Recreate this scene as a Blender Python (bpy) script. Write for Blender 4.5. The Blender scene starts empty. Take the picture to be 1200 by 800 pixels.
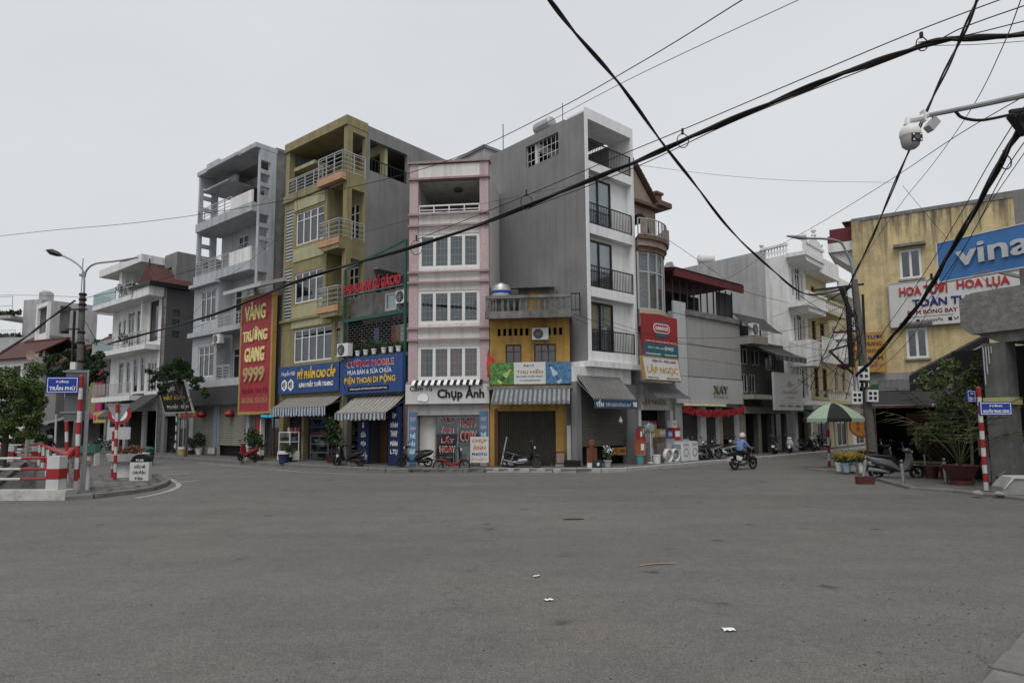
import bpy, bmesh, math, random
from mathutils import Vector, Matrix
from mathutils.geometry import tessellate_polygon
R = math.radians
random.seed(7)
scene = bpy.context.scene
COL = scene.collection

# ------------------------------------------------------------------ camera
FPX, CAMZ = 750.0, 2.0
PITCH, ROLL = math.atan(71/750.0), 0.007
cF = Vector((0, math.cos(PITCH), math.sin(PITCH)))
u0 = Vector((0, -math.sin(PITCH), math.cos(PITCH))); r0 = Vector((1, 0, 0))
cR = math.cos(ROLL)*r0 - math.sin(ROLL)*u0
cU = math.sin(ROLL)*r0 + math.cos(ROLL)*u0
cam = bpy.data.cameras.new('camera')
cam.sensor_fit = 'HORIZONTAL'; cam.sensor_width = 36; cam.lens = 36*FPX/1200
cam.shift_y = 24/1200; cam.clip_end = 2000; cam.clip_start = 0.05
cam_ob = bpy.data.objects.new('camera', cam); COL.objects.link(cam_ob)
cam_ob.matrix_world = Matrix(((cR.x, cU.x, -cF.x, 0), (cR.y, cU.y, -cF.y, 0), (cR.z, cU.z, -cF.z, CAMZ), (0, 0, 0, 1)))
scene.camera = cam_ob

# ------------------------------------------------------------------ sky, sun, exposure
SUN_EL, SUN_AZ = R(58), R(-168)          # azimuth measured from +Y towards +X: behind the viewer
world = bpy.data.worlds.new('World'); scene.world = world; world.use_nodes = True
nt = world.node_tree; nt.nodes.clear()
sky = nt.nodes.new('ShaderNodeTexSky'); sky.sky_type = 'NISHITA'; sky.sun_disc = False
sky.sun_elevation = SUN_EL; sky.sun_rotation = SUN_AZ; sky.air_density = 1.0; sky.dust_density = 6.0; sky.ozone_density = 1.0
hs = nt.nodes.new('ShaderNodeHueSaturation'); hs.inputs['Saturation'].default_value = 0.25
cloud = nt.nodes.new('ShaderNodeMix'); cloud.data_type = 'RGBA'; cloud.inputs[0].default_value = 0.9
tcw = nt.nodes.new('ShaderNodeTexCoord')
mpw = nt.nodes.new('ShaderNodeMapping'); mpw.inputs['Scale'].default_value = (1.0, 1.0, 2.4)
nzw = nt.nodes.new('ShaderNodeTexNoise'); nzw.inputs['Scale'].default_value = 1.3; nzw.inputs['Detail'].default_value = 5
rpw = nt.nodes.new('ShaderNodeValToRGB')
rpw.color_ramp.elements[0].position = 0.3; rpw.color_ramp.elements[0].color = (6.3, 6.52, 6.82, 1)
rpw.color_ramp.elements[1].position = 0.75; rpw.color_ramp.elements[1].color = (7.3, 7.48, 7.72, 1)
bg = nt.nodes.new('ShaderNodeBackground'); bg.inputs['Strength'].default_value = 0.1
wo = nt.nodes.new('ShaderNodeOutputWorld')
L = nt.links.new
L(sky.outputs[0], hs.inputs['Color']); L(hs.outputs[0], cloud.inputs[6])
L(tcw.outputs['Generated'], mpw.inputs[0]); L(mpw.outputs[0], nzw.inputs[0]); L(nzw.outputs[0], rpw.inputs[0])
L(rpw.outputs[0], cloud.inputs[7]); L(cloud.outputs[2], bg.inputs[0]); L(bg.outputs[0], wo.inputs[0])
sl = bpy.data.lights.new('sun', 'SUN'); sl.energy = 1.5; sl.angle = R(35); sl.color = (1, 0.98, 0.95)
so = bpy.data.objects.new('sun', sl); COL.objects.link(so)
sd = Vector((math.sin(SUN_AZ)*math.cos(SUN_EL), math.cos(SUN_AZ)*math.cos(SUN_EL), math.sin(SUN_EL)))
so.rotation_euler = sd.to_track_quat('Z', 'Y').to_euler(); so.location = sd*80
vs = scene.view_settings
vs.view_transform = 'Standard'; vs.look = 'None'; vs.exposure = 0.12; vs.gamma = 1.0; vs.use_curve_mapping = False
scene.render.engine = 'CYCLES'
scene.cycles.max_bounces = 5; scene.cycles.diffuse_bounces = 3; scene.cycles.transparent_max_bounces = 12
scene.cycles.use_denoising = True

# ------------------------------------------------------------------ survey helpers (photo measurement -> metres)
def ray(u, v): return cF + cR*((u-600)/FPX) - cU*((v-424)/FPX)
def at(u, v, Y):
    d = ray(u, v); p = d*(Y/d.y); return Vector((p.x, p.y, p.z+CAMZ))
def gp(u, v, z=0.0):
    d = ray(u, v); t = (z-CAMZ)/d.z; return Vector((d.x*t, d.y*t, z))

# ------------------------------------------------------------------ materials
MATS = {}
def mat(name, col, rough=0.75, var=0.10, scale=2.5, bump=0.0, bscale=30, streak=0.0, metal=0.0, spec=0.3, dirt=(0.05, 0.047, 0.04), grime=0.0, gscale=0.7, top=None):
    if name in MATS: return MATS[name]
    lum = 0.3*col[0]+0.59*col[1]+0.11*col[2]; col = [max(lum+(k-lum)*0.88, 0.001)**1.14 for k in col]
    m = bpy.data.materials.new(name); m.use_nodes = True; t = m.node_tree; N = t.nodes; l = t.links.new
    b = N['Principled BSDF']
    b.inputs['Roughness'].default_value = rough; b.inputs['Metallic'].default_value = metal
    b.inputs['Specular IOR Level'].default_value = spec
    tc = N.new('ShaderNodeTexCoord')
    nz = N.new('ShaderNodeTexNoise'); nz.inputs['Scale'].default_value = scale; nz.inputs['Detail'].default_value = 6; nz.inputs['Roughness'].default_value = 0.65
    l(tc.outputs['Object'], nz.inputs['Vector'])
    mr = N.new('ShaderNodeMapRange'); mr.inputs[1].default_value = 0.3; mr.inputs[2].default_value = 0.7
    mr.inputs[3].default_value = 1-var; mr.inputs[4].default_value = 1+var
    l(nz.outputs[0], mr.inputs[0])
    vm = N.new('ShaderNodeVectorMath'); vm.operation = 'SCALE'; vm.inputs[0].default_value = col[:3]
    l(mr.outputs[0], vm.inputs['Scale'])
    out = vm.outputs[0]
    if streak > 0:
        mp = N.new('ShaderNodeMapping'); mp.inputs['Scale'].default_value = (2.2, 2.2, 0.16)
        l(tc.outputs['Object'], mp.inputs[0])
        n2 = N.new('ShaderNodeTexNoise'); n2.inputs['Scale'].default_value = 1.6; n2.inputs['Detail'].default_value = 7; n2.inputs['Roughness'].default_value = 0.6
        l(mp.outputs[0], n2.inputs['Vector'])
        r2 = N.new('ShaderNodeMapRange'); r2.inputs[1].default_value = 0.47; r2.inputs[2].default_value = 0.72; r2.inputs[3].default_value = 0; r2.inputs[4].default_value = streak
        l(n2.outputs[0], r2.inputs[0])
        mx = N.new('ShaderNodeMix'); mx.data_type = 'RGBA'; mx.inputs[7].default_value = (*dirt, 1)
        l(r2.outputs[0], mx.inputs[0]); l(out, mx.inputs[6]); out = mx.outputs[2]
    if grime > 0:
        n3 = N.new('ShaderNodeTexNoise'); n3.inputs['Scale'].default_value = gscale; n3.inputs['Detail'].default_value = 8; n3.inputs['Roughness'].default_value = 0.7
        l(tc.outputs['Object'], n3.inputs['Vector'])
        r3 = N.new('ShaderNodeMapRange'); r3.inputs[1].default_value = 0.48; r3.inputs[2].default_value = 0.7; r3.inputs[3].default_value = 0; r3.inputs[4].default_value = grime
        l(n3.outputs[0], r3.inputs[0])
        mx = N.new('ShaderNodeMix'); mx.data_type = 'RGBA'; mx.inputs[7].default_value = (*dirt, 1)
        l(r3.outputs[0], mx.inputs[0]); l(out, mx.inputs[6]); out = mx.outputs[2]
    if top:                                   # mould runs below a wet parapet: (z where it fades, z of the parapet, amount)
        sx = N.new('ShaderNodeSeparateXYZ'); l(tc.outputs['Object'], sx.inputs[0])
        mp = N.new('ShaderNodeMapping'); mp.inputs['Scale'].default_value = (1.7, 1.7, 0.12); l(tc.outputs['Object'], mp.inputs[0])
        n5 = N.new('ShaderNodeTexNoise'); n5.inputs['Scale'].default_value = 1.5; n5.inputs['Detail'].default_value = 8; n5.inputs['Roughness'].default_value = 0.7; l(mp.outputs[0], n5.inputs['Vector'])
        g1 = N.new('ShaderNodeMapRange'); g1.inputs[1].default_value = top[0]; g1.inputs[2].default_value = top[1]; g1.inputs[3].default_value = -0.22; g1.inputs[4].default_value = 0.12; l(sx.outputs[2], g1.inputs[0])
        ad = N.new('ShaderNodeMath'); l(g1.outputs[0], ad.inputs[0]); l(n5.outputs[0], ad.inputs[1])
        g2 = N.new('ShaderNodeMapRange'); g2.inputs[1].default_value = 0.5; g2.inputs[2].default_value = 0.66; g2.inputs[3].default_value = 0; g2.inputs[4].default_value = top[2]; l(ad.outputs[0], g2.inputs[0])
        mx = N.new('ShaderNodeMix'); mx.data_type = 'RGBA'; mx.inputs[7].default_value = (0.055, 0.05, 0.042, 1); l(g2.outputs[0], mx.inputs[0]); l(out, mx.inputs[6]); out = mx.outputs[2]
    l(out, b.inputs['Base Color'])
    if bump > 0:
        n4 = N.new('ShaderNodeTexNoise'); n4.inputs['Scale'].default_value = bscale; n4.inputs['Detail'].default_value = 5
        l(tc.outputs['Object'], n4.inputs['Vector'])
        bp = N.new('ShaderNodeBump'); bp.inputs['Strength'].default_value = bump; bp.inputs['Distance'].default_value = 0.02
        l(n4.outputs[0], bp.inputs['Height']); l(bp.outputs[0], b.inputs['Normal'])
    MATS[name] = m; return m

def glass(name, tint=(0.35, 0.38, 0.40), refl=0.16, rough=0.03):
    if name in MATS: return MATS[name]
    m = bpy.data.materials.new(name); m.use_nodes = True; t = m.node_tree; N = t.nodes; l = t.links.new
    N.remove(N['Principled BSDF'])
    tr = N.new('ShaderNodeBsdfTransparent'); tr.inputs[0].default_value = (*tint, 1)
    gl = N.new('ShaderNodeBsdfGlossy'); gl.inputs['Roughness'].default_value = rough; gl.inputs[0].default_value = (0.9, 0.93, 0.95, 1)
    lw = N.new('ShaderNodeLayerWeight'); lw.inputs[0].default_value = 0.25
    mr = N.new('ShaderNodeMapRange'); mr.inputs[3].default_value = refl*0.6; mr.inputs[4].default_value = min(1, refl*4)
    l(lw.outputs['Fresnel'], mr.inputs[0])
    mx = N.new('ShaderNodeMixShader'); l(mr.outputs[0], mx.inputs[0]); l(tr.outputs[0], mx.inputs[1]); l(gl.outputs[0], mx.inputs[2])
    l(mx.outputs[0], N['Material Output'].inputs[0])
    MATS[name] = m; return m

def leafmat(name, c1, c2):
    if name in MATS: return MATS[name]
    m = bpy.data.materials.new(name); m.use_nodes = True; t = m.node_tree; N = t.nodes; l = t.links.new
    b = N['Principled BSDF']; b.inputs['Roughness'].default_value = 0.6; b.inputs['Specular IOR Level'].default_value = 0.3
    tc = N.new('ShaderNodeTexCoord')
    nz = N.new('ShaderNodeTexNoise'); nz.inputs['Scale'].default_value = 1.6; nz.inputs['Detail'].default_value = 6; nz.inputs['Roughness'].default_value = 0.8
    l(tc.outputs['Object'], nz.inputs['Vector'])
    rp = N.new('ShaderNodeValToRGB'); rp.color_ramp.elements[0].position = 0.35; rp.color_ramp.elements[0].color = (*c1, 1)
    rp.color_ramp.elements[1].position = 0.68; rp.color_ramp.elements[1].color = (*c2, 1)
    l(nz.outputs[0], rp.inputs[0]); l(rp.outputs[0], b.inputs['Base Color'])
    MATS[name] = m; return m

def stripemat(name, c1, c2, period, axis=0):
    """woven awning stripes: the cloth itself is striped"""
    if name in MATS: return MATS[name]
    m = bpy.data.materials.new(name); m.use_nodes = True; t = m.node_tree; N = t.nodes; l = t.links.new
    b = N['Principled BSDF']; b.inputs['Roughness'].default_value = 0.8; b.inputs['Specular IOR Level'].default_value = 0.15
    tc = N.new('ShaderNodeTexCoord'); sp = N.new('ShaderNodeSeparateXYZ'); l(tc.outputs['Object'], sp.inputs[0])
    md = N.new('ShaderNodeMath'); md.operation = 'PINGPONG'; md.inputs[1].default_value = period/2; l(sp.outputs[axis], md.inputs[0])
    gt = N.new('ShaderNodeMath'); gt.operation = 'GREATER_THAN'; gt.inputs[1].default_value = period/4; l(md.outputs[0], gt.inputs[0])
    nz = N.new('ShaderNodeTexNoise'); nz.inputs['Scale'].default_value = 4; nz.inputs['Detail'].default_value = 6; l(tc.outputs['Object'], nz.inputs['Vector'])
    mr = N.new('ShaderNodeMapRange'); mr.inputs[3].default_value = 0.6; mr.inputs[4].default_value = 1.2; l(nz.outputs[0], mr.inputs[0])
    mx = N.new('ShaderNodeMix'); mx.data_type = 'RGBA'; mx.inputs[6].default_value = (*c1, 1); mx.inputs[7].default_value = (*c2, 1)
    l(gt.outputs[0], mx.inputs[0])
    vm = N.new('ShaderNodeVectorMath'); vm.operation = 'SCALE'; l(mx.outputs[2], vm.inputs[0]); l(mr.outputs[0], vm.inputs['Scale'])
    l(vm.outputs[0], b.inputs['Base Color'])
    MATS[name] = m; return m

def asphaltmat():
    m = bpy.data.materials.new('asphalt'); m.use_nodes = True; t = m.node_tree; N = t.nodes; l = t.links.new
    b = N['Principled BSDF']; b.inputs['Specular IOR Level'].default_value = 0.25
    tc = N.new('ShaderNodeTexCoord')
    def noise(scale, detail, rough=0.6, mapping=None):
        n = N.new('ShaderNodeTexNoise'); n.inputs['Scale'].default_value = scale; n.inputs['Detail'].default_value = detail; n.inputs['Roughness'].default_value = rough
        if mapping:
            mp = N.new('ShaderNodeMapping'); mp.inputs['Scale'].default_value = mapping[0]; mp.inputs['Rotation'].default_value = mapping[1]
            l(tc.outputs['Object'], mp.inputs[0]); l(mp.outputs[0], n.inputs['Vector'])
        else: l(tc.outputs['Object'], n.inputs['Vector'])
        return n
    def rng(s, a, b_, c, d):
        r = N.new('ShaderNodeMapRange'); r.inputs[1].default_value = a; r.inputs[2].default_value = b_; r.inputs[3].default_value = c; r.inputs[4].default_value = d
        l(s, r.inputs[0]); return r.outputs[0]
    def mul(a, b_):
        n = N.new('ShaderNodeMath'); n.operation = 'MULTIPLY'; l(a, n.inputs[0]); l(b_, n.inputs[1]); return n.outputs[0]
    big = rng(noise(0.11, 4).outputs[0], 0.3, 0.7, 0.90, 1.10)
    lanes = rng(noise(0.5, 4, 0.6, ((0.12, 1, 1), (0, 0, R(20)))).outputs[0], 0.35, 0.65, 0.92, 1.08)
    patch = rng(noise(1.4, 6, 0.7).outputs[0], 0.3, 0.7, 0.90, 1.09)
    grit = mul(rng(noise(42, 4, 0.95).outputs[0], 0.36, 0.64, 0.5, 1.55), rng(noise(9, 5, 0.85).outputs[0], 0.35, 0.65, 0.84, 1.16))
    st = N.new('ShaderNodeTexVoronoi'); st.inputs['Scale'].default_value = 1.1; st.inputs['Randomness'].default_value = 1
    mpv = N.new('ShaderNodeMapping'); l(tc.outputs['Object'], mpv.inputs[0])
    ad = N.new('ShaderNodeVectorMath'); ad.operation = 'ADD'
    nv = noise(3.0, 4); sc_ = N.new('ShaderNodeVectorMath'); sc_.operation = 'SCALE'; sc_.inputs['Scale'].default_value = 0.35
    l(nv.outputs['Color'], sc_.inputs[0]); l(mpv.outputs[0], ad.inputs[0]); l(sc_.outputs[0], ad.inputs[1]); l(ad.outputs[0], st.inputs['Vector'])
    spots = rng(st.outputs['Distance'], 0.05, 0.16, 0.5, 1.0)
    # only some of the drips
    keep = rng(noise(0.5, 3).outputs[0], 0.46, 0.54, 0, 1)
    one = N.new('ShaderNodeMix'); one.data_type = 'FLOAT'; one.inputs[2].default_value = 1.0
    l(keep, one.inputs[0]); l(spots, one.inputs[3])
    ce = N.new('ShaderNodeTexVoronoi'); ce.feature = 'DISTANCE_TO_EDGE'; ce.inputs['Scale'].default_value = 0.22
    a2 = N.new('ShaderNodeVectorMath'); a2.operation = 'ADD'; n7 = noise(0.8, 6, 0.7); s7 = N.new('ShaderNodeVectorMath'); s7.operation = 'SCALE'; s7.inputs['Scale'].default_value = 2.2
    l(n7.outputs['Color'], s7.inputs[0]); l(tc.outputs['Object'], a2.inputs[0]); l(s7.outputs[0], a2.inputs[1]); l(a2.outputs[0], ce.inputs['Vector'])
    crk = N.new('ShaderNodeMix'); crk.data_type = 'FLOAT'; crk.inputs[3].default_value = 1.0
    l(rng(ce.outputs['Distance'], 0.0, 0.006, 0.68, 1.0), crk.inputs[2]); l(rng(noise(0.4, 3).outputs[0], 0.42, 0.55, 0, 1), crk.inputs[0])
    k = mul(mul(mul(mul(big, lanes), mul(patch, grit)), one.outputs[0]), crk.outputs[0])
    warm = N.new('ShaderNodeMix'); warm.data_type = 'RGBA'; warm.inputs[6].default_value = (0.124, 0.120, 0.115, 1); warm.inputs[7].default_value = (0.126, 0.117, 0.107, 1)
    l(rng(noise(0.22, 5).outputs[0], 0.4, 0.65, 0, 1), warm.inputs[0])
    vm = N.new('ShaderNodeVectorMath'); vm.operation = 'SCALE'; l(warm.outputs[2], vm.inputs[0]); l(k, vm.inputs['Scale'])
    l(vm.outputs[0], b.inputs['Base Color'])
    l(rng(noise(0.6, 4).outputs[0], 0.3, 0.7, 0.75, 0.95), b.inputs['Roughness'])
    bp = N.new('ShaderNodeBump'); bp.inputs['Strength'].default_value = 0.5; bp.inputs['Distance'].default_value = 0.01
    l(noise(110, 3, 0.7).outputs[0], bp.inputs['Height']); l(bp.outputs[0], b.inputs['Normal'])
    MATS['asphalt'] = m; return m

# ------------------------------------------------------------------ mesh builder
SPLIT = {'slabs': 'slab', 'ground_pillars': 'ground_pillar', 'white_balcony': 'white_balcony', 'parapet_panel': 'parapet_panel', 'pink_pillars': 'pink_pillar', 'ledge': 'ledge', 'frame_fins': 'frame_fin', 'corner_column': 'corner_column',
         'pillars': 'pillar', 'inner_slabs': 'inner_slab', 'rear_walls': 'rear_wall', 'side_walls': 'side_wall', 'hidden_walls': 'rear_wall', 'balcony_slab': 'balcony_slab', 'poles': 'pole', 'roof_slab': 'roof_slab', 'legs': 'leg', 'terrace_pier': 'terrace_pier', 'white_side_wall': 'white_side_wall', 'terrace_posts': 'terrace_post', 'roof_coping': 'roof_coping', 'red_door_surround': 'door_surround', 'blades': 'blade', 'eaves': 'eaves', 'teal_logo_blocks': 'logo_block', 'support_frame': 'support_bar', 'cloth_strip': 'cloth'}
class MB:
    def __init__(s): s.v = []; s.f = []; s.g = []
    def add(s, vs_, fs):
        s.g.append((len(s.v), len(s.f))); n = len(s.v); s.v += [tuple(p) for p in vs_]; s.f += [tuple(i+n for i in f) for f in fs]; return s
    def box(s, x0, x1, y0, y1, z0, z1):
        return s.add([(x0, y0, z0), (x1, y0, z0), (x1, y1, z0), (x0, y1, z0), (x0, y0, z1), (x1, y0, z1), (x1, y1, z1), (x0, y1, z1)],
                     [(0, 3, 2, 1), (4, 5, 6, 7), (0, 1, 5, 4), (1, 2, 6, 5), (2, 3, 7, 6), (3, 0, 4, 7)])
    def bar(s, p, q, w, h=None):
        p, q = Vector(p), Vector(q); h = h or w; d = (q-p)
        if d.length < 1e-6: return s
        d.normalize(); up = Vector((0, 0, 1)) if abs(d.z) < 0.95 else Vector((0, 1, 0))
        a = d.cross(up).normalized()*(w/2); b = a.cross(d).normalized()*(h/2)
        return s.add([p-a-b, p+a-b, p+a+b, p-a+b, q-a-b, q+a-b, q+a+b, q-a+b], [(0, 1, 2, 3), (7, 6, 5, 4), (0, 4, 5, 1), (1, 5, 6, 2), (2, 6, 7, 3), (3, 7, 4, 0)])
    def tube(s, pts, r, n=6, cap=True):
        pts = [Vector(p) for p in pts]; rs = r if isinstance(r, (list, tuple)) else [r]*len(pts)
        rings = []; a = None
        for i, p in enumerate(pts):
            d = (pts[min(i+1, len(pts)-1)]-pts[max(i-1, 0)]).normalized()
            if a is None:
                up = Vector((0, 0, 1)) if abs(d.z) < 0.9 else Vector((1, 0, 0)); a = d.cross(up).normalized()
            a = (a-d*a.dot(d)).normalized(); b = d.cross(a)
            rings.append([p+(a*math.cos(2*math.pi*k/n)+b*math.sin(2*math.pi*k/n))*rs[i] for k in range(n)])
        vs_ = [q for g in rings for q in g]; fs = []
        for i in range(len(pts)-1):
            for k in range(n): fs.append((i*n+k, i*n+(k+1) % n, (i+1)*n+(k+1) % n, (i+1)*n+k))
        if cap: fs += [tuple(range(n-1, -1, -1)), tuple((len(pts)-1)*n+k for k in range(n))]
        return s.add(vs_, fs)
    def lathe(s, prof, n=14, c=(0, 0, 0), axis='z', arc=None):
        vs_ = []; fs = []; m = len(prof)
        for k in range(n):
            a = 2*math.pi*k/n
            for (r, h) in prof:
                x, y, z = r*math.cos(a), r*math.sin(a), h
                if axis == 'y': x, y, z = x, h, y
                if axis == 'x': x, y, z = h, x, y
                vs_.append((c[0]+x, c[1]+y, c[2]+z))
        for k in range(n):
            for i in range(m-1):
                fs.append((k*m+i, ((k+1) % n)*m+i, ((k+1) % n)*m+i+1, k*m+i+1))
        return s.add(vs_, fs)
    def prism(s, poly, y0, y1, plane='xz'):
        n = len(poly)
        def P(a, b, h):
            return (a, h, b) if plane == 'xz' else ((a, b, h) if plane == 'xy' else (h, a, b))
        vs_ = [P(a, b, y0) for a, b in poly]+[P(a, b, y1) for a, b in poly]
        tri = [tuple(range(n))] if n < 9 else [tuple(t_) for t_ in tessellate_polygon([[Vector((a, b, 0)) for a, b in poly]])]
        fs = tri+[tuple(i+n for i in reversed(t_)) for t_ in tri]+[(i, i+n, (i+1) % n+n, (i+1) % n) for i in range(n)]
        return s.add(vs_, fs)
    def quad(s, *p): return s.add(p, [tuple(range(len(p)))])
    def loft(s, secs, n=10, e=2.5):
        """sections (x, zc, half_width, half_height) along x, or with an explicit y centre"""
        vs_ = []; fs = []
        for sec in secs:
            x, zc, w, h = sec[:4]
            for k in range(n):
                a = 2*math.pi*(k+0.5)/n; ca, sa = math.cos(a), math.sin(a)
                vs_.append((x, w*math.copysign(abs(ca)**(2/e), ca), zc+h*math.copysign(abs(sa)**(2/e), sa)))
        for i in range(len(secs)-1):
            for k in range(n): fs.append((i*n+k, i*n+(k+1) % n, (i+1)*n+(k+1) % n, (i+1)*n+k))
        fs += [tuple(range(n-1, -1, -1)), tuple((len(secs)-1)*n+k for k in range(n))]
        return s.add(vs_, fs)
    def wall(s, x0, x1, z0, z1, y0, y1, holes=(), side=False):
        """wall slab in the xz plane (or yz when side) with rectangular openings"""
        xs = sorted({x0, x1, *[min(max(h[i], x0), x1) for h in holes for i in (0, 1)]})
        zs = sorted({z0, z1, *[min(max(h[i], z0), z1) for h in holes for i in (2, 3)]})
        def P(x, y, z): return (y, x, z) if side else (x, y, z)
        solid = {}
        for i in range(len(xs)-1):
            for j in range(len(zs)-1):
                cx, cz = (xs[i]+xs[i+1])/2, (zs[j]+zs[j+1])/2
                solid[i, j] = not any(h[0] < cx < h[1] and h[2] < cz < h[3] for h in holes)
        for (i, j), ok in solid.items():
            if not ok: continue
            a, b, c, d = xs[i], xs[i+1], zs[j], zs[j+1]
            s.quad(P(a, y0, c), P(b, y0, c), P(b, y0, d), P(a, y0, d)); s.quad(P(a, y1, c), P(a, y1, d), P(b, y1, d), P(b, y1, c))
            if not solid.get((i-1, j)): s.quad(P(a, y0, c), P(a, y0, d), P(a, y1, d), P(a, y1, c))
            if not solid.get((i+1, j)): s.quad(P(b, y0, c), P(b, y1, c), P(b, y1, d), P(b, y0, d))
            if not solid.get((i, j-1)): s.quad(P(a, y0, c), P(a, y1, c), P(b, y1, c), P(b, y0, c))
            if not solid.get((i, j+1)): s.quad(P(a, y0, d), P(b, y0, d), P(b, y1, d), P(a, y1, d))
        return s
    def xf(s, M):
        s.v = [tuple(M @ Vector(p)) for p in s.v]; return s
    def build(s, name, material, parent=None, smooth=False, loc=None, fix=True):
        if name in SPLIT and len(s.g) > 1 and len(s.f) == 6*len(s.g):
            ends = s.g[1:]+[(len(s.v), len(s.f))]
            for (a, c), (b_, d) in zip(s.g, ends):
                m = MB(); m.v = s.v[a:b_]; m.f = [tuple(i-a for i in f) for f in s.f[c:d]]; m.g = [(0, 0)]; o = m.build(SPLIT[name], material, parent)
            return o
        me = bpy.data.meshes.new(name); me.from_pydata(s.v, [], s.f)
        if fix and len(s.f) < 60000:
            bm = bmesh.new(); bm.from_mesh(me); bmesh.ops.recalc_face_normals(bm, faces=bm.faces); bm.to_mesh(me); bm.free()
        me.materials.append(material)
        if smooth:
            for p in me.polygons: p.use_smooth = True
            try: me.set_sharp_from_angle(angle=R(38))
            except Exception: pass
        o = bpy.data.objects.new(name, me); COL.objects.link(o)
        if parent is not None: o.parent = parent
        if loc is not None: o.location = loc
        return o

def tag(o, label=None, cat=None, group=None, kind=None):
    if label: o['label'] = label
    if cat: o['category'] = cat
    if group: o['group'] = group
    if kind: o['kind'] = kind
    return o
def thing(name, label, cat, loc=(0, 0, 0), rz=0.0, group=None, parent=None):
    o = bpy.data.objects.new(name, None); COL.objects.link(o); o.empty_display_size = 0.2
    o.location = loc; o.rotation_euler = (0, 0, rz)
    return tag(o, label, cat, group)
def kids(o): return KID.get(o.name, [])
KID = {}
def copy_tree(o, loc=None, rz=None, label=None, group=None, parent=None):
    c = o.copy(); COL.objects.link(c); c.parent = parent
    if loc is not None: c.location = loc
    if rz is not None: c.rotation_euler = (0, 0, rz)
    if label: c['label'] = label
    if group: c['group'] = group
    for ch in list(o.children): copy_tree(ch, parent=c)
    return c

# lettering: real letter shapes, cut flat and laid 6 mm proud of the board
def text_mesh(body, bold=0.02, shear=0.0, spacing=1.0, extrude=0.0):
    c = bpy.data.curves.new('lettering', 'FONT'); c.body = body; c.resolution_u = 2; c.offset = bold; c.shear = shear; c.space_character = spacing
    c.extrude = extrude
    o = bpy.data.objects.new('lettering', c)
    me = bpy.data.meshes.new_from_object(o); bpy.data.objects.remove(o); bpy.data.curves.remove(c)
    return me
def text(parent, body, x0, x1, z0, z1, y, m, bold=0.02, shear=0.0, spacing=1.0, name='lettering', depth=0.0, tilt=0.0, M=None):
    me = text_mesh(body, 0.0, shear, spacing)
    co = [v.co.copy() for v in me.vertices]
    if not co: return None
    ax, bx = min(p.x for p in co), max(p.x for p in co); ay, by = min(p.y for p in co), max(p.y for p in co)
    bm = bmesh.new(); bold = min(max(bold, 0), 0.03); ax -= bold; bx += bold; ay -= bold*0.6; by += bold*0.6
    shifts = [(0, 0)] if bold < 0.005 else [(0, 0), (-bold, 0.6*bold), (bold, 0.6*bold), (-bold, -0.6*bold), (bold, -0.6*bold)]
    for k, (dx, dy) in enumerate(shifts):           # heavier strokes: the glyphs stacked a little apart, each 0.8 mm behind the last
        n0 = len(bm.verts); bm.from_mesh(me); bm.verts.ensure_lookup_table()
        for v in bm.verts[n0:]:
            v.co = Vector((x0+(v.co.x+dx-ax)/(bx-ax)*(x1-x0), y-0.0008*k, z0+(v.co.y+dy-ay)/(by-ay)*(z1-z0)))
    if depth > 0:
        geo = bmesh.ops.extrude_face_region(bm, geom=bm.faces[:])
        for v in [g for g in geo['geom'] if isinstance(g, bmesh.types.BMVert)]: v.co.y -= depth
        bmesh.ops.recalc_face_normals(bm, faces=bm.faces)
    if M is not None: bm.transform(M)
    bm.to_mesh(me); bm.free(); me.materials.clear(); me.materials.append(m)
    o = bpy.data.objects.new(name, me); COL.objects.link(o); o.parent = parent
    return o

def spline(pts, n=8):
    pts = [Vector(p) for p in pts]; out = []
    for i in range(len(pts)-1):
        p0 = pts[i-1] if i else pts[i]*2-pts[i+1]; p1, p2 = pts[i], pts[i+1]; p3 = pts[i+2] if i+2 < len(pts) else p2*2-p1
        for k in range(n):
            t = k/n; out.append(0.5*((2*p1)+(p2-p0)*t+(2*p0-5*p1+4*p2-p3)*t*t+(3*p1-p0-3*p2+p3)*t**3))
    out.append(pts[-1]); return out
# ------------------------------------------------------------------ palette
WHITE = mat('white_paint', (0.72, 0.72, 0.71), var=0.08, streak=0.4, bump=0.05, grime=0.12, gscale=0.5, dirt=(0.16, 0.155, 0.145))
WHITE2 = mat('clean_white_render', (0.74, 0.74, 0.74), var=0.05, streak=0.2, bump=0.04)
FRAMEW = mat('white_window_frame', (0.70, 0.70, 0.69), rough=0.5, var=0.04)
CEMENT = mat('bare_cement_render', (0.245, 0.243, 0.245), var=0.2, scale=0.6, streak=0.45, bump=0.25, bscale=6, grime=0.3, gscale=0.3, dirt=(0.11, 0.108, 0.105))
CEMENTL = mat('light_cement_render', (0.43, 0.43, 0.435), var=0.14, scale=0.6, streak=0.3, bump=0.15, grime=0.18, gscale=0.4)
DIRTY = mat('weathered_concrete', (0.22, 0.215, 0.205), var=0.25, scale=1.8, streak=0.65, bump=0.4, grime=0.6, gscale=1.2)
CONC = mat('concrete', (0.30, 0.295, 0.285), var=0.15, scale=4, streak=0.3, bump=0.3)
GBLUE = mat('grey_blue_paint', (0.45, 0.468, 0.49), var=0.09, streak=0.42, bump=0.05, grime=0.12, dirt=(0.09, 0.09, 0.09))
OLIVE = mat('olive_paint', (0.30, 0.262, 0.13), var=0.12, streak=0.45, bump=0.06, grime=0.15)
OLIVEL = mat('pale_olive_panel', (0.42, 0.40, 0.235), var=0.1, streak=0.25, bump=0.05)
ORANGE = mat('faded_orange_edge', (0.52, 0.30, 0.18), var=0.15, streak=0.2)
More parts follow.
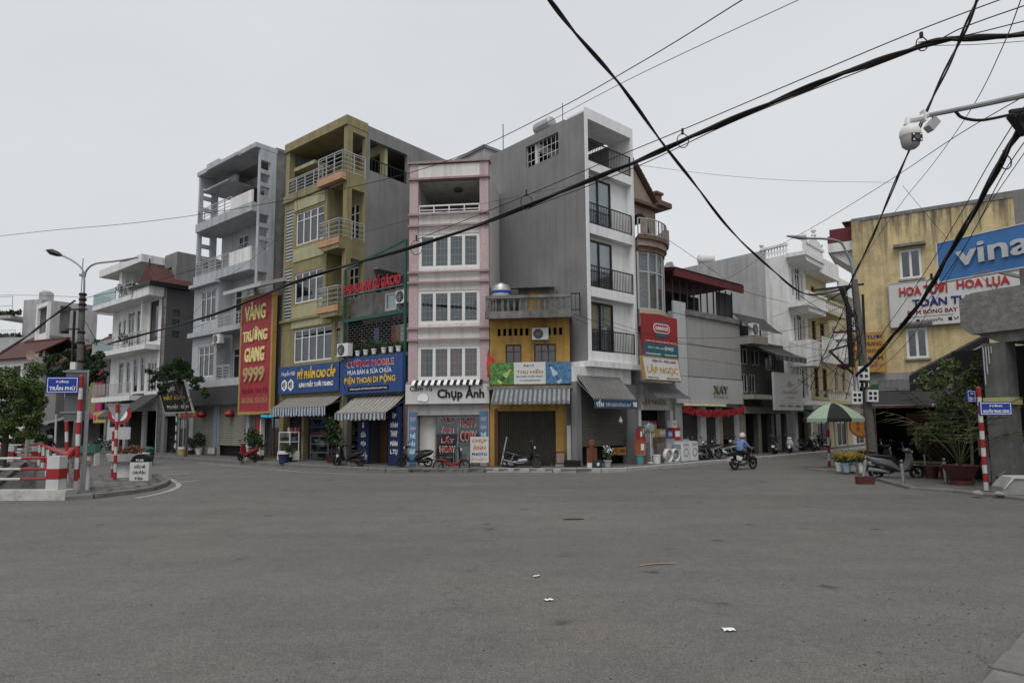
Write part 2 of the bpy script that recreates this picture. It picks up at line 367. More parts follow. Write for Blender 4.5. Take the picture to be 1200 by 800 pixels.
PINK = mat('pink_stone_tile', (0.50, 0.375, 0.38), var=0.16, scale=12, streak=0.3, bump=0.05, rough=0.5, dirt=(0.14, 0.11, 0.11))
PINKD = mat('pink_ledge', (0.36, 0.26, 0.27), var=0.12, streak=0.3)
CREAM = mat('cream_panel', (0.66, 0.64, 0.60), var=0.06, streak=0.4, grime=0.1, dirt=(0.2, 0.19, 0.17))
YELLOW = mat('ochre_wall', (0.50, 0.30, 0.06), var=0.18, scale=1.6, streak=0.5, bump=0.15, grime=0.35)
RYEL = mat('stained_yellow_wall', (0.58, 0.465, 0.245), var=0.18, scale=2.2, streak=0.5, bump=0.8, bscale=9, grime=0.4, gscale=0.9, dirt=(0.10, 0.085, 0.06), top=(8.0, 11.6, 0.85))
CREAMY = mat('pale_cream_wall', (0.52, 0.46, 0.28), var=0.06, streak=0.3)
BROWN = mat('tan_stone_trim', (0.32, 0.255, 0.205), var=0.2, scale=6, streak=0.3, bump=0.2)
BROWND = mat('brown_cornice', (0.17, 0.10, 0.075), var=0.2, streak=0.2)
MAROON = mat('maroon_paint', (0.16, 0.03, 0.035), var=0.15, streak=0.2)
ROOFT = mat('red_clay_roof', (0.12, 0.045, 0.038), var=0.3, scale=5, streak=0.3, bump=0.3)
BLACKM = mat('black_metal', (0.02, 0.02, 0.022), rough=0.45, var=0.1)
DARK = mat('dark_interior', (0.014, 0.013, 0.012), var=0.2)  # near-black, paints the shade of shop interiors; also colours a few black goods
STEEL = mat('galvanised_steel', (0.30, 0.31, 0.32), rough=0.45, metal=0.5, var=0.15, scale=8)
INOX = mat('stainless_steel', (0.42, 0.43, 0.44), rough=0.45, metal=0.7, var=0.06)
GREYM = mat('grey_railing_paint', (0.42, 0.43, 0.44), rough=0.5, var=0.08)
TEAL = mat('teal_painted_steel', (0.035, 0.12, 0.10), rough=0.6, var=0.2)
SHUT = mat('cream_roller_shutter', (0.255, 0.245, 0.205), rough=0.6, var=0.05, streak=0.25)
SHUTG = mat('grey_brown_roller_shutter', (0.14, 0.128, 0.112), rough=0.6, var=0.06, streak=0.2)
GATED = mat('dark_folding_gate', (0.085, 0.078, 0.064), rough=0.6, var=0.2, streak=0.3)
WOOD = mat('brown_wood', (0.14, 0.065, 0.03), rough=0.6, var=0.25, scale=6)
SIGNBLUE = mat('blue_sign_board', (0.025, 0.09, 0.27), rough=0.45, var=0.12, streak=0.25, grime=0.12)
SIGNBLUE2 = mat('bright_blue_sign', (0.05, 0.19, 0.45), rough=0.4, var=0.08, streak=0.2, dirt=(0.05, 0.12, 0.25))
STREETBLUE = mat('street_sign_blue', (0.012, 0.06, 0.36), rough=0.4, var=0.04)
SIGNRED = mat('red_sign_board', (0.40, 0.035, 0.05), rough=0.5, var=0.14, streak=0.25, dirt=(0.16, 0.03, 0.03))
SIGNRED2 = mat('deep_red_sign', (0.35, 0.03, 0.035), rough=0.5, var=0.12, streak=0.2, dirt=(0.14, 0.03, 0.03))
SIGNGREY = mat('pale_grey_sign', (0.46, 0.46, 0.465), rough=0.5, var=0.04, streak=0.15)
SIGNWHITE = mat('white_sign_board', (0.58, 0.58, 0.565), rough=0.45, var=0.04, streak=0.12)
SIGNBLACK = mat('black_sign_board', (0.012, 0.012, 0.013), rough=0.4, var=0.1)
GOLD = mat('gold_frame', (0.42, 0.27, 0.07), rough=0.5, var=0.15)
LETW = mat('white_lettering', (0.78, 0.78, 0.78), var=0.02)
LETY = mat('yellow_lettering', (0.75, 0.50, 0.02), var=0.03)
LETC = mat('cream_lettering', (0.80, 0.66, 0.30), var=0.03)
LETR = mat('red_lettering', (0.48, 0.03, 0.04), var=0.05)
LETK = mat('black_lettering', (0.015, 0.015, 0.018), var=0.05)
LETB = mat('navy_lettering', (0.03, 0.03, 0.20), var=0.05)
LETO = mat('orange_lettering', (0.60, 0.20, 0.03), var=0.05)
LETDR = mat('dark_red_lettering', (0.22, 0.015, 0.03), var=0.05)
RED = mat('red_paint', (0.36, 0.025, 0.03), rough=0.5, var=0.12, streak=0.15)
POLEW = mat('white_post_paint', (0.54, 0.54, 0.53), rough=0.5, var=0.06, streak=0.2)
AWGREY = mat('grey_awning_sheet', (0.115, 0.118, 0.125), rough=0.55, var=0.1, streak=0.2)
AWCLOTH = mat('dusty_awning_cloth', (0.24, 0.228, 0.208), var=0.12, streak=0.25)
CURT = mat('pale_curtain', (0.60, 0.60, 0.60), var=0.1)
CURTB = mat('brown_blind', (0.60, 0.21, 0.11), var=0.25, scale=5)
CURTP = mat('pinkish_valance', (0.50, 0.36, 0.37), var=0.1)
PLASW = mat('white_plastic', (0.66, 0.66, 0.65), rough=0.45, var=0.04)
TYRE = mat('tyre_rubber', (0.018, 0.018, 0.018), rough=0.85, var=0.2)
BODYK = mat('black_plastic_body', (0.018, 0.018, 0.02), rough=0.32, var=0.1, spec=0.5)
BODYS = mat('silver_grey_body', (0.22, 0.225, 0.235), rough=0.35, metal=0.4, var=0.05)
BODYR = mat('red_body', (0.26, 0.018, 0.022), rough=0.3, var=0.05, spec=0.5)
BODYW = mat('white_body', (0.62, 0.62, 0.62), rough=0.3, var=0.04, spec=0.5)
CHROME = mat('chrome', (0.15, 0.15, 0.155), rough=0.35, metal=1.0, var=0.03)
TERRA = mat('terracotta_pot', (0.11, 0.035, 0.03), rough=0.5, var=0.2)
BARK = mat('bark', (0.11, 0.09, 0.07), var=0.3, scale=8, bump=0.6)
GLASS = glass('window_glass', (0.72, 0.75, 0.76), 0.13)
GLASSD = glass('dark_window_glass', (0.30, 0.32, 0.34), 0.17)
GLASSC = glass('clear_shop_glass', (0.75, 0.80, 0.80), 0.12)
GLASSG = glass('greenish_balcony_glass', (0.62, 0.72, 0.70), 0.18)
LEAF1 = leafmat('leaf_bright_green', (0.03, 0.06, 0.014), (0.12, 0.17, 0.045))
LEAF2 = leafmat('leaf_dark_green', (0.012, 0.03, 0.010), (0.045, 0.085, 0.022))
LEAF3 = leafmat('leaf_olive_green', (0.03, 0.05, 0.016), (0.11, 0.13, 0.045))
LEAFP = leafmat('leaf_purplish', (0.03, 0.022, 0.02), (0.07, 0.05, 0.035))

# ------------------------------------------------------------------ frames: x along a facade, y into the house, z up
class Frame:
    def __init__(s, ax, ay, ang): s.a = Vector((ax, ay, 0)); s.ang = ang; s.t = Vector((math.cos(ang), math.sin(ang), 0)); s.n = Vector((-s.t.y, s.t.x, 0))
    def w(s, x, y=0, z=0): return s.a+s.t*x+s.n*y+Vector((0, 0, z))
    def sub(s, x, y=0):
        p = s.w(x, y); return Frame(p.x, p.y, s.ang)
    def thing(s, name, label, cat, x=0, y=0, z=0, group=None, rz=0, rx=0):
        o = thing(name, label, cat, s.w(x, y, z), s.ang+rz, group); o.rotation_euler = (rx, 0, s.ang+rz); return o
LR = Frame(-20.1, 40.9, math.atan2(-12.5, 15.5))     # row of houses along the left road
PK = Frame(-4.6, 28.3, math.atan2(-0.4, 3.6))        # corner house facing the junction
YL = Frame(-0.98, 27.88, math.atan2(-0.4, 3.6))
RR = Frame(3.28, 27.3, math.atan2(0.666, 0.746))     # row along the right-hand street

# ------------------------------------------------------------------ components
def window(root, x0, x1, z0, z1, y=0.06, cols=3, transom=0.0, fw=0.06, fm=None, gm=None, curtain=None, bars=0, name='window', side=False, inset=0.16, valance=None):
    fm = fm or FRAMEW; gm = gm or GLASS
    def B(mb, a, b, c, d, e, f):
        if side: mb.box(c, d, a, b, e, f)
        else: mb.box(a, b, c, d, e, f)
    sg = -1 if side else 1
    ya, yb = (y, y+0.07*sg) if sg > 0 else (y-0.07, y)
    m = MB()
    B(m, x0, x0+fw, ya, yb, z0, z1); B(m, x1-fw, x1, ya, yb, z0, z1); B(m, x0+fw, x1-fw, ya, yb, z0, z0+fw); B(m, x0+fw, x1-fw, ya, yb, z1-fw, z1)
    cw = (x1-x0-fw)/cols
    for i in range(1, cols): B(m, x0+cw*i, x0+cw*i+fw, ya, yb, z0+fw, z1-fw)
    zt = z1-transom
    if transom > 0:
        for i in range(cols): B(m, x0+cw*i+fw, x0+cw*(i+1), ya, yb, zt-fw*0.6, zt)
    o = m.build(name, fm, root)
    ym = (ya+yb)/2
    spans = [(z0+fw, z1-fw)] if transom <= 0 else [(z0+fw, zt-fw*0.6), (zt, z1-fw)]
    for i in range(cols):
        for (a, b) in spans:
            p = MB(); B(p, x0+cw*i+fw+0.002, x0+cw*(i+1)-0.002, ym-0.006, ym+0.006, a+0.002, b-0.002); p.build('pane', gm, o)
    if bars:
        g = MB(); yy = ym+0.06*sg; nb = max(2, int((x1-x0)/0.16))
        for i in range(1, nb):
            xx = x0+(x1-x0)*i/nb; B(g, xx-0.008, xx+0.008, yy-0.008, yy+0.008, z0+fw, z1-fw)
        nr = max(2, int((z1-z0)/0.3))
        for j in range(1, nr):
            zz = z0+(z1-z0)*j/nr; B(g, x0+fw, x1-fw, yy+0.010, yy+0.024, zz-0.008, zz+0.008)
        g.build('security_grille', fm if bars == 1 else BLACKM, o)
    if curtain:
        c = MB(); yc = ym+inset*sg; n = max(6, int((x1-x0)/0.09)); pts = []
        for i in range(n+1):
            xx = x0+(x1-x0)*i/n; pts.append((xx, yc+0.03*math.sin(i*2.1)+0.012*math.sin(i*5.3)))
        rc = random.Random(int(x0*37+z0*91)); gaps = {k for k in range(cols) if cols > 1 and rc.random() < 0.22}; lift = rc.choice((0, 0, 0.25, 0.5))*(z1-z0)*0.3
        for i in range(n):
            if int(i*cols/n) in gaps and (i*cols/n) % 1 > 0.3: continue
            (a, ya_), (b, yb_) = pts[i], pts[i+1]
            P = [(a, ya_, z0+lift), (b, yb_, z0+lift), (b, yb_, z1), (a, ya_, z1)]
            if side: P = [(p[1], p[0], p[2]) for p in P]
            c.quad(*P)
        c.build('curtain', curtain, o, fix=False)
    if valance:
        c = MB(); n = cols*8; yc = ym+inset*sg*0.6
        for i in range(n):
            a = x0+(x1-x0)*i/n; b = x0+(x1-x0)*(i+1)/n
            d0 = 0.16+0.10*abs(math.cos(math.pi*i/8)); d1 = 0.16+0.10*abs(math.cos(math.pi*(i+1)/8))
            c.quad((a, yc, z1-d0), (b, yc, z1-d1), (b, yc, z1), (a, yc, z1))
        c.build('valance', valance, o, fix=False)
    return o

def railing(root, pts, z0, z1, m, style='v', gap=0.12, bar=0.018, rail=0.045, name='railing', posts=1.1, nh=4):
    b = MB()
    for (p, q) in zip(pts[:-1], pts[1:]):
        p, q = Vector((*p, 0)), Vector((*q, 0)); Ln = (q-p).length
        def P(t, z): w = p.lerp(q, t); return (w.x, w.y, z)
        b.bar(P(0, z1), P(1, z1), rail)
        if style == 'v':
            b.bar(P(0, z0+0.06), P(1, z0+0.06), rail*0.7)
            n = max(2, int(Ln/gap))
            for i in range(n+1): b.bar(P(i/n, z0), P(i/n, z1), bar if 0 < i < n else rail)
        else:
            for j in range(nh): z = z0+(z1-z0)*(j+0.5)/nh; b.bar(P(0, z), P(1, z), bar*1.6)
            n = max(1, round(Ln/posts))
            for i in range(n+1): b.bar(P(i/n, z0), P(i/n, z1), rail)
    return b.build(name, m, root)

def shutter(root, x0, x1, z0, z1, y, m, name='roller_shutter', pitch=0.10):
    b = MB(); n = max(2, int((z1-z0)/pitch)); h = (z1-z0)/n
    for i in range(n):
        a = z0+i*h
        b.quad((x0, y, a), (x1, y, a), (x1, y-0.025, a+h*0.5), (x0, y-0.025, a+h*0.5))
        b.quad((x0, y-0.025, a+h*0.5), (x1, y-0.025, a+h*0.5), (x1, y, a+h), (x0, y, a+h))
    return b.build(name, m, root, fix=False)
def folding(root, x0, x1, z0, z1, y, m, name='folding_gate', pitch=0.09):
    b = MB(); n = max(2, int((x1-x0)/pitch)); h = (x1-x0)/n
    for i in range(n):
        a = x0+i*h
        b.quad((a, y, z0), (a+h*0.5, y-0.045, z0), (a+h*0.5, y-0.045, z1), (a, y, z1))
        b.quad((a+h*0.5, y-0.045, z0), (a+h, y, z0), (a+h, y, z1), (a+h*0.5, y-0.045, z1))
    return b.build(name, m, root, fix=False)

def awning(fr, label, x0, x1, yt, zt, yb, zb, mtop, mval=None, val=0.25, corr=0.0, scallop=False, name='awning', side_rise=None):
    """sloping awning from (yt, zt) at the wall to (yb, zb) at its front edge, in facade metres"""
    t = fr.thing(name, label, 'awning', x0, 0, 0); w = x1-x0
    b = MB()
    if corr:
        n = int(w/corr)
        for i in range(n):
            a, c = w*i/n, w*(i+1)/n; m_ = (a+c)/2
            b.quad((a, yb, zb), (m_, yb, zb+0.03), (m_, yt, zt+0.03), (a, yt, zt)); b.quad((m_, yb, zb+0.03), (c, yb, zb), (c, yt, zt), (m_, yt, zt+0.03))
        b.build('sheet', mtop, t, fix=False)
    else:
        n = 10
        for i in range(n):
            for j in range(4):
                def P(i_, j_):
                    s = j_/4; return (w*i_/n, yt+(yb-yt)*s, zt+(zb-zt)*s-0.05*math.sin(math.pi*s)*(1+0.3*math.sin(i_*2.1)))
                b.quad(P(i, j+1), P(i+1, j+1), P(i+1, j), P(i, j))
        b.build('canopy', mtop, t, smooth=True)
    f = MB(); f.bar((0, yb, zb-0.02), (w, yb, zb-0.02), 0.04); f.bar((0.05, yb, zb-0.02), (0.05, yt, zt-0.25), 0.03); f.bar((w-0.05, yb, zb-0.02), (w-0.05, yt, zt-0.25), 0.03)
    f.build('frame', STEEL, t)
    if mval and val:
        v = MB(); n = max(8, int(w/0.16))
        for i in range(n):
            a, c = w*i/n, w*(i+1)/n
            dz = 0.05 if scallop and i % 2 else 0
            ww = 0.02*math.sin(i*1.7)
            v.quad((a, yb-0.015+ww, zb-val-dz), (c, yb-0.015+ww*0.5, zb-val-dz), (c, yb-0.015, zb), (a, yb-0.015, zb))
        v.build('valance', mval, t, fix=False)
    return t

def signboard(fr, label, x0, x1, z0, z1, y, mpanel, mframe=None, th=0.1, fw=0.05, rx=0, name='shop_sign', rz=0, group=None):
    t = fr.thing(name, label, 'sign', x0, y, z0, rx=rx, rz=rz, group=group); w, h = x1-x0, z1-z0
    MB().box(0, w, -th, 0, 0, h).build('panel', mpanel, t)
    if mframe:
        f = MB(); e = 0.004; d = -th-0.02
        f.box(-e, fw, d, e, -e, h+e); f.box(w-fw, w+e, d, e, -e, h+e); f.box(fw, w-fw, d, -0.001, -e, fw); f.box(fw, w-fw, d, -0.001, h-fw, h+e)
        f.build('border', mframe, t)
    t['_y'] = -th-0.006; t['_w'] = w; t['_h'] = h
    return t
def stext(t, body, fx0, fx1, fz0, fz1, m, **k):
    w, h = t['_w'], t['_h']
    return text(t, body, fx0*w, fx1*w, fz0*h, fz1*h, t['_y'], m, **k)
def outlined(t, body, fx0, fx1, fz0, fz1, m, mo, g=0.025, **k):
    w, h = t['_w'], t['_h']
    text(t, body, fx0*w-g, fx1*w+g, fz0*h-g, fz1*h+g, t['_y'], mo, bold=k.get('bold', 0.02)+0.03, name='lettering_outline')
    return text(t, body, fx0*w, fx1*w, fz0*h, fz1*h, t['_y']-0.006, m, **k)

def smallprint(t, x0, x1, z0, z1, y, m, seed=1):
    """a line of print too small to read"""
    r_ = random.Random(seed); b = MB(); x = x0; h_ = z1-z0
    while x < x1:
        w = h_*r_.uniform(0.45, 0.75); k = r_.random()
        b.box(x, x+w*0.3, y-0.002, y, z0, z1); b.box(x+w*0.3, x+w, y-0.002, y, z0 if k < 0.5 else z1-h_*0.3, z0+h_*0.3 if k < 0.5 else z1); b.box(x+w*0.7, x+w, y-0.002, y, z0+h_*0.3, z1-h_*0.3)
        x += w+h_*(0.22 if r_.random() < 0.8 else 0.6)
    return b.build('small_print', m, t)
def leaves(mb, n, pf, size, rnd, flat=0.0):
    for _ in range(n):
        p = Vector(pf()); s = size*rnd.uniform(0.6, 1.3)
        a = Vector((rnd.gauss(0, 1), rnd.gauss(0, 1), rnd.gauss(0, 1)*(1-flat))).normalized()
        b = a.cross(Vector((rnd.gauss(0, 1), rnd.gauss(0, 1), rnd.gauss(0, 1)))).normalized()
        c = a.cross(b)*0.15*s
        mb.add([p-a*s, p-b*s*0.5+c, p+a*s, p+b*s*0.5+c], [(0, 1, 2, 3)])
def blob_points(blobs, rnd):
    tot = sum(b[3]**2 for b in blobs)
    def f():
        r = rnd.random()*tot
        for (x, y, z, q) in blobs:
            r -= q*q
            if r <= 0: break
        d = Vector((rnd.gauss(0, 1), rnd.gauss(0, 1), rnd.gauss(0, 1))).normalized()
        k = rnd.random()**0.45
        return (x+d.x*q*k, y+d.y*q*k, z+d.z*q*k*0.8)
    return f
def tree(name, label, loc, trunk, blobs, n, size, lm, seed=1, r0=0.12, cat='tree', group=None):
    rnd = random.Random(seed); t = thing(name, label, cat, loc, 0, group)
    b = MB(); b.tube(spline(trunk, 4), [r0*(1-0.6*i/(4*(len(trunk)-1))) for i in range(4*(len(trunk)-1)+1)], 8)
    top = Vector(trunk[-1])
    for (x, y, z, q) in blobs:
        st = Vector(trunk[-2]).lerp(top, rnd.random()); e = Vector((x, y, z)); mid = st.lerp(e, 0.5)+Vector((0, 0, -0.08))
        b.tube([st, mid, e], [r0*0.35, r0*0.25, r0*0.1], 5)
    b.build('trunk', BARK, t, smooth=True)
    # several smaller clumps per lobe for an uneven outline
    sub = []
    for (x, y, z, q) in blobs:
        for _ in range(9):
            d = Vector((rnd.gauss(0, 1), rnd.gauss(0, 1), rnd.gauss(0, 0.8))).normalized()*q*rnd.uniform(0.4, 1.0)
            sub.append((x+d.x, y+d.y, z+d.z, q*rnd.uniform(0.22, 0.5)))
    c = MB(); leaves(c, n, blob_points(sub, rnd), size, rnd); c.build('crown', lm, t, fix=False)
    return t
def potted(label, loc, h=0.8, r=0.14, pm=None, lm=None, n=160, size=0.07, spread=0.28, seed=3, name='potted_plant', ph=0.25, shape='bush'):
    rnd = random.Random(seed); t = thing(name, label, 'plant', loc)
    MB().lathe([(0, 0), (r*0.7, 0), (r, ph), (r*1.08, ph), (r*1.08, ph-0.04), (r*0.9, ph-0.03), (0, ph-0.05)], 12).build('pot', pm or TERRA, t, smooth=True)
    b = MB(); b.tube([(0, 0, ph*0.8), (0.02, 0.01, h*0.6), (0, 0, h*0.9)], [0.02, 0.015, 0.008], 5); b.build('stem', BARK, t)
    c = MB()
    if shape == 'bush':
        leaves(c, n, blob_points([(0, 0, h*0.72, spread), (0.1, 0.05, h*0.55, spread*0.8), (-0.1, 0, h*0.9, spread*0.7)], rnd), size, rnd)
    else:
        for i in range(n):
            a = rnd.uniform(0, 6.28); L_ = h*rnd.uniform(0.5, 1.0); o_ = rnd.uniform(0.15, 0.9)*spread*2
            p0 = Vector((0, 0, ph*0.9)); d = Vector((math.cos(a), math.sin(a), 0)); sd_ = Vector((-d.y, d.x, 0))*size*0.5
            pts = [p0+d*o_*s_+Vector((0, 0, L_*(s_*1.5-0.75*s_*s_))) for s_ in (0, 0.35, 0.7, 1.0)]
            ws = [0.5, 1, 0.8, 0.02]
            for k in range(3): c.quad(pts[k]-sd_*ws[k], pts[k]+sd_*ws[k], pts[k+1]+sd_*ws[k+1], pts[k+1]-sd_*ws[k+1])
    c.build('foliage', lm or LEAF2, t, fix=False); return t

def aircon(fr, label, x, z, y=0, w=0.85, h=0.6, rz=0):
    t = fr.thing('air_conditioner', label, 'air conditioner', x, y, z, rz=rz)
    MB().box(0, w, -0.32, -0.04, 0, h).build('casing', PLASW, t)
    c = (w*0.38, -0.325, h/2); b = MB()
    b.lathe([(h*0.40, 0.0), (h*0.43, -0.012), (h*0.43, 0.0)], 18, c, 'y'); b.lathe([(h*0.39, 0), (0.001, -0.002)], 18, c, 'y')
    o = b.build('fan_opening', BLACKM, t)
    g = MB()
    for q in (0.12, 0.22, 0.32): g.lathe([(h*q, -0.008), (h*q+0.008, -0.014), (h*q+0.008, -0.008)], 16, c, 'y')
    for i in range(4): a = i*math.pi/4; g.bar((c[0]-h*0.4*math.cos(a), c[1]-0.016, c[2]-h*0.4*math.sin(a)), (c[0]+h*0.4*math.cos(a), c[1]-0.016, c[2]+h*0.4*math.sin(a)), 0.01)
    g.build('fan_guard', GREYM, t)
    k = MB(); k.bar((0.08, 0, -0.02), (0.08, -0.34, -0.02), 0.03); k.bar((w-0.08, 0, -0.02), (w-0.08, -0.34, -0.02), 0.03); k.bar((0.08, -0.01, -0.3), (0.08, -0.3, -0.03), 0.025); k.bar((w-0.08, -0.01, -0.3), (w-0.08, -0.3, -0.03), 0.025)
    k.build('bracket', STEEL, t); return t

def slatbank(root, x0, x1, z0, z1, y, m, n, name='louvre_slat'):
    me = None
    for i in range(n):
        z = z0+(z1-z0)*(i+0.5)/n; h = (z1-z0)/n*0.27
        o = MB().box(x0, x1, y, y+0.12, z-h, z+h).build(name, m, root) if me is None else bpy.data.objects.new(name, me)
        if me is None: me = o.data; base = z
        else:
            COL.objects.link(o); o.parent = root; o.location = (0, 0, z-base)

# ------------------------------------------------------------------ ground, channel, pavements
ASPH = asphaltmat()
PAVE = mat('pavement_concrete', (0.15, 0.145, 0.138), var=0.2, scale=2.5, bump=0.3, grime=0.35, gscale=0.9)
KERBG = mat('grey_kerb', (0.19, 0.185, 0.178), var=0.2, scale=5, bump=0.3, grime=0.3)
KERBW = mat('pale_kerb', (0.37, 0.36, 0.345), var=0.2, scale=6, bump=0.3, grime=0.35)
ca, cb, cc, cd = (-12.4, 18.0), (-27.0, 36.5), (-75, 36.5), (-75, 18.0)
g = MB()
g.quad((-400, -60, 0), (400, -60, 0), (400, 18, 0), (ca[0], 18, 0), (-75, 18, 0), (-400, 18, 0))
g.quad((ca[0], 18, 0), (400, 18, 0), (400, 36.5, 0), (cb[0], 36.5, 0))
g.quad((-400, 18, 0), (-75, 18, 0), (-75, 36.5, 0), (-400, 36.5, 0))
g.quad((-400, 36.5, 0), (-75, 36.5, 0), (cb[0], 36.5, 0), (400, 36.5, 0), (400, 500, 0), (-400, 500, 0))
tag(g.build('road', ASPH), kind='structure')
ch = tag(thing('drainage_channel', None, None), kind='structure')
b = MB(); b.quad((ca[0], 18, 0), (-75, 18, 0), (-75, 18, -3.2), (ca[0], 18, -3.2)); b.quad((ca[0], 18, 0), (ca[0], 18, -3.2), (cb[0], 36.5, -3.2), (cb[0], 36.5, 0))
b.quad((-75, 18, 0), (-75, 36.5, 0), (-75, 36.5, -3.2), (-75, 18, -3.2)); b.build('retaining_wall', DIRTY, ch, fix=False)
b = MB(); b.quad((cb[0]+1, 36.52, 0), (-75, 36.52, 0), (-75, 33.0, -3.2), (cb[0]+4, 33.0, -3.2)); b.build('bank', DIRTY, ch, fix=False)
b = MB(); b.quad((-75, 18, -3.19), (-12.4, 18, -3.19), (-24, 33, -3.19), (-75, 33, -3.19)); b.build('stream_bed', mat('murky_water', (0.03, 0.035, 0.025), rough=0.15, var=0.2), ch, fix=False)
STONE = mat('bank_stone', (0.21, 0.195, 0.17), var=0.3, scale=3, bump=0.4, grime=0.4)
for i in range(26):                               # sloping stone ribs pitched on the far bank
    x = cb[0]-0.5-i*0.95
    def B(s): return Vector((x-1.6*s, 36.46-3.46*s, 0.02-3.2*s))
    MB().bar(B(0.02), B(0.98), 0.52, 0.14).build('bank_slab', STONE, ch)

def polyline_kerb(root, pts, m_of, step=0.95, w=0.22, h=0.17, name='kerb_stone'):
    rnd = random.Random(4); cache = {}
    for (p, q) in zip(pts[:-1], pts[1:]):
        p, q = Vector((*p, 0)), Vector((*q, 0)); n = max(1, round((q-p).length/step)); ln = (q-p).length/n; ang = math.atan2((q-p).y, (q-p).x)
        for i in range(n):
            c = p.lerp(q, (i+0.5)/n); m = m_of(c)
            key = (round(ln, 2), m.name)
            if key not in cache:
                a = ln/2-0.012; e = 0.025
                bm_ = MB(); bm_.add([(-a, -w/2, 0), (a, -w/2, 0), (a, w/2, 0), (-a, w/2, 0), (-a, -w/2, h-e), (a, -w/2, h-e), (a, -w/2+e, h), (-a, -w/2+e, h), (-a, w/2, h), (a, w/2, h)],
                                    [(0, 1, 5, 4), (4, 5, 6, 7), (7, 6, 9, 8), (0, 4, 7, 8, 3), (1, 2, 9, 6, 5), (3, 8, 9, 2)])
                o = bm_.build(name, m, root); cache[key] = o.data
            else:
                o = bpy.data.objects.new(name, cache[key]); COL.objects.link(o); o.parent = root
            o.location = (c.x+rnd.uniform(-.01, .01), c.y+rnd.uniform(-.012, .012), rnd.uniform(-0.012, 0.004)); o.rotation_euler = (0, rnd.uniform(-.012, .012), ang+rnd.uniform(-.012, .012))
def LRk(s, d): p = LR.w(s, -d); return (p.x, p.y)
def RRk(s, d): p = RR.w(s, -d); return (p.x, p.y)
kerb = [LRk(-45, 2.4), LRk(-20, 2.4), LRk(-2, 2.3), LRk(8, 2.2), LRk(15.5, 2.0), (-5.2, 26.75), (-2.0, 26.35), (1.6, 25.95), (3.5, 25.85), (4.6, 26.25), RRk(3, 1.75), RRk(9, 1.75), RRk(15, 1.7), RRk(20, 1.6), (19.4+10*0.68, 39.5+10*0.73), (19.4+24*0.68, 39.5+24*0.73)]
pv = tag(thing('pavement', None, None), kind='structure')
MB().prism([(x, y) for x, y in kerb]+[(40, 75), (-70, 95)], 0.002, 0.15, 'xy').build('paving', PAVE, pv)
off = []
for i, (x, y) in enumerate(kerb): off.append((x, y))
polyline_kerb(pv, off[2:15], lambda c: KERBW if c.x > -1.2 else KERBG)
# flagstones laid in front of the corner shops, each with its own edge
FLAG = [mat('flagstone_%s' % k, c, var=0.2, scale=4, bump=0.3, grime=0.3) for k, c in (('a', (0.17, 0.165, 0.155)), ('b', (0.14, 0.136, 0.128)), ('c', (0.195, 0.188, 0.18)))]
rnd = random.Random(11)
for i in range(12):
    for j in range(2):
        x0_, y0_ = -4.3+i*0.62, 27.42-i*0.066-j*0.5
        if y0_ > 26.6 or True:
            MB().box(x0_+0.01, x0_+0.60, y0_-0.48, y0_-0.01, 0.1, 0.155+rnd.uniform(0, 0.008)).build('flagstone', FLAG[rnd.randrange(3)], pv)
# ================================================================== LEFT ROW
# ---- grey-blue five storey house
G = LR.sub(-1.0); W = 7.4
h = G.thing('grey_blue_house', 'tall grey-blue house with square side openings beside the red gold-shop sign', 'house')
holes = [(0.9, 2.9, 5.0, 6.95), (3.55, 4.35, 4.55, 6.75), (4.9, 6.2, 4.9, 6.75), (0.9, 2.9, 8.5, 10.55), (3.55, 4.4, 8.1, 10.4), (4.9, 6.2, 8.5, 10.4), (0.55, 3.3, 0.15, 3.15), (3.75, 7.1, 0.15, 3.15)]
b = MB(); b.wall(0, 3.25, 0, 11.5, 0, 0.2, [q for q in holes if q[1] <= 3.3]); b.wall(3.25, W-0.25, 4.4, 11.5, 0.9, 1.1, [q for q in holes if q[1] > 3.3 and q[2] > 4]); b.wall(3.25, W, 0, 4.4, 0, 0.2, [(3.75, 7.1, 0.15, 3.15)])
b.box(3.05, 3.25, 0.2, 0.9, 4.4, 11.5)
b.build('front_wall', GBLUE, h)
sq = [(0.25, 0.85, z, z+0.55) for z in (17.25, 16.45, 15.65, 13.95, 13.15, 12.35, 10.45)]
b = MB(); b.wall(0.2, 1.25, 0, 18.5, W-0.25, W, sq, side=True); b.build('side_wall', GBLUE, h)
b = MB(); b.wall(0, 1.25, 11.5, 18.5, 0, 0.2, sq[:6], side=True); b.box(0, 0.2, 0.2, 9, 0, 11.5); b.build('left_side_wall', GBLUE, h)
MB().box(W-0.22, W-0.02, 1.25, 9, 0, 18.9).build('rear_side_wall', DIRTY, h)
b = MB(); b.wall(0.2, W-0.25, 11.5, 15.0, 1.6, 1.8, [(2.4, 3.7, 12.0, 14.3), (5.6, 6.4, 12.3, 14.2)]); b.build('recessed_wall', GBLUE, h)
b = MB(); b.wall(0.2, W-0.25, 15.2, 18.3, 2.2, 2.4, [(0.4, 1.3, 15.4, 17.6), (2.2, 3.3, 15.3, 17.4), (3.6, 4.4, 16.0, 17.2)]); b.build('terrace_wall', GBLUE, h)
b = MB(); b.box(2.0, 2.25, 2.0, 2.2, 15.2, 17.5); b.box(3.3, 3.55, 2.0, 2.2, 15.2, 17.5); b.box(2.25, 3.3, 2.0, 2.2, 17.2, 17.5); b.build('red_door_surround', MAROON, h)
b = MB(); b.box(-0.03, W+0.02, -0.12, 1.3, 18.5, 18.78); b.box(1.6, 5.6, -0.32, -0.12, 18.42, 18.62); b.box(1.0, 2.6, 0.0, 0.25, 18.78, 19.1); b.build('roof_slab', GBLUE, h)
MB().box(-0.02, W-0.02, 1.3, 9, 18.52, 18.74).build('rear_roof', CEMENT, h)
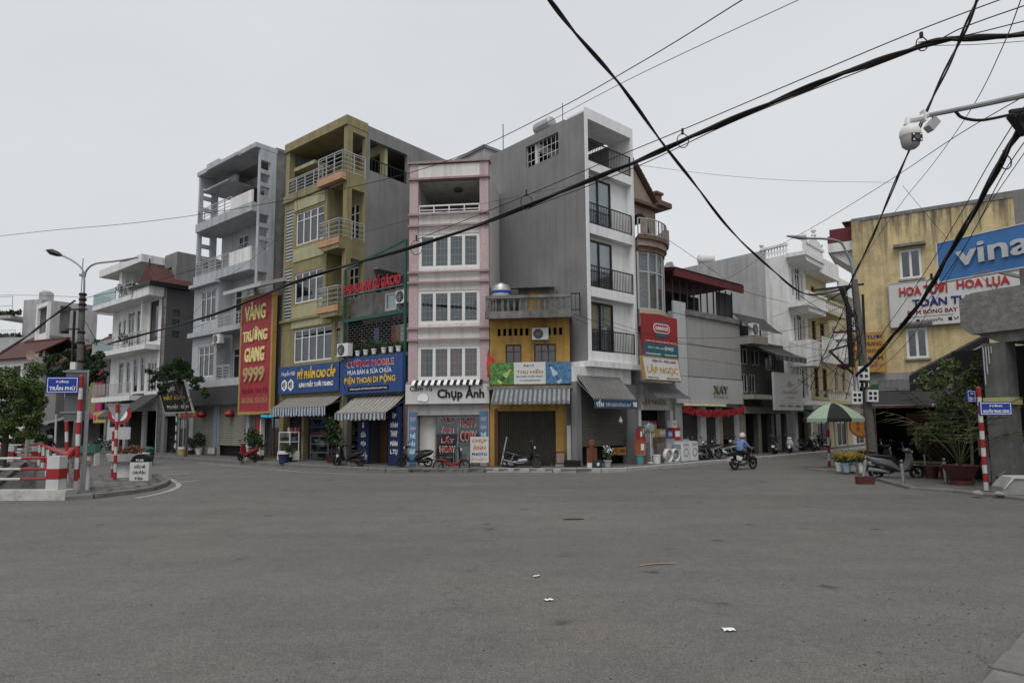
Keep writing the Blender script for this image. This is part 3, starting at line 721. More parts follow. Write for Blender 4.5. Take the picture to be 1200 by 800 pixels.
b = MB(); b.box(-0.15, 3.3, 0.3, 2.2, 17.55, 17.68); b.box(2.0, 3.2, 0.9, 1.1, 17.68, 18.2); b.build('terrace_canopy', GBLUE, h)
for z in (15.0, 11.45): MB().box(0.01, W-0.26, -0.3 if z > 15 else -0.12, 1.6, z-0.35, z+0.2).build('balcony_slab', GBLUE, h)
b = MB(); b.box(-0.15, W+0.05, -0.3, 0.0, 4.3, 4.75); b.box(-0.15, 3.5, -0.3, 0.0, 7.6, 7.9); b.box(3.5, W+0.05, -0.3, 0.88, 7.6, 7.9); b.box(-0.1, 3.4, -0.35, -0.0, 10.85, 11.05); b.build('ledge', GBLUE, h)
b = MB(); b.box(4.6, W-0.27, -0.1, 0.0, 15.2, 15.95); b.box(4.6, W-0.27, -0.1, 0.0, 11.65, 12.5); b.build('parapet_panel', WHITE, h)
railing(h, [(0.2, -0.05), (4.6, -0.05)], 15.2, 16.1, GREYM, 'h', nh=4, posts=0.9); railing(h, [(0.2, -0.05), (4.6, -0.05)], 11.65, 12.55, GREYM, 'h', nh=4, posts=0.9)
railing(h, [(3.3, 0.02), (4.9, 0.02)], 4.78, 5.6, GREYM, 'h', nh=5, posts=0.8); railing(h, [(3.5, -0.1), (6.9, -0.1)], 7.9, 8.7, GREYM, 'h', nh=4, posts=0.9)
MB().box(-0.1, W-0.3, -0.36, -0.01, 3.2, 4.28).build('shop_fascia', mat('dark_fascia', (0.075, 0.075, 0.08), var=0.1, streak=0.3), h)
for (a, c, d, e) in holes[:1]+holes[3:4]: window(h, a, c, d, e, 0.05, 3, 0.5, 0.07, curtain=CURT, gm=GLASSD)
for (a, c, d, e) in holes[1:3]+holes[4:6]: window(h, a, c, d, e, 0.95, 1 if c-a < 1 else 2, 0.45, 0.07, gm=GLASSD, curtain=CURT)
window(h, 2.4, 3.7, 12.0, 14.3, 1.65, 2, 0.5, 0.07, name='balcony_door', gm=GLASSD); window(h, 5.6, 6.4, 12.3, 14.2, 1.65, 1, 0.5, 0.07, gm=GLASSD)
shutter(h, 0.55, 3.3, 0.15, 3.15, 0.1, SHUT); shutter(h, 3.75, 7.1, 0.75, 3.15, 0.1, SHUT)
MB().box(0.55, 7.1, 0.3, 0.32, 0.15, 3.15).build('interior_shade_panel', DARK, h)  # dark sheet behind the openings, stands in for the unlit shop depth
MB().box(3.32, 3.72, -0.06, -0.005, 0.15, 3.2).build('pilaster', mat('blue_grey_pilaster', (0.20, 0.27, 0.34), var=0.1), h)
aircon(LR, 'air conditioner on the first-floor balcony ledge of the grey-blue house', 2.45, 6.95, -0.02, 0.8, 0.55)
for i, (x, lab) in enumerate(((1.95, 'red paper lantern over the left roller shutter of the grey-blue house'), (5.4, 'red paper lantern over the right roller shutter, next to the gold-shop sign'))):
    t = G.thing('lantern', lab, 'lantern', x, -0.15, 2.42, group='lanterns at the grey-blue house')
    MB().lathe([(0.06, 0), (0.2, 0.06), (0.29, 0.2), (0.2, 0.34), (0.06, 0.4)], 14).build('shade', RED, t, smooth=True)
    b = MB(); b.lathe([(0, -0.05), (0.08, -0.05), (0.08, 0.01), (0, 0.01)], 10); b.lathe([(0, 0.39), (0.07, 0.39), (0.07, 0.44), (0, 0.44)], 10); b.tube([(0, 0, 0.44), (0, 0, 0.72)], 0.008, 4); b.tube([(0, 0, -0.05), (0, 0, -0.28)], 0.02, 5); b.build('fittings', GOLD, t)

# ---- white house with cantilevered roof
Hh = LR.sub(-14.8); W = 9.6
h = Hh.thing('white_balcony_house', 'white three-storey house with cantilevered flat roof and glass balcony', 'house')
hz = [(1.1, 1.7, 8.7, 10.0), (2.1, 2.6, 7.9, 10.1), (3.0, 4.2, 7.9, 10.5), (4.6, 5.3, 7.9, 10.5), (5.7, 6.6, 7.9, 10.6), (1.6, 2.6, 4.4, 6.8), (3.1, 3.9, 4.4, 6.8), (4.4, 5.3, 4.4, 6.9), (5.7, 6.5, 4.4, 6.9), (0.5, 3.1, 0.15, 3.0), (3.6, 6.4, 0.15, 3.0)]
b = MB(); b.wall(0, 6.9, 0, 11.2, 0, 0.2, hz); b.build('front_wall', WHITE, h)
b = MB(); b.box(0, 0.2, 0.2, 9, 0, 11.2); b.box(6.9, 7.1, -0.6, 1.0, 7.4, 11.0); b.build('white_side_wall', WHITE, h)
b = MB(); b.wall(7.1, W, 0, 11.6, -0.2, 0.0, [(7.5, 8.9, 7.9, 10.8), (7.5, 9.0, 4.3, 6.4), (7.3, 9.3, 0.15, 3.0)]); b.build('bay_front', WHITE, h)
b = MB(); b.wall(-0.2, 9, 0, 11.6, W-0.2, W, [(0.45, 0.95, 9.6, 10.1), (0.45, 0.95, 8.85, 9.4), (0.45, 0.95, 8.1, 8.6)], side=True); b.build('grey_side_wall', mat('dark_grey_side_render', (0.115, 0.115, 0.12), var=0.12, scale=0.8, streak=0.3, bump=0.15), h)
for z in (9.6, 8.85, 8.1): MB().box(W-0.08, W-0.05, 0.45, 0.95, z, z+0.5).build('side_pane', GLASSC, h)
MB().box(W-0.55, W-0.5, 0.3, 1.1, 7.8, 10.4).build('light_shaft', WHITE2, h)
b = MB(); b.wall(2.4, 9.4, 11.2, 13.9, 1.9, 2.1, [(4.6, 5.5, 11.4, 13.2), (6.2, 7.4, 11.4, 13.4), (7.9, 8.9, 11.4, 13.2)]); b.build('penthouse_wall', WHITE, h)
MB().box(2.6, 3.1, -0.6, 0.3, 11.2, 13.6).build('column', WHITE, h)
b = MB(); b.box(-0.4, 7.6, -1.0, 6, 13.6, 14.15); b.build('roof_slab', WHITE, h); MB().box(7.6, W, 0.6, 8, 13.3, 14.3).build('tower_roof', CEMENT, h)
MB().box(W-0.7, W+0.02, 0.55, 8, 11.6, 13.3).build('stair_tower', CEMENT, h)
b = MB(); b.box(-0.6, 6.9, -1.3, 0.0, 10.9, 11.25); b.box(-0.6, 9.4, -1.2, 0.0, 7.2, 7.55); b.box(-0.3, 7, -1.1, 0, 3.75, 4.1); b.box(7.05, W+0.05, -1.2, -0.2, 10.9, 11.8); b.build('balcony_slab', WHITE, h)
b = MB(); b.box(-0.55, 3.9, -1.27, -1.25, 11.27, 12.2); b.box(-0.55, -0.53, -1.25, 0, 11.27, 12.2); b.build('glass_balustrade', GLASSG, h)
b = MB(); b.box(-0.55, 3.6, -1.17, -1.15, 7.57, 8.4); b.build('lower_glass_balustrade', GLASSG, h)
railing(h, [(3.9, -1.25), (6.9, -1.25)], 11.27, 12.2, GREYM, 'h', nh=5, posts=0.8); railing(h, [(3.6, -1.15), (9.4, -1.15)], 7.57, 8.5, GREYM, 'h', nh=5, posts=0.9); railing(h, [(-0.2, -1.05), (6.9, -1.05)], 4.1, 5.0, GREYM, 'v', gap=0.16)
for q in hz[:9]: window(h, *q, 0.05, 1 if q[1]-q[0] < 1.1 else 2, 0.45, 0.06, gm=GLASSD, curtain=CURT)
window(h, 7.5, 8.9, 7.9, 10.8, -0.15, 1, 0, 0.08, fm=WOOD, gm=GLASSD, name='balcony_door'); window(h, 7.5, 9.0, 4.3, 6.4, -0.15, 3, 0.5, 0.07, gm=GLASSD)
for q in ((4.6, 5.5, 11.4, 13.2), (6.2, 7.4, 11.4, 13.4), (7.9, 8.9, 11.4, 13.2)): window(h, *q, 1.95, 1, 0, 0.07, fm=BLACKM, gm=GLASSD, name='penthouse_door')
b = MB(); b.prism([(7.6, 11.85), (10.0, 11.85), (8.8, 13.0)], -1.1, -0.9); b.prism([(7.6, 11.85), (10.0, 11.85), (8.8, 13.1)], -0.9, 1.6); b.prism([(8.75, 13.0), (8.85, 13.0), (8.8, 13.6)], -0.95, -0.85)
b.build('tiled_porch_roof', ROOFT, h)
MB().box(6.8, 10.0, -1.3, 1.4, 11.55, 11.85).build('porch_eaves', BLACKM, h)
b = MB(); b.box(0.3, 9.4, 0.5, 0.55, 0.1, 3.2); b.build('interior_shade_panel', DARK, h)
MB().box(0.2, W-0.2, 8.8, 9, 0, 13.2).build('rear_wall', CEMENT, h)
folding(h, 4.0, 6.3, 0.15, 2.9, 0.2, mat('olive_brown_gate', (0.08, 0.075, 0.055), var=0.2))
t = Hh.thing('laundry', 'grey striped cloth drying on the lowest balcony rail of the white house', 'laundry', 0.3, -1.13, 4.25)
for i in range(3):
    b = MB()
    for k in range(6): b.quad((i*0.75+k*0.115, 0.02*math.sin(k*2), 0), (i*0.75+(k+1)*0.115, 0.02*math.sin(k*2+2), 0), (i*0.75+(k+1)*0.115, 0, 0.85), (i*0.75+k*0.115, 0, 0.85))
    b.build('cloth', mat('grey_pink_cloth', (0.30, 0.26, 0.25), var=0.25, scale=14), t, fix=False)
t = awning(Hh, 'beige shop awning under the balcony of the white house', 0.6, 4.8, 0, 3.5, -1.3, 2.95, AWCLOTH, AWCLOTH, 0.2)
t = awning(Hh, 'large dark tarpaulin awning left of the black sign', 4.6, 9.6, 0.0, 4.3, -2.2, 2.7, mat('dark_tarpaulin', (0.07, 0.07, 0.068), var=0.15), mat('dark_tarpaulin', (0.07, 0.07, 0.068)), 0.3)
s = signboard(Hh, 'small yellow shop sign with red letters under the white house', 1.6, 4.0, 2.2, 2.95, -1.45, mat('yellow_sign', (0.50, 0.36, 0.08), var=0.06), None, 0.06)
stext(s, 'HẢI HOÀNG', 0.3, 0.92, 0.34, 0.7, LETR, bold=0.02); MB().lathe([(0.0, -0.07), (0.22, -0.07), (0.22, -0.065), (0, -0.065)], 14, (0.35, 0, 0.38), 'y').build('emblem', LETR, s)
s = signboard(LR, 'tilted black sign with yellow letters and white border below the white house', -0.9, 2.9, 2.75, 4.75, -1.5, SIGNBLACK, SIGNWHITE, 0.08, 0.06, rx=R(17))
stext(s, 'MẮT KÍNH', 0.12, 0.86, 0.42, 0.60, LETY, bold=0.05); stext(s, 'ĐO MẮT - KÍNH', 0.15, 0.9, 0.14, 0.30, LETW, bold=0.04); stext(s, 'Nguyệt', 0.28, 0.62, 0.66, 0.88, LETW, shear=0.3)
MB().lathe([(0.1, -0.095), (0.22, -0.095), (0.22, -0.088), (0.1, -0.088)], 14, (0.75, 0, 1.72), 'y').build('emblem', LETW, s)
s = signboard(LR, 'small red strip sign above the dark doorway beside the thin tree', -1.3, 1.0, 2.45, 2.85, -0.4, SIGNRED2, None, 0.05)
stext(s, 'VÀNG BẠC', 0.2, 0.7, 0.3, 0.7, LETO); MB().lathe([(0, -0.06), (0.2, -0.06), (0.2, -0.05), (0, -0.05)], 12, (1.9, 0, 0.25), 'y').build('emblem', GOLD, s)
# narrow dark infill shop between the white and the grey-blue houses
N_ = LR.sub(-5.15)
h = N_.thing('infill_shop', 'narrow dark single-storey shop between the white house and grey-blue house', 'shop')
b = MB(); b.wall(0, 4.1, 0, 4.2, 0, 0.2, [(0.5, 2.2, 0.15, 2.6), (2.5, 3.9, 0.15, 2.5)]); b.box(0, 4.1, 0.2, 6, 4.0, 4.2); b.build('wall', CEMENT, h)
MB().box(0.3, 4.0, 0.9, 0.95, 0.1, 2.7).build('interior_shade_panel', DARK, h)
window(h, 2.5, 3.9, 0.15, 2.5, 0.06, 2, 0, 0.06, fm=GREYM, gm=GLASSD, name='glass_door')
MB().box(2.25, 2.45, -0.03, -0.004, 0.15, 2.9).build('sign_column', SIGNBLACK, h)
for i, z in enumerate((0.45, 1.0, 1.6, 2.2)): MB().box(2.28, 2.43, -0.045, -0.032, z, z+0.36).build('pasted_notice', SIGNWHITE, h)
MB().box(3.9, 4.1, -0.3, -0.005, 3.2, 4.6).build('orange_side_panel', mat('orange_panel', (0.45, 0.12, 0.04), var=0.1), h)

# ---- low shops further left, behind the trees
S1 = LR.sub(-21.5)
h = S1.thing('pink_sign_shop', 'two-storey shop with tall magenta framed sign left of the white house', 'shop')
b = MB(); b.wall(0, 6.5, 0, 7.4, 0, 0.2, [(0.6, 6.0, 0.15, 2.5)]); b.box(0, 6.5, 0.2, 9, 7.2, 7.4); b.box(6.3, 6.5, 0.2, 9, 0, 7.2); b.box(0, 0.2, 0.2, 9, 0, 7.2); b.build('wall', CEMENT, h)
MB().box(0.4, 6.2, 1.6, 1.65, 0.1, 2.8).build('interior_shade_panel', DARK, h)
MB().box(-0.2, 6.7, -0.4, 9.2, 7.4, 7.6).build('roof', ROOFT, h)
MAG = mat('magenta_frame', (0.45, 0.02, 0.14), var=0.08)
s = signboard(S1, 'tall gold-green shop sign in a thick magenta frame', 2.0, 6.0, 2.55, 6.4, -0.15, MAG, None, 0.15); MB().box(0.45, 2.75, -0.162, -0.152, 0.45, 3.55).build('gold_green_face', mat('gold_green_board', (0.24, 0.22, 0.09), var=0.15), s)
b = MB()
for (p, q) in (((1.3, 1.5), (1.9, 1.7)), ((1.4, 2.0), (1.6, 2.5)), ((1.6, 2.5), (2.2, 2.4)), ((2.0, 1.4), (2.5, 1.5)), ((2.2, 2.4), (2.4, 2.0))): b.bar((p[0]-0.35, -0.17, p[1]), (q[0]-0.35, -0.17, q[1]), 0.03, 0.12)
b.build('emblem', BROWN, s)
S2 = LR.sub(-31.0)
h = S2.thing('orange_sign_shop', 'single-storey shop with wide orange sign seen between the striped posts', 'shop')
b = MB(); b.wall(0, 9.3, 0, 5.6, 0, 0.2, [(0.6, 4.4, 0.15, 2.6), (4.9, 8.8, 0.15, 2.6)]); b.box(0, 9.3, 0.2, 9, 5.4, 5.6); b.box(9.1, 9.3, 0.2, 9, 0, 5.4); b.build('wall', CEMENT, h)
MB().box(0.4, 9.0, 2.2, 2.25, 0.1, 2.8).build('interior_shade_panel', DARK, h)
b = MB()
for i in range(18): b.bar((9.5*i/17-0.1, -0.8, 5.5), (9.5*i/17-0.1, 4.6, 7.0), 0.5, 0.08)
b.build('tiled_roof', ROOFT, h)
s = signboard(S2, 'wide orange shop sign with round gold emblem', 0.0, 6.6, 2.7, 5.0, -0.3, mat('orange_sign', (0.50, 0.11, 0.03), var=0.08), None, 0.2)
stext(s, 'Tiệm bánh', 0.32, 0.8, 0.42, 0.72, SIGNGREY, bold=0.03)
MB().lathe([(0.5, -0.22), (0.62, -0.22), (0.62, -0.2), (0.5, -0.2)], 20, (1.3, 0, 1.15), 'y').build('emblem_ring', GOLD, s)
b = MB(); b.bar((1.3, -0.21, 0.75), (1.3, -0.21, 1.5), 0.03, 0.1); b.bar((1.05, -0.21, 1.2), (1.55, -0.21, 1.2), 0.03, 0.1); b.build('emblem', GOLD, s)
awning(S2, 'grey canvas awning under the orange shop sign', 2.2, 9.2, -0.1, 2.9, -2.0, 2.2, AWCLOTH, AWCLOTH, 0.15)

# ---- unfinished tall house far left
U = LR.sub(-34.8)
h = U.thing('unfinished_house', 'unfinished white-fronted house with bare grey side wall and open top floor', 'house')
W = 3.6
b = MB(); b.wall(0, W, 0, 13.9, 0, 0.25, [(0.45, W-0.3, 10.9, 13.5), (0.8, 2.8, 7.3, 10.0), (0.6, 3.0, 0.2, 3.0)]); b.build('front_wall', WHITE2, h)
b = MB(); b.wall(0.25, 16, 0, 14.0, W-0.25, W, [(1.0, 1.9, 10.9, 13.6), (4.2, 6.6, 10.6, 13.2), (7.3, 9.6, 10.6, 13.0), (10.4, 13, 10.6, 13.0)], side=True); b.build('side_wall', CEMENTL, h)
b = MB(); b.box(0, W, 0.25, 3.6, 10.3, 10.6); b.box(0.0, W-0.25, 0.25, 3.0, 13.6, 13.9); b.box(0.0, 0.25, 0.25, 3.6, 0, 13.6); b.box(0, W-0.25, 3.4, 3.6, 0, 10.3); b.build('inner_slabs', CEMENTL, h)
window(h, 0.8, 2.8, 7.3, 10.0, 0.06, 2, 0.6, 0.1)
MB().box(-0.3, W+0.2, -0.5, -0.01, 7.0, 7.3).build('sill', WHITE, h)
b = MB(); b.quad((W+0.02, 0.6, 8.3), (W+2.6, 0.6, 7.0), (W+2.6, 16, 7.0), (W+0.02, 16, 10.8)); b.quad((W+0.02, 0.6, 8.3), (W+0.02, 0.6, 6.6), (W+2.6, 0.6, 6.0), (W+2.6, 0.6, 7.0)); b.build('lean_to_roof', mat('dark_green_sheet', (0.03, 0.05, 0.048), var=0.15), h, fix=False)
# ---- grey house with roof tank, far left edge
va_ = at(-40, 500, 82); V = Frame(va_.x, va_.y, R(-12))
h = V.thing('grey_roof_tank_house', 'distant grey concrete house with roof terrace at the left edge', 'house')
b = MB(); b.box(0, 10, 0, 10, 0, 13.2); b.box(6.6, 9.4, 1, 6, 13.2, 18.2); b.box(4.0, 6.6, -0.6, 5, 15.6, 16.0); b.build('wall', CEMENTL, h)
for x in (1.2, 3.4, 5.6, 7.8):
    for z in (7.0, 10.3): window(h, x, x+1.1, z, z+1.6, -0.05, 2, 0.4, 0.08, gm=DARK)
railing(h, [(4.0, -0.5), (6.6, -0.5)], 16.0, 18.4, STEEL, 'h', nh=1, posts=2.0, bar=0.03); railing(h, [(0, 0.1), (6.6, 0.1)], 13.2, 14.2, GREYM, 'v', gap=0.3)
t = V.thing('water_tank', 'round steel water tank on the distant grey house', 'water tank', 8.4, 2.5, 18.2)
MB().lathe([(0, 0), (0.8, 0), (0.8, 1.1), (0.5, 1.35), (0, 1.4)], 14).build('tank', INOX, t, smooth=True)
for i, (x, y, z, lab) in enumerate(((5.3, -0.3, 16.0, 'row of dark plants on the balcony of the distant grey house'), (4.5, 0.5, 13.2, 'dark shrub on the lower terrace of the distant grey house'))):
    t = V.thing('balcony_plant', lab, 'plant', x, y, z); r_ = random.Random(i)
    c = MB(); leaves(c, 260, blob_points([(k*0.9-1.5, 0, 0.35, 0.4) for k in range(5)], r_), 0.2, r_); c.build('foliage', LEAF2, t, fix=False)
    b = MB()
    for k in range(5): b.box(k*0.9-1.7, k*0.9-1.3, -0.2, 0.2, 0, 0.25)
    b.build('pots', TERRA, t)
t = thing('antenna_mast', 'thin antenna mast rising beside the unfinished house', 'antenna', U.w(-0.8, 4, 0)); b = MB(); b.tube([(0, 0, 0), (0, 0, 19.6)], 0.05, 5); b.bar((-0.25, 0, 17.8), (0.25, 0, 17.8), 0.25); b.build('mast', STEEL, t)
# red-roofed old houses low at the far left
for i, (u, Y, w_, hh, lab, wm) in enumerate(((22, 62, 5.0, 11.4, 'old house with red tiled roof at the far left', CREAM), (46, 56, 4.2, 9.2, 'low house with faded red roof below the grey house', CEMENT), (5, 56, 5.5, 9.8, 'dark-gabled low house at the left edge of the view', CREAM), (112, 60, 5.5, 11.0, 'red-roofed house behind the concrete lamp pole', CEMENT))):
    p = at(u, 500, Y); h = thing('red_roof_house', lab, 'house', (p.x, p.y, 0), LR.ang+0.25)
    MB().box(-w_/2, w_/2, 0, 6, 0, hh-1.8).build('wall', wm, h)
    b = MB(); e = 0.4
    for k in range(12):
        x = -w_/2-e+(w_+2*e)*(k+0.5)/12; ww = (w_+2*e)/12*0.96
        b.bar((x, -e, hh-2.0), (x, 3.0, hh), ww, 0.1); b.bar((x, 3.02, hh), (x, 6+e, hh-2.0), ww, 0.1)
    b.build('roof', ROOFT, h)
    MB().box(-w_/2-0.5, w_/2+0.5, 2.85, 3.2, hh, hh+0.16).build('ridge', ROOFT, h)
    for k in (-1, 1): MB().box(k*w_/4-0.5, k*w_/4+0.5, -0.03, -0.005, hh-4.2, hh-2.6).build('window', BLACKM, h)
t = thing('satellite_dish', 'round satellite dish above the hedge at far left', 'satellite dish', at(36, 416, 52))
MB().lathe([(0.0, 0.06), (0.2, 0.04), (0.38, 0.0), (0.4, -0.02), (0.2, 0.02), (0, 0.04)], 18, (0, 0, 0), 'y').build('dish', mat('rusty_dish', (0.34, 0.22, 0.17), var=0.2), t, smooth=True)
b = MB(); b.tube([(0, 0.1, 0), (0, 0.4, -1.0), (0, 0.4, -6.8)], 0.05, 6); b.build('mast', STEEL, t)

# ---- gold shop (low) with tall red sign
GS = LR.sub(6.45)
h = GS.thing('gold_shop', 'low gold shop with red door posts behind the tall red sign', 'shop'); W = 3.1
b = MB(); b.wall(0, W, 0, 9.2, 0.15, 0.35, [(0.35, 2.95, 0.15, 2.4)]); b.box(0, W, 0.35, 6, 9.0, 9.2); b.build('wall', CEMENT, h)
b = MB(); b.box(0.9, 1.25, -0.12, 0.14, 0.15, 2.85); b.build('red_post', RED, h)
MB().box(1.3, 1.42, -0.1, 0.14, 0.15, 2.6).build('white_jamb', FRAMEW, h)
window(h, 1.45, 2.95, 0.15, 2.4, 0.2, 2, 0, 0.09, fm=WOOD, gm=GLASSD, name='wooden_glass_door')
MB().box(0.4, 2.95, 0.9, 0.95, 0.1, 2.6).build('interior_shade_panel', DARK, h)
b = MB(); b.add([(-0.6, -1.5, 9.35), (3.4, -1.5, 9.35), (3.4, 0.2, 9.95), (-0.6, 0.2, 9.95), (-0.6, -1.5, 9.55), (3.4, -1.5, 9.55), (3.4, 0.2, 10.15), (-0.6, 0.2, 10.15)], [(0, 1, 2, 3), (7, 6, 5, 4), (0, 4, 5, 1), (1, 5, 6, 2), (2, 6, 7, 3), (3, 7, 4, 0)]); b.build('lean_to_roof', SIGNGREY, h)
s = signboard(LR, 'tall red sign with cream letters VÀNG TRƯỜNG GIANG 9999 in a gold frame', 6.0, 9.45, 2.55, 9.3, -0.25, SIGNRED, GOLD, 0.22, 0.16)
for (tx, a, c, d, e) in (('VÀNG', .16, .80, .786, .945), ('TRƯỜNG', .12, .86, .607, .73), ('GIANG', .19, .79, .436, .557), ('9999', .16, .80, .27, .393)):
    stext(s, tx, a, c, d, e, LETC if tx != '9999' else mat('tarnished_letters', (0.48, 0.34, 0.17), var=0.1), bold=0.04, depth=0.07)
stext(s, 'MUA BÁN - TRAO ĐỔI', .10, .90, .172, .24, LETDR, bold=0.03); stext(s, 'GIA CÔNG - SỬA CHỮA', .10, .90, .095, .155, mat('tan_letters', (0.48, 0.28, 0.14)), bold=0.03)
s = signboard(LR, 'small lit blue letter sign under the gold shop sign', 8.4, 9.9, 2.3, 2.6, -0.45, SIGNBLACK, None, 0.04)
em = bpy.data.materials.new('blue_led_letters'); em.use_nodes = True; em.node_tree.nodes['Principled BSDF'].inputs['Base Color'].default_value = (0.02, 0.25, 0.4, 1); em.node_tree.nodes['Principled BSDF'].inputs['Emission Color'].default_value = (0.05, 0.5, 0.8, 1); em.node_tree.nodes['Principled BSDF'].inputs['Emission Strength'].default_value = 0.8
stext(s, 'VÀNG BẠC', 0.06, 0.94, 0.15, 0.85, em, bold=0.02)

# ---- olive house
O = LR.sub(9.55); W = 5.65
h = O.thing('olive_house', 'tall olive-yellow house with white windows, corner balconies and open roof terrace', 'house')
wz = [(1.15, 3.75, 11.65, 13.45), (1.15, 3.75, 8.45, 10.1), (1.2, 4.6, 5.25, 7.0)]
b = MB(); b.wall(0, 4.0, 5.0, 14.3, 0, 0.22, wz[:2]+[(0.15, 0.85, 10.9, 13.8), (0.15, 0.85, 7.6, 10.5), (1.2, 4.6, 5.25, 7.0)]); b.wall(4.0, W, 5.0, 7.55, 0, 0.22, [(1.2, 4.6, 5.25, 7.0), (4.85, 5.3, 5.4, 7.2)]); b.wall(0, W, 3.4, 5.0, 0, 0.22)
b.box(0, 0.4, 0.0, 0.4, 0, 3.4); b.box(2.1, 2.3, 0.02, 0.3, 0, 3.4); b.box(W-0.3, W, 0, 0.3, 0, 3.4); b.build('front_wall', OLIVE, h)
b = MB(); b.wall(4.0, W-0.25, 7.55, 14.3, 1.2, 1.4, [(4.25, 5.1, 7.9, 10.2), (4.25, 5.1, 11.2, 13.5)]); b.box(3.8, 4.0, 0.22, 1.4, 7.55, 14.3); b.build('balcony_back_wall', OLIVE, h)
b = MB(); b.box(W-0.3, W+0.01, -0.02, 0.28, 7.55, 17.2); b.box(0, 0.35, 0.0, 0.35, 14.3, 17.2); b.build('corner_column', OLIVE, h)
b = MB(); b.wall(0.28, 1.2, 7.55, 17.2, W-0.25, W, [(0.3, 1.1, 7.95, 10.3), (0.3, 1.1, 11.4, 13.9), (0.3, 1.1, 14.9, 16.9)], side=True); b.build('side_strip', OLIVE, h)
b = MB(); b.wall(1.2, 15, 0, 17.55, W-0.22, W+0.004, [(1.4, 4.0, 15.2, 16.9), (1.9, 3.5, 8.5, 9.9)], side=True); b.build('grey_side_wall', CEMENT, h)
b = MB(); b.box(0, 0.2, 0.35, 15, 0, 17.2); b.box(0.2, W-0.22, 14.8, 15, 0, 17.2); b.build('hidden_walls', CEMENT, h)
b = MB(); b.box(-0.02, W+0.03, -0.1, 1.25, 17.2, 17.68); b.build('roof_fascia', OLIVE, h); MB().box(0, W, 1.25, 15, 17.3, 17.6).build('roof_slab', CEMENT, h)
b = MB(); b.box(0.0, W, -0.12, 0.0, 14.25, 14.62); b.box(0.2, W-0.3, 0.22, 6, 14.3, 14.6); b.build('terrace_slab', OLIVE, h)
b = MB(); b.wall(0.35, W-0.25, 14.6, 17.2, 2.6, 2.8, [(1.5, 2.6, 14.6, 16.6), (3.4, 5.0, 14.9, 16.7)]); b.box(-0.1, 2.3, 0.3, 2.6, 16.15, 16.35); b.box(1.1, 1.35, 2.3, 2.6, 14.6, 16.15); b.build('terrace_room', OLIVEL, h)
MB().box(2.9, 3.2, 2.4, 2.62, 14.6, 17.1).build('orange_pillar', ORANGE, h)
b = MB(); b.prism([(1.2, 15.0), (2.6, 15.0), (1.9, 16.3)], 2.0, 2.12); b.build('shrine_gable', mat('shrine_pink', (0.45, 0.28, 0.22)), h)
railing(h, [(0.35, -0.04), (3.6, -0.04)], 14.62, 15.5, GREYM, 'h', nh=5, posts=0.8); railing(h, [(3.6, -0.3), (W, -0.3), (W, 1.1)], 14.62, 15.75, GREYM, 'h', nh=5, posts=0.8)
MB().box(3.6, W+0.05, -0.4, -0.12, 14.25, 14.62).build('orange_balcony_edge', ORANGE, h)
for z in (7.55, 10.95):
    b = MB(); b.prism([(3.95, z+0.3), (3.95, z), (4.3, z-0.25), (W-0.02, z-0.25), (W+0.02, z+0.3)], -0.45, 1.2); b.build('balcony_slab', OLIVE, h)
    MB().box(3.9, W+0.06, -0.5, -0.45, z-0.02, z+0.3).build('orange_balcony_edge', ORANGE, h)
    railing(h, [(3.98, 0.0), (3.98, -0.44), (W, -0.44), (W, 1.1)], z+0.3, z+1.25, GREYM, 'h', nh=4, posts=0.75)
    window(h, 4.25, 5.1, z+0.35, z+2.6, 1.25, 2, 0.5, 0.08, gm=GLASSD, name='balcony_door', curtain=CURT)
for (a, c, d, e) in wz: window(h, a, c, d, e, 0.05, 4 if c < 4 else 5, 0.42, 0.075, gm=GLASSD, bars=1, curtain=mat('dim_curtain', (0.16, 0.16, 0.165), var=0.2))
window(h, 4.85, 5.3, 5.4, 7.2, 0.05, 1, 0.4, 0.07, fm=OLIVE, gm=GLASSD)
slatbank(h, 0.15, 0.85, 10.9, 13.8, 0.02, GREYM, 16); slatbank(h, 0.15, 0.85, 7.6, 10.5, 0.02, GREYM, 16)
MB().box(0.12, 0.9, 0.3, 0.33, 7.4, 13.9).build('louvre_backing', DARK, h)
for z0_, z1_ in ((13.6, 14.2), (10.75, 11.45), (7.65, 8.3), (7.1, 7.5)): MB().box(1.0, 3.85 if z0_ > 7.2 else 4.6, -0.05, -0.004, z0_, z1_).build('pale_panel', OLIVEL, h)
MB().box(-0.06, W+0.05, -0.14, -0.006, 7.5, 7.62).build('ledge', OLIVE, h)
railing(h, [(W-0.1, 1.4), (W-0.1, 4.0)], 15.2, 15.9, BLACKM, 'v', gap=0.2, name='scroll_railing')
window(h, 1.9, 3.5, 8.5, 9.9, W-0.1, 3, 0, 0.12, fm=PINKD, gm=GLASSD, side=True)
MB().box(W+0.006, W+0.45, 1.7, 3.7, 9.95, 10.05).build('window_hood', CEMENT, h)
MB().box(0.4, W-0.3, 2.5, 2.55, 0.1, 3.4).build('interior_shade_panel', DARK, h)
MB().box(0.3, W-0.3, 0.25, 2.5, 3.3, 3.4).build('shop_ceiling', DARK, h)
s = signboard(LR, 'long blue sign MỸ PHẨM CAO CẤP in yellow letters under the olive house', 9.7, 15.1, 3.6, 5.05, -0.02, SIGNBLUE, None, 0.2)
stext(s, 'MỸ PHẨM CAO CẤP', .35, .955, .50, .93, LETY, bold=0.05, depth=0.04); stext(s, 'KÍNH MẮT THỜI TRANG', .38, .92, .20, .44, LETW, bold=0.02, depth=0.03); stext(s, 'Huyền Hải', .06, .30, .62, .87, LETW, bold=0.01, shear=0.2)
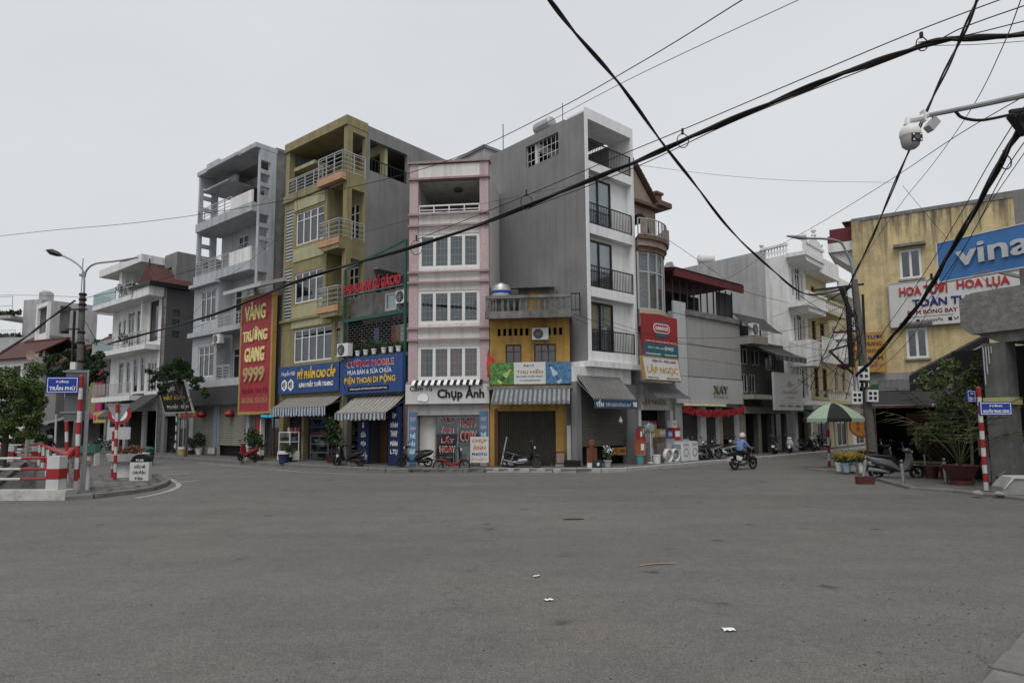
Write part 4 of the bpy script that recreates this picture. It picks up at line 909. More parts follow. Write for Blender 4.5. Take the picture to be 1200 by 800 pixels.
for k in (0, 1):
    hx = [(0.62+k*0.62+0.29*math.cos(a), 0.46+0.32*math.sin(a)) for a in [math.pi/6+i*math.pi/3 for i in range(6)]]
    MB().prism(hx, -0.215, -0.204).build('hexagon_logo', LETW, s)
    b = MB(); o_ = 0.62+k*0.62
    for (p, q) in (((-.12, .1), (.1, .16)), ((-.12, -.02), (.14, .05)), ((-.05, -.14), (.12, -.08)), ((-.1, .1), (-.12, -.1))): b.bar((o_+p[0], -0.224, 0.46+p[1]), (o_+q[0], -0.224, 0.46+q[1]), 0.012, 0.06)
    b.build('hexagon_mark', LETK, s)
awning(LR, 'blue and white striped awning under the olive house sign', 10.3, 15.1, -0.05, 3.4, -0.95, 2.85, AWCLOTH, stripemat('blue_white_stripe', (0.50, 0.50, 0.50), (0.08, 0.12, 0.24), 0.24), 0.42, scallop=True)

# ---- phone shop, two storeys, between olive house and pink corner house
Cn = LR.sub(15.25); W = 4.6
h = Cn.thing('phone_shop_house', 'low dingy house with caged balcony above the blue phone-shop sign', 'house')
b = MB(); b.wall(0, W, 5.0, 8.3, 1.1, 1.3, [(2.7, 3.5, 7.3, 8.05)]); b.box(0, W, -0.05, 1.1, 5.0, 5.2); b.box(0, 0.25, 0, 0.3, 0, 5.0); b.box(W-0.3, W, 0, 0.3, 0, 5.0); b.box(0, W, 0, 0.25, 3.3, 5.0); b.box(0, W, 1.3, 5, 8.0, 8.3); b.build('wall', DIRTY, h)
MB().wall(0, W, 7.05, 8.25, 0.3, 0.42, [(2.7, 3.5, 7.3, 8.05)]).build('upper_front', DIRTY, h)
window(h, 2.7, 3.5, 7.25, 8.1, 0.25, 1, 0, 0.1, fm=SIGNGREY, gm=GLASSC, curtain=CURT, inset=0.1)
b = MB(); b.bar((0.05, -0.1, 5.2), (0.05, -0.1, 9.6), 0.1); b.bar((W-0.08, -0.1, 5.2), (W-0.08, -0.1, 10.3), 0.1); b.bar((0.05, -0.1, 7.02), (W-0.08, -0.1, 7.02), 0.1, 0.16); b.bar((0.05, -0.1, 9.6), (W-0.08, -0.1, 10.3), 0.07, 0.1); b.bar((0.05, -0.1, 8.22), (W-0.08, -0.1, 8.22), 0.06)
b.build('teal_frame', TEAL, h)
gr = MB(); rows = 14
for j in range(rows+1): z = 5.25+1.7*j/rows; gr.bar((0.1, -0.02, z), (W-0.15, -0.02, z), 0.02)
for j in range(rows):
    for i in range(12):
        x = 0.1+(i+(0.5 if j % 2 else 0))*(W-0.3)/12; z = 5.25+1.7*j/rows; gr.bar((x, -0.02, z), (x, -0.02, z+1.7/rows), 0.02)
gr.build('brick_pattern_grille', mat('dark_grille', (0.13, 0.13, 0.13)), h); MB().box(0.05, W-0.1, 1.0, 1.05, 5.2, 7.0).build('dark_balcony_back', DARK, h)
MB().box(0.2, W-0.2, 2.6, 2.65, 0.1, 3.4).build('interior_shade_panel', DARK, h); MB().box(0.2, W-0.2, 0.25, 2.6, 3.25, 3.35).build('shop_ceiling', DARK, h)
t = Cn.thing('rooftop_lettering', 'red letters THU MUA MÁY CŨ GIÁ CAO above the phone shop', 'sign', 0.1, -0.18, 8.28)
text(t, 'THU MUA MÁY-CŨ GIÁ CAO', 0, 4.2, 0, 0.62, 0, mat('red_box_letters', (0.45, 0.04, 0.06)), bold=0.05, depth=0.06)
b = MB(); b.bar((0, 0.02, -0.03), (4.3, 0.02, -0.03), 0.04); b.bar((0, 0.02, 0.4), (4.3, 0.02, 0.4), 0.03); b.build('support_rail', STEEL, t)
s = signboard(LR, 'blue phone-shop sign CƯỜNG MOBILE with yellow and white letters', 15.35, 19.85, 3.4, 5.12, -0.12, SIGNBLUE, None, 0.2)
outlined(s, 'CƯỜNG MOBILE', .12, .87, .74, .94, LETR, LETW, bold=0.04); stext(s, 'MUA BÁN & SỬA CHỮA', .13, .84, .53, .70, LETW, bold=0.01); outlined(s, 'ĐIỆN THOẠI DI ĐỘNG', .07, .90, .24, .50, LETY, LETK, bold=0.04)
b = MB(); b.box(0.62, 3.6, -0.212, -0.203, 0.12, 0.33); b.build('black_strip', LETK, s); smallprint(s, 0.8, 3.45, 0.19, 0.26, -0.216, LETW)
awning(LR, 'grey striped cloth awning over the phone shop entrance', 16.15, 19.75, -0.1, 3.25, -1.15, 2.5, stripemat('grey_stripe_top', (0.34, 0.32, 0.29), (0.22, 0.205, 0.19), 0.3), stripemat('grey_white_stripe', (0.48, 0.48, 0.47), (0.10, 0.12, 0.13), 0.26), 0.3, scallop=True)
aircon(LR, 'air conditioner at the left end of the caged balcony above the phone shop', 15.4, 5.22, -0.25, 0.85, 0.62); aircon(LR, 'air conditioner on the wall beneath the red rooftop letters', 19.0, 7.45, 0.3, 0.75, 0.6)
for i, x in enumerate((16.6, 17.2, 17.8, 18.5, 19.0, 19.5)):
    potted(('leafy plant in a white pot on the phone-shop balcony ledge, %s from the left' % ('first', 'second', 'third', 'fourth', 'fifth', 'last')[i]), LR.w(x, -0.25, 5.2), 0.75 if i in (1, 2) else 0.5, 0.13, PLASW, LEAF1 if i % 2 else LEAF2, 90, 0.06, 0.2, seed=20+i)
for i, (x, c, lab) in enumerate(((17.05, (0.10, 0.16, 0.30), 'blue jeans drying in the caged balcony'), (18.3, (0.30, 0.06, 0.09), 'dark red garment drying in the caged balcony'), (18.6, (0.28, 0.24, 0.10), 'olive garment drying in the caged balcony'), (18.95, (0.5, 0.5, 0.48), 'white garment drying in the caged balcony'), (19.3, (0.35, 0.33, 0.30), 'grey garment drying at the right end of the caged balcony'))):
    t = LR.thing('garment', lab, 'clothing', x, 0.35, 5.75); b = MB()
    for k in range(5): b.quad((k*0.065, 0.02*(k % 2), 0), (k*0.065+0.065, 0.02*((k+1) % 2), 0), (k*0.065+0.065, 0.02*((k+1) % 2), 0.8), (k*0.065, 0.02*(k % 2), 0.8))
    b.build('cloth', mat('cloth_%d' % i, c, var=0.2), t, fix=False)
    MB().tube([(0.16, 0.01, 0.8), (0.16, 0.01, 1.2)], 0.006, 4).build('hanger', STEEL, t)
# vertical sign columns on the phone shop and goods inside
s = signboard(LR, 'narrow navy column sign at the left of the phone-shop entrance', 16.55, 17.35, 0.2, 2.75, -0.02, mat('navy_column', (0.018, 0.035, 0.12), var=0.08), None, 0.12)
for i, tx in enumerate(('BÁN', '&', 'SỬA', 'ĐIỆN', 'TH')): stext(s, tx, .3 if tx != '&' else .4, .75 if tx != '&' else .6, .80-i*.17, .91-i*.17, LETW, bold=0.03)
s = signboard(LR, 'narrow navy column sign ÉP KÍNH THAY MÀN between phone shop and photo shop', 19.1, 19.85, 0.15, 2.75, -0.32, mat('navy_column', (0.018, 0.035, 0.12), var=0.08), None, 0.12)
for i, tx in enumerate(('ÉP', 'KÍNH', 'THAY', 'MÀN', 'L.TỤ')): stext(s, tx, .35 if i == 0 else .2, .7 if i == 0 else .82, .80-i*.155, .90-i*.155, LETW, bold=0.03)
def cabinet(fr, label, x, y, w, d, hh, rows, m=None, base=0.0):
    t = fr.thing('display_cabinet', label, 'cabinet', x, y, 0.15); m = m or STEEL; f = MB()
    for (a, c) in ((0, 0), (w, 0), (0, d), (w, d)): f.bar((a, c, 0), (a, c, hh), 0.04)
    for k in range(rows+1):
        z = base+(hh-base)*k/rows
        f.bar((0, 0, z), (w, 0, z), 0.035); f.bar((0, d, z), (w, d, z), 0.035); f.bar((0, 0, z), (0, d, z), 0.035); f.bar((w, 0, z), (w, d, z), 0.035)
    f.build('frame', m, t)
    if base: MB().box(-0.05, w+0.05, -0.06, d+0.03, 0.08, base-0.02).build('base', PLASW, t)
    for k in range(rows): MB().box(0.03, w-0.03, 0.03, d-0.03, base+(hh-base)*k/rows+0.02, base+(hh-base)*k/rows+0.03).build('shelf', GLASSC, t)
    MB().box(0.03, w-0.03, -0.004, 0.004, base+0.04, hh-0.03).build('front_glass', GLASSC, t)
    r_ = random.Random(int(x*10)); b = MB()
    for k in range(rows):
        for j in range(int(w/0.14)):
            a = 0.06+j*0.14; z = base+(hh-base)*k/rows+0.032; b.box(a, a+0.1, 0.1, d-0.08, z, z+r_.uniform(0.06, 0.22))
    b.build('stock', mat('boxed_stock', (0.16, 0.17, 0.18), var=0.6, scale=9), t)
cabinet(LR, 'white glass snack cabinet on legs under the blue striped awning', 11.75, -1.3, 0.95, 0.5, 1.45, 2, PLASW, 0.5)
cabinet(LR, 'steel glass counter inside the cosmetics shop', 12.4, 0.1, 1.5, 0.5, 1.25, 3); cabinet(LR, 'glass phone counter inside the phone shop', 18.0, 0.9, 1.3, 0.5, 1.15, 2)
cabinet(LR, 'tall dim glass counter at the back of the cosmetics shop', 13.4, 1.5, 1.6, 0.4, 2.0, 4)
t = LR.thing('desk', 'brown wooden desk front in the phone-shop doorway', 'desk', 17.3, 0.6, 0.15); b = MB(); b.box(0, 0.5, 0, 0.45, 0, 1.9); b.build('panel', WOOD, t); MB().box(-0.02, 0.52, -0.03, 0.47, 1.9, 1.96).build('top', WOOD, t)
# ================================================================== CORNER HOUSES
# ---- pink photo shop
h = PK.thing('pink_corner_house', 'narrow pink-tiled four-storey house above the white Chụp Ảnh sign', 'house'); W = 3.62
wz = [(0.42, 3.2, 3.92, 5.4), (0.42, 3.2, 6.4, 7.9), (0.42, 3.2, 8.9, 10.48)]
b = MB(); b.wall(0.4, 3.22, 2.8, 11.4, 0.03, 0.25, wz); b.build('front_wall', CREAM, h)
b = MB(); b.box(0, 0.4, -0.03, 0.3, 0.0, 13.75); b.box(3.22, W, -0.03, 0.3, 0.0, 13.75); b.build('pink_pillars', PINK, h)
b = MB()
for z in (3.72, 5.62, 6.14, 8.2, 8.66, 10.8, 11.32, 12.98): b.box(-0.05, W+0.05, -0.14, -0.035 if z != 12.98 else 0.2, z, z+0.09)
b.build('ledge', PINKD, h)
b = MB(); b.box(0.4, 3.22, -0.02, 0.3, 13.07, 13.7); b.build('parapet_panel', CREAM, h); MB().box(-0.08, W+0.08, -0.12, 0.4, 13.75, 13.85).build('parapet_cap', PINKD, h)
b = MB(); b.box(0, 0.2, 0.3, 4.4, 0, 13.6); b.box(W-0.2, W, 0.3, 4.6, 0, 13.6); b.box(0.2, W-0.2, 4.2, 4.4, 0, 13.6); b.build('side_walls', CREAM, h)
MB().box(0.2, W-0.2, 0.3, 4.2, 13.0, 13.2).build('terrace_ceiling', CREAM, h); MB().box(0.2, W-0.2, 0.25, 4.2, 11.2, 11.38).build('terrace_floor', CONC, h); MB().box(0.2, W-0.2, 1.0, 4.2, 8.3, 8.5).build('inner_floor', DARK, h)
MB().box(0.5, 1.4, 4.1, 4.19, 11.4, 12.6).build('terrace_door', WOOD, h)
b = MB()
for x in (0.42, 1.1, 1.8, 2.5, 3.18): b.box(x-0.025, x+0.025, 0.08, 0.14, 11.41, 11.82)
for z in (11.48, 11.6, 11.79): b.box(0.42, 3.2, 0.07, 0.13, z, z+0.06 if z > 11.7 else z+0.035)
b.build('terrace_railing', FRAMEW, h)
b = MB(); b.bar((0.3, 0.3, 12.4), (0.3, 2.6, 11.6), 0.05); b.bar((0.3, 0.3, 12.0), (0.3, 2.6, 11.4), 0.04)
for k in range(8): b.bar((0.3, 0.4+k*0.28, 11.4), (0.3, 0.4+k*0.28, 12.35-k*0.09), 0.025)
b.build('stair_rail', FRAMEW, h)
MB().lathe([(0.02, 12.98), (0.22, 12.93), (0.2, 12.86), (0.02, 12.84)], 12, (2.0, 1.2, 0)).build('ceiling_lamp', BROWND, h)
for i, q in enumerate(wz):
    if i == 0: window(h, *q, 0.06, 4, 0, 0.13, gm=GLASS, bars=1, curtain=CURTB)
    else: window(h, *q, 0.06, 4, 0, 0.13, gm=GLASS, bars=1, curtain=mat('net_curtain', (0.20, 0.205, 0.21), var=0.4, scale=3), valance=CURTP)
MB().box(0.4, 3.22, -0.02, 0.3, 2.35, 2.8).build('shop_beam', CEMENTL, h)
MB().box(0.4, 1.1, 0.5, 2.0, 0.15, 2.4).build('inner_wall', CREAM, h); MB().box(0.2, W-0.2, 2.6, 2.65, 0.1, 2.6).build('interior_shade_panel', mat('dim_shop_back', (0.05, 0.045, 0.04)), h)
window(h, 1.15, 3.2, 0.2, 2.33, 0.32, 2, 0, 0.05, fm=STEEL, gm=GLASSC, name='shop_window')
for i, tx in enumerate(('CHỤP', 'ẢNH', 'LẤY', 'NGAY')): text(h, tx, 1.35+(0.08 if i in (1, 2) else 0), 2.05-(0.06 if i in (1, 2) else 0), 1.98-i*0.42, 2.26-i*0.42, 0.335, LETW, bold=0.07, name='lettering_outline'); text(h, tx, 1.37+(0.08 if i in (1, 2) else 0), 2.03-(0.06 if i in (1, 2) else 0), 2.0-i*0.42, 2.24-i*0.42, 0.329, LETR, bold=0.03)
for i, tx in enumerate(('PHOTO', 'COPY')): text(h, tx, 2.28, 3.0, 1.82-i*0.62, 2.26-i*0.62, 0.335, LETW, bold=0.06, name='lettering_outline'); text(h, tx, 2.3, 2.98, 1.84-i*0.62, 2.24-i*0.62, 0.329, LETR, bold=0.02)
s = signboard(PK, 'white sign Chụp Ảnh in bold black letters on the pink corner house', -0.05, 3.66, 2.84, 3.7, -0.06, SIGNWHITE, None, 0.2)
stext(s, 'Chụp Ảnh', .385, .94, .16, .88, LETK, bold=0.06, depth=0.03); stext(s, 'Cẩm Tú', .05, .32, .64, .98, LETK, bold=0.02)
b = MB(); pts = [(0.52, 0.22), (0.58, 0.1), (0.7, 0.14), (0.84, 0.08), (1.0, 0.12), (1.04, 0.28), (0.96, 0.44), (0.8, 0.5), (0.66, 0.44), (0.54, 0.38)]; b.prism(pts, -0.22, -0.204); b.build('cloud_logo', LETW, s)
b = MB()
for p, q in zip(pts, pts[1:]+pts[:1]): b.bar((p[0], -0.222, p[1]), (q[0], -0.222, q[1]), 0.012, 0.02)
b.build('cloud_outline', GREYM, s)
t = PK.thing('striped_trim', 'little black and white striped valance on top of the Chụp Ảnh sign', 'awning', 0.25, -0.14, 3.68)
for i in range(22):
    x = i*0.142; MB().add([(x, -0.3, 0), (x+0.14, -0.3, 0), (x+0.14, 0, 0.2), (x, 0, 0.2), (x, -0.3, -0.05), (x+0.14, -0.3, -0.05)], [(0, 1, 2, 3), (4, 5, 1, 0)]).build('stripe', LETK if i % 2 else LETW, t, fix=False)
s = signboard(PK, 'light blue column sign left of the photo-shop entrance', 0.06, 0.42, 0.2, 2.5, -0.04, mat('light_blue_column', (0.09, 0.22, 0.36), var=0.15), None, 0.05)
for i, tx in enumerate(('CHỤP', 'ẢNH', 'THẺ', 'LẤY', 'NGAY')): stext(s, tx, .15, .85, .80-i*.15, .90-i*.15, mat('pinkish_letters', (0.6, 0.42, 0.44)) if i < 2 else LETW, bold=0.03)
s = signboard(PK, 'light blue column sign right of the photo-shop entrance', 3.2, 3.56, 0.9, 2.5, -0.04, mat('light_blue_column', (0.09, 0.22, 0.36), var=0.15), None, 0.05)
for i, tx in enumerate(('CHỤP', 'ẢNH', 'THẺ')): stext(s, tx, .15, .85, .72-i*.2, .85-i*.2, mat('pinkish_letters', (0.6, 0.42, 0.44)) if i < 2 else LETW, bold=0.03)
s = signboard(PK, 'white standing pavement sign CHỤP ẢNH PHOTO ÉP PLASTIC', 2.95, 3.72, 0.35, 1.42, -0.9, SIGNWHITE, None, 0.05, name='pavement_sign')
stext(s, 'CHỤP', .1, .92, .75, .92, LETO, bold=0.04); stext(s, 'ẢNH', .15, .85, .50, .70, LETO, bold=0.04); stext(s, 'PHOTO', .1, .92, .27, .38, LETB, bold=0.05); stext(s, 'ÉP PLASTIC', .08, .94, .08, .2, LETO, bold=0)
b = MB(); b.bar((0.05, -0.02, 0.0), (0.05, 0.1, -0.22), 0.03); b.bar((0.72, -0.02, 0), (0.72, 0.1, -0.22), 0.03); b.bar((0.05, 0.3, -0.2), (0.05, 0, 0.9), 0.03); b.bar((0.72, 0.3, -0.2), (0.72, 0, 0.9), 0.03); b.build('legs', STEEL, s)
t = PK.thing('photocopier', 'pale photocopier standing inside the photo shop window', 'photocopier', 2.0, 0.6, 0.15); b = MB(); b.box(0, 0.8, 0, 0.6, 0.05, 0.85); b.box(0.05, 0.75, 0.02, 0.55, 0.87, 1.0); b.build('body', PLASW, t); MB().box(0.1, 0.5, -0.01, -0.002, 0.2, 0.5).build('tray', GREYM, t)
t = PK.thing('carton', 'brown carton on the floor of the photo shop', 'box', 2.75, 0.45, 0.15); MB().box(0, 0.4, 0, 0.35, 0, 0.55).build('box', mat('cardboard', (0.28, 0.17, 0.09), var=0.15), t)
cabinet(PK, 'small white shelf cabinet inside the photo shop', 1.35, 0.5, 0.6, 0.35, 0.7, 2, PLASW)
# flag
t = PK.thing('flag', 'red flag with yellow star hanging beside the pink house', 'flag', 3.68, -0.35, 3.75)
MB().tube([(0, 0.3, 0.55), (0, -0.25, 1.35)], 0.02, 6).build('staff', STEEL, t)
b = MB()
for i in range(6):
    for j in range(7):
        def P(i_, j_): return (-0.08+0.075*i_*(1-0.04*j_)+0.02*math.sin(j_*1.3), -0.2+0.05*math.sin(i_*1.6+j_*0.5), 1.25-j_*0.15-i_*0.07*(1-j_/9))
        b.quad(P(i, j), P(i+1, j), P(i+1, j+1), P(i, j+1))
b.build('cloth', mat('flag_red', (0.55, 0.05, 0.03), var=0.08), t, fix=False)
b = MB(); st = []
for k in range(10): r_ = 0.11 if k % 2 == 0 else 0.045; st.append((0.17+r_*math.sin(k*math.pi/5)*0.6, 0.72+r_*math.cos(k*math.pi/5)))
b.prism(st, -0.275, -0.27); b.build('star', LETY, t)

# ---- low ochre house
h = YL.thing('ochre_house', 'low ochre-yellow house with balustraded balcony and dark shuttered door', 'house'); W = 3.62
b = MB(); b.wall(0, W-0.12, 3.5, 6.5, 0.02, 0.25, [(0.7, 1.4, 4.45, 5.4), (1.95, 2.9, 4.45, 5.4)]+[(0.35+i*0.245, 0.49+i*0.245, 5.78, 6.1) for i in range(12) if not 6 <= i <= 8]); b.wall(0, W-0.3, 0, 3.5, 0.02, 0.25, [(0.35, 2.85, 0.15, 2.5)]); b.build('front_wall', YELLOW, h)
b = MB(); b.box(W-0.3, W-0.02, -0.05, 0.3, 0, 3.4); b.build('grey_pillar', DIRTY, h)
MB().box(0.1, W-0.3, 0.5, 0.53, 0.1, 6.3).build('interior_shade_panel', DARK, h)
b = MB(); b.box(-0.03, W-0.02, -0.9, 3.0, 6.5, 6.66); b.box(-0.05, W-0.02, -0.98, -0.8, 6.4, 6.7); b.build('balcony_slab', DIRTY, h)
prof = [(0.05, 0), (0.035, 0.08), (0.075, 0.25), (0.03, 0.45), (0.05, 0.55)]; bal = None
for i in range(13):
    x = 0.15+i*0.262
    if bal is None: bal = MB().lathe(prof, 8, (0, 0, 0)).build('baluster', DIRTY, h, smooth=True); o = bal
    else: o = bpy.data.objects.new('baluster', bal.data); COL.objects.link(o); o.parent = h
    o.location = (x, -0.88, 6.7)
b = MB(); b.box(-0.03, W-0.02, -0.97, -0.79, 7.25, 7.38); b.box(-0.03, 0.08, -0.95, -0.81, 6.7, 7.25); b.box(W-0.15, W-0.02, -0.95, -0.81, 6.7, 7.25); b.build('balustrade_rail', DIRTY, h)
railing(h, [(W-0.02, -0.88), (W+0.35, -0.88), (W+0.35, 0.4)], 6.65, 7.4, BLACKM, 'v', gap=0.16)
b = MB(); b.wall(1.2, 2.9, 6.66, 8.1, 0.9, 1.05, [(1.65, 2.25, 6.7, 7.9)]); b.build('roof_shed', DIRTY, h); MB().box(1.65, 2.25, 0.95, 1.0, 6.7, 7.9).build('yellow_door', YELLOW, h)
b = MB()
for i in range(14): x = 0.0+i*0.21; b.bar((x, 0.4, 8.0), (x, 2.6, 8.4), 0.2, 0.03+0.02*(i % 2))
b.build('tin_roof', DIRTY, h)
window(h, 0.7, 1.4, 4.45, 5.4, 0.08, 2, 0.3, 0.06, fm=WOOD, gm=GLASSD, bars=2); window(h, 1.95, 2.9, 4.45, 5.4, 0.08, 3, 0.3, 0.06, fm=WOOD, gm=GLASSD, bars=2)
MB().box(-0.02, W, -0.6, 0.0, 3.4, 3.55).build('ledge', DIRTY, h)
folding(h, 0.35, 2.85, 0.15, 2.5, 0.15, GATED)
b = MB(); b.box(0.2, 0.35, -0.02, 0.0, 0.15, 2.6); b.build('door_trim', WOOD, h)
t = YL.thing('water_tank', 'stainless water tank with blue band on the ochre house balcony', 'water tank', 0.55, -0.2, 6.66)
b = MB(); b.lathe([(0, 0.62), (0.42, 0.62), (0.44, 0.7), (0.44, 1.15), (0.34, 1.32), (0.14, 1.36), (0.14, 1.42), (0, 1.42)], 18); b.build('tank', INOX, t, smooth=True); MB().lathe([(0.447, 0.92), (0.447, 1.04)], 18).build('blue_band', STREETBLUE, t, smooth=True)
b = MB()
for a in range(4): an = a*math.pi/2+0.4; b.bar((0.36*math.cos(an), 0.36*math.sin(an), 0), (0.36*math.cos(an), 0.36*math.sin(an), 0.64), 0.04)
b.build('stand', INOX, t)
aircon(YL, 'air conditioner on the ochre house wall above its shuttered window', 1.9, 5.55, 0.0, 0.7, 0.5)
s = signboard(YL, 'long shop sign THU HIỀN with green and blue bottle pictures at its ends', 0.1, 3.55, 3.62, 4.55, -0.5, SIGNWHITE, None, 0.12)
GRN = mat('green_bottle_picture', (0.10, 0.24, 0.06), var=0.7, scale=7); BLU = mat('blue_bottle_picture', (0.08, 0.20, 0.34), var=0.7, scale=7)
MB().box(0, 1.03, -0.128, -0.121, 0, 0.93).build('green_picture', GRN, s); MB().box(2.38, 3.45, -0.128, -0.121, 0, 0.93).build('blue_picture', BLU, s)
def bottle(x, y, z, ang, L_, m, m2):
    c, s_ = math.cos(ang), math.sin(ang)
    def T(px, pz): return (x+px*c-pz*s_, z+px*s_+pz*c)
    MB().prism([T(*p) for p in ((-.11, 0), (.11, 0), (.11, L_*.55), (.045, L_*.75), (.045, L_), (-.045, L_), (-.045, L_*.75), (-.11, L_*.55))], y-0.004, y).build('bottle_picture', m, s)
    MB().prism([T(*p) for p in ((-.1, L_*.15), (.1, L_*.15), (.1, L_*.42), (-.1, L_*.42))], y-0.009, y-0.005).build('bottle_label', m2, s)
    MB().prism([T(*p) for p in ((-.05, L_*.93), (.05, L_*.93), (.05, L_*1.02), (-.05, L_*1.02))], y-0.009, y-0.005).build('bottle_cap', TEAL, s)
bottle(0.38, -0.131, 0.06, -0.75, 0.85, mat('pale_green_bottle', (0.40, 0.48, 0.14), var=0.2), mat('dark_green_label', (0.03, 0.12, 0.05)))
bottle(3.0, -0.131, 0.05, 0.55, 0.85, mat('pale_blue_bottle', (0.42, 0.52, 0.58), var=0.2), mat('blue_label', (0.06, 0.16, 0.32)))
stext(s, 'ĐẠI LÝ', .42, .55, .78, .90, LETB, bold=0.03); stext(s, 'THU HIỀN', .335, .66, .48, .70, mat('ochre_letters', (0.48, 0.24, 0.06)), bold=0.04); stext(s, 'BIA RƯỢU NƯỚC NGỌT', .33, .66, .30, .40, LETB, bold=0.02); smallprint(s, 1.28, 2.17, 0.13, 0.18, -0.126, LETK, 5)
awning(YL, 'corrugated grey awning above the ochre house door', 0.25, 3.5, -0.55, 3.42, -1.3, 2.85, stripemat('grey_corrugation', (0.26, 0.27, 0.28), (0.10, 0.105, 0.115), 0.2), stripemat('grey_corrugation', (0.26, 0.27, 0.28), (0.10, 0.105, 0.115), 0.2), 0.1, corr=0.2)

# ---- modern white house with blank grey side
h = RR.thing('modern_white_house', 'tall modern white-framed house with a blank grey side wall and black balcony rails', 'house'); W = 3.38
slabs = [(4.6, 5.06), (7.45, 7.88), (10.25, 10.7), (13.15, 13.55)]
b = MB(); b.wall(-0.0, 14, 4.6, 15.75, 0, 0.2, [(1.6, 3.8, 14.3, 15.38)], side=True); b.build('grey_side_wall', CEMENT, h)
b = MB(); b.box(0.2, W, 13.8, 14, 0, 15.5); b.box(W-0.18, W, 1.3, 13.8, 0, 15.5); b.build('rear_walls', CEMENT, h)
b = MB(); b.box(-0.012, 0.16, -0.06, -0.002, 4.6, 15.95); b.box(W-0.16, W+0.01, -0.06, 1.3, 4.6, 15.95); b.build('frame_fins', WHITE2, h)
b = MB(); b.box(0.16, W-0.16, -0.06, 1.2, 15.45, 15.95); MB().box(0.0, W, 1.2, 14, 15.75, 15.82).build('roof', CEMENT, h)
for (a, c) in slabs: b.box(0.2 if a > 5 else 0.16, W-0.16, -0.04, 1.3, a, c)
b.build('slabs', WHITE2, h)
MB().box(-0.25, W+0.1, -0.3, 3, 4.35, 4.6).build('lower_lip', WHITE, h); MB().box(-0.8, W-0.5, -0.02, 3, 3.7, 4.35).build('ground_beam', WHITE, h)
b = MB(); b.box(-0.8, -0.5, 0.0, 0.3, 0, 3.7); b.box(2.55, 3.38, 0.0, 0.3, 0, 3.7); b.build('ground_pillars', CEMENT, h)
shutter(h, -0.5, 2.55, 0.95, 3.7, 0.1, SHUTG, pitch=0.08); MB().box(-0.5, 2.55, 0.5, 0.55, 0.1, 3.7).build('interior_shade_panel', DARK, h)
for k, (a, c) in enumerate(slabs):
    top = (slabs+[(15.45, 0)])[k+1][0]
    b = MB()
    if k < 3: b.wall(0.2, W-0.16, c, top, 0.32, 0.47, [(0.24, 2.05, c+0.02, top-0.15)])
    else: b.wall(0.2, W-0.16, c, top, 3.2, 3.35, [(0.3, 1.2, c+0.02, top-0.4)])
    b.build('balcony_back_wall', WHITE2, h)
    if k < 3: window(h, 0.24, 2.05, c+0.02, top-0.15, 0.27, 2, 0, 0.09, fm=BLACKM, gm=GLASS, curtain=CURT, name='balcony_door', inset=0.14)
    railing(h, [(0.18, -0.0), (W-0.17, -0.0)], c, c+0.95, BLACKM, 'v', gap=0.11, bar=0.02)
b = MB(); b.box(0.25, 0.3, 0.3, 1.5, 13.56, 14.5); b.box(0.3, 1.3, 1.5, 1.55, 13.56, 14.5); b.build('white_terrace_screen', WHITE2, h); MB().box(0.4, 2.6, 7.5, 10.5, 15.8, 16.7).build('stair_tower', CEMENTL, h); MB().box(0.3, 2.7, 7.4, 10.6, 16.7, 16.85).build('tower_roof', CEMENT, h)
g_ = MB()
for i in range(9): g_.bar((0.1, 1.6+i*0.275, 14.3), (0.1, 1.6+i*0.275, 15.38), 0.014)
for z in (14.6, 15.0): g_.bar((0.1, 1.6, z), (0.1, 3.8, z), 0.02)
g_.build('side_opening_bars', FRAMEW, h)
t = RR.thing('water_tank', 'horizontal steel water tank on the roof of the modern white house', 'water tank', 0.5, 3.0, 15.82)
b = MB(); b.lathe([(0, -0.62), (0.2, -0.6), (0.31, -0.5), (0.31, 0.5), (0.2, 0.6), (0, 0.62)], 18, (0, 0, 0.48), 'y'); b.build('tank', INOX, t, smooth=True)
b = MB(); [b.bar((x_, y_, 0), (x_, y_, 0.3), 0.04) for x_ in (-0.2, 0.2) for y_ in (-0.4, 0.4)]; b.build('stand', STEEL, t)
t = RR.thing('roof_mast', 'two thin poles on the roof edge of the modern white house', 'mast', 0.1, 1.4, 15.82); b = MB(); b.tube([(0, 0, 0), (0, 0, 0.9)], 0.025, 5); b.tube([(0, 4.2, -0.2), (0, 4.2, 1.4)], 0.03, 5); b.build('poles', STEEL, t)
awning(RR, 'ribbed grey awning with blue YẾN valance on the modern white house', -0.8, 2.05, -0.03, 3.95, -0.95, 2.95, stripemat('ribbed_grey', (0.20, 0.195, 0.19), (0.12, 0.115, 0.11), 0.16), None, 0, corr=0.16)
s = signboard(RR, 'narrow blue valance sign YẾN with white letters', -0.8, 2.05, 2.55, 2.93, -0.96, mat('dull_blue_valance', (0.035, 0.085, 0.16), var=0.08), None, 0.02)
stext(s, 'YẾN', .03, .2, .2, .95, LETW, bold=0.04); stext(s, 'SƠN DÁN BÓNG BAY', .25, .84, .22, .72, SIGNGREY, bold=0.03); stext(s, '98', .88, .98, .2, .8, LETW, bold=0.05)
t = RR.thing('light_bulb', 'white bulb hanging below the YẾN awning', 'lamp', 1.2, -0.7, 1.95); b = MB(); b.lathe([(0, 0), (0.06, 0.02), (0.09, 0.09), (0.06, 0.17), (0.03, 0.22), (0.03, 0.28), (0, 0.28)], 12); b.build('bulb', PLASW, t, smooth=True); MB().tube([(0, 0, 0.28), (0, 0, 1.0)], 0.008, 4).build('cord', BLACKM, t)

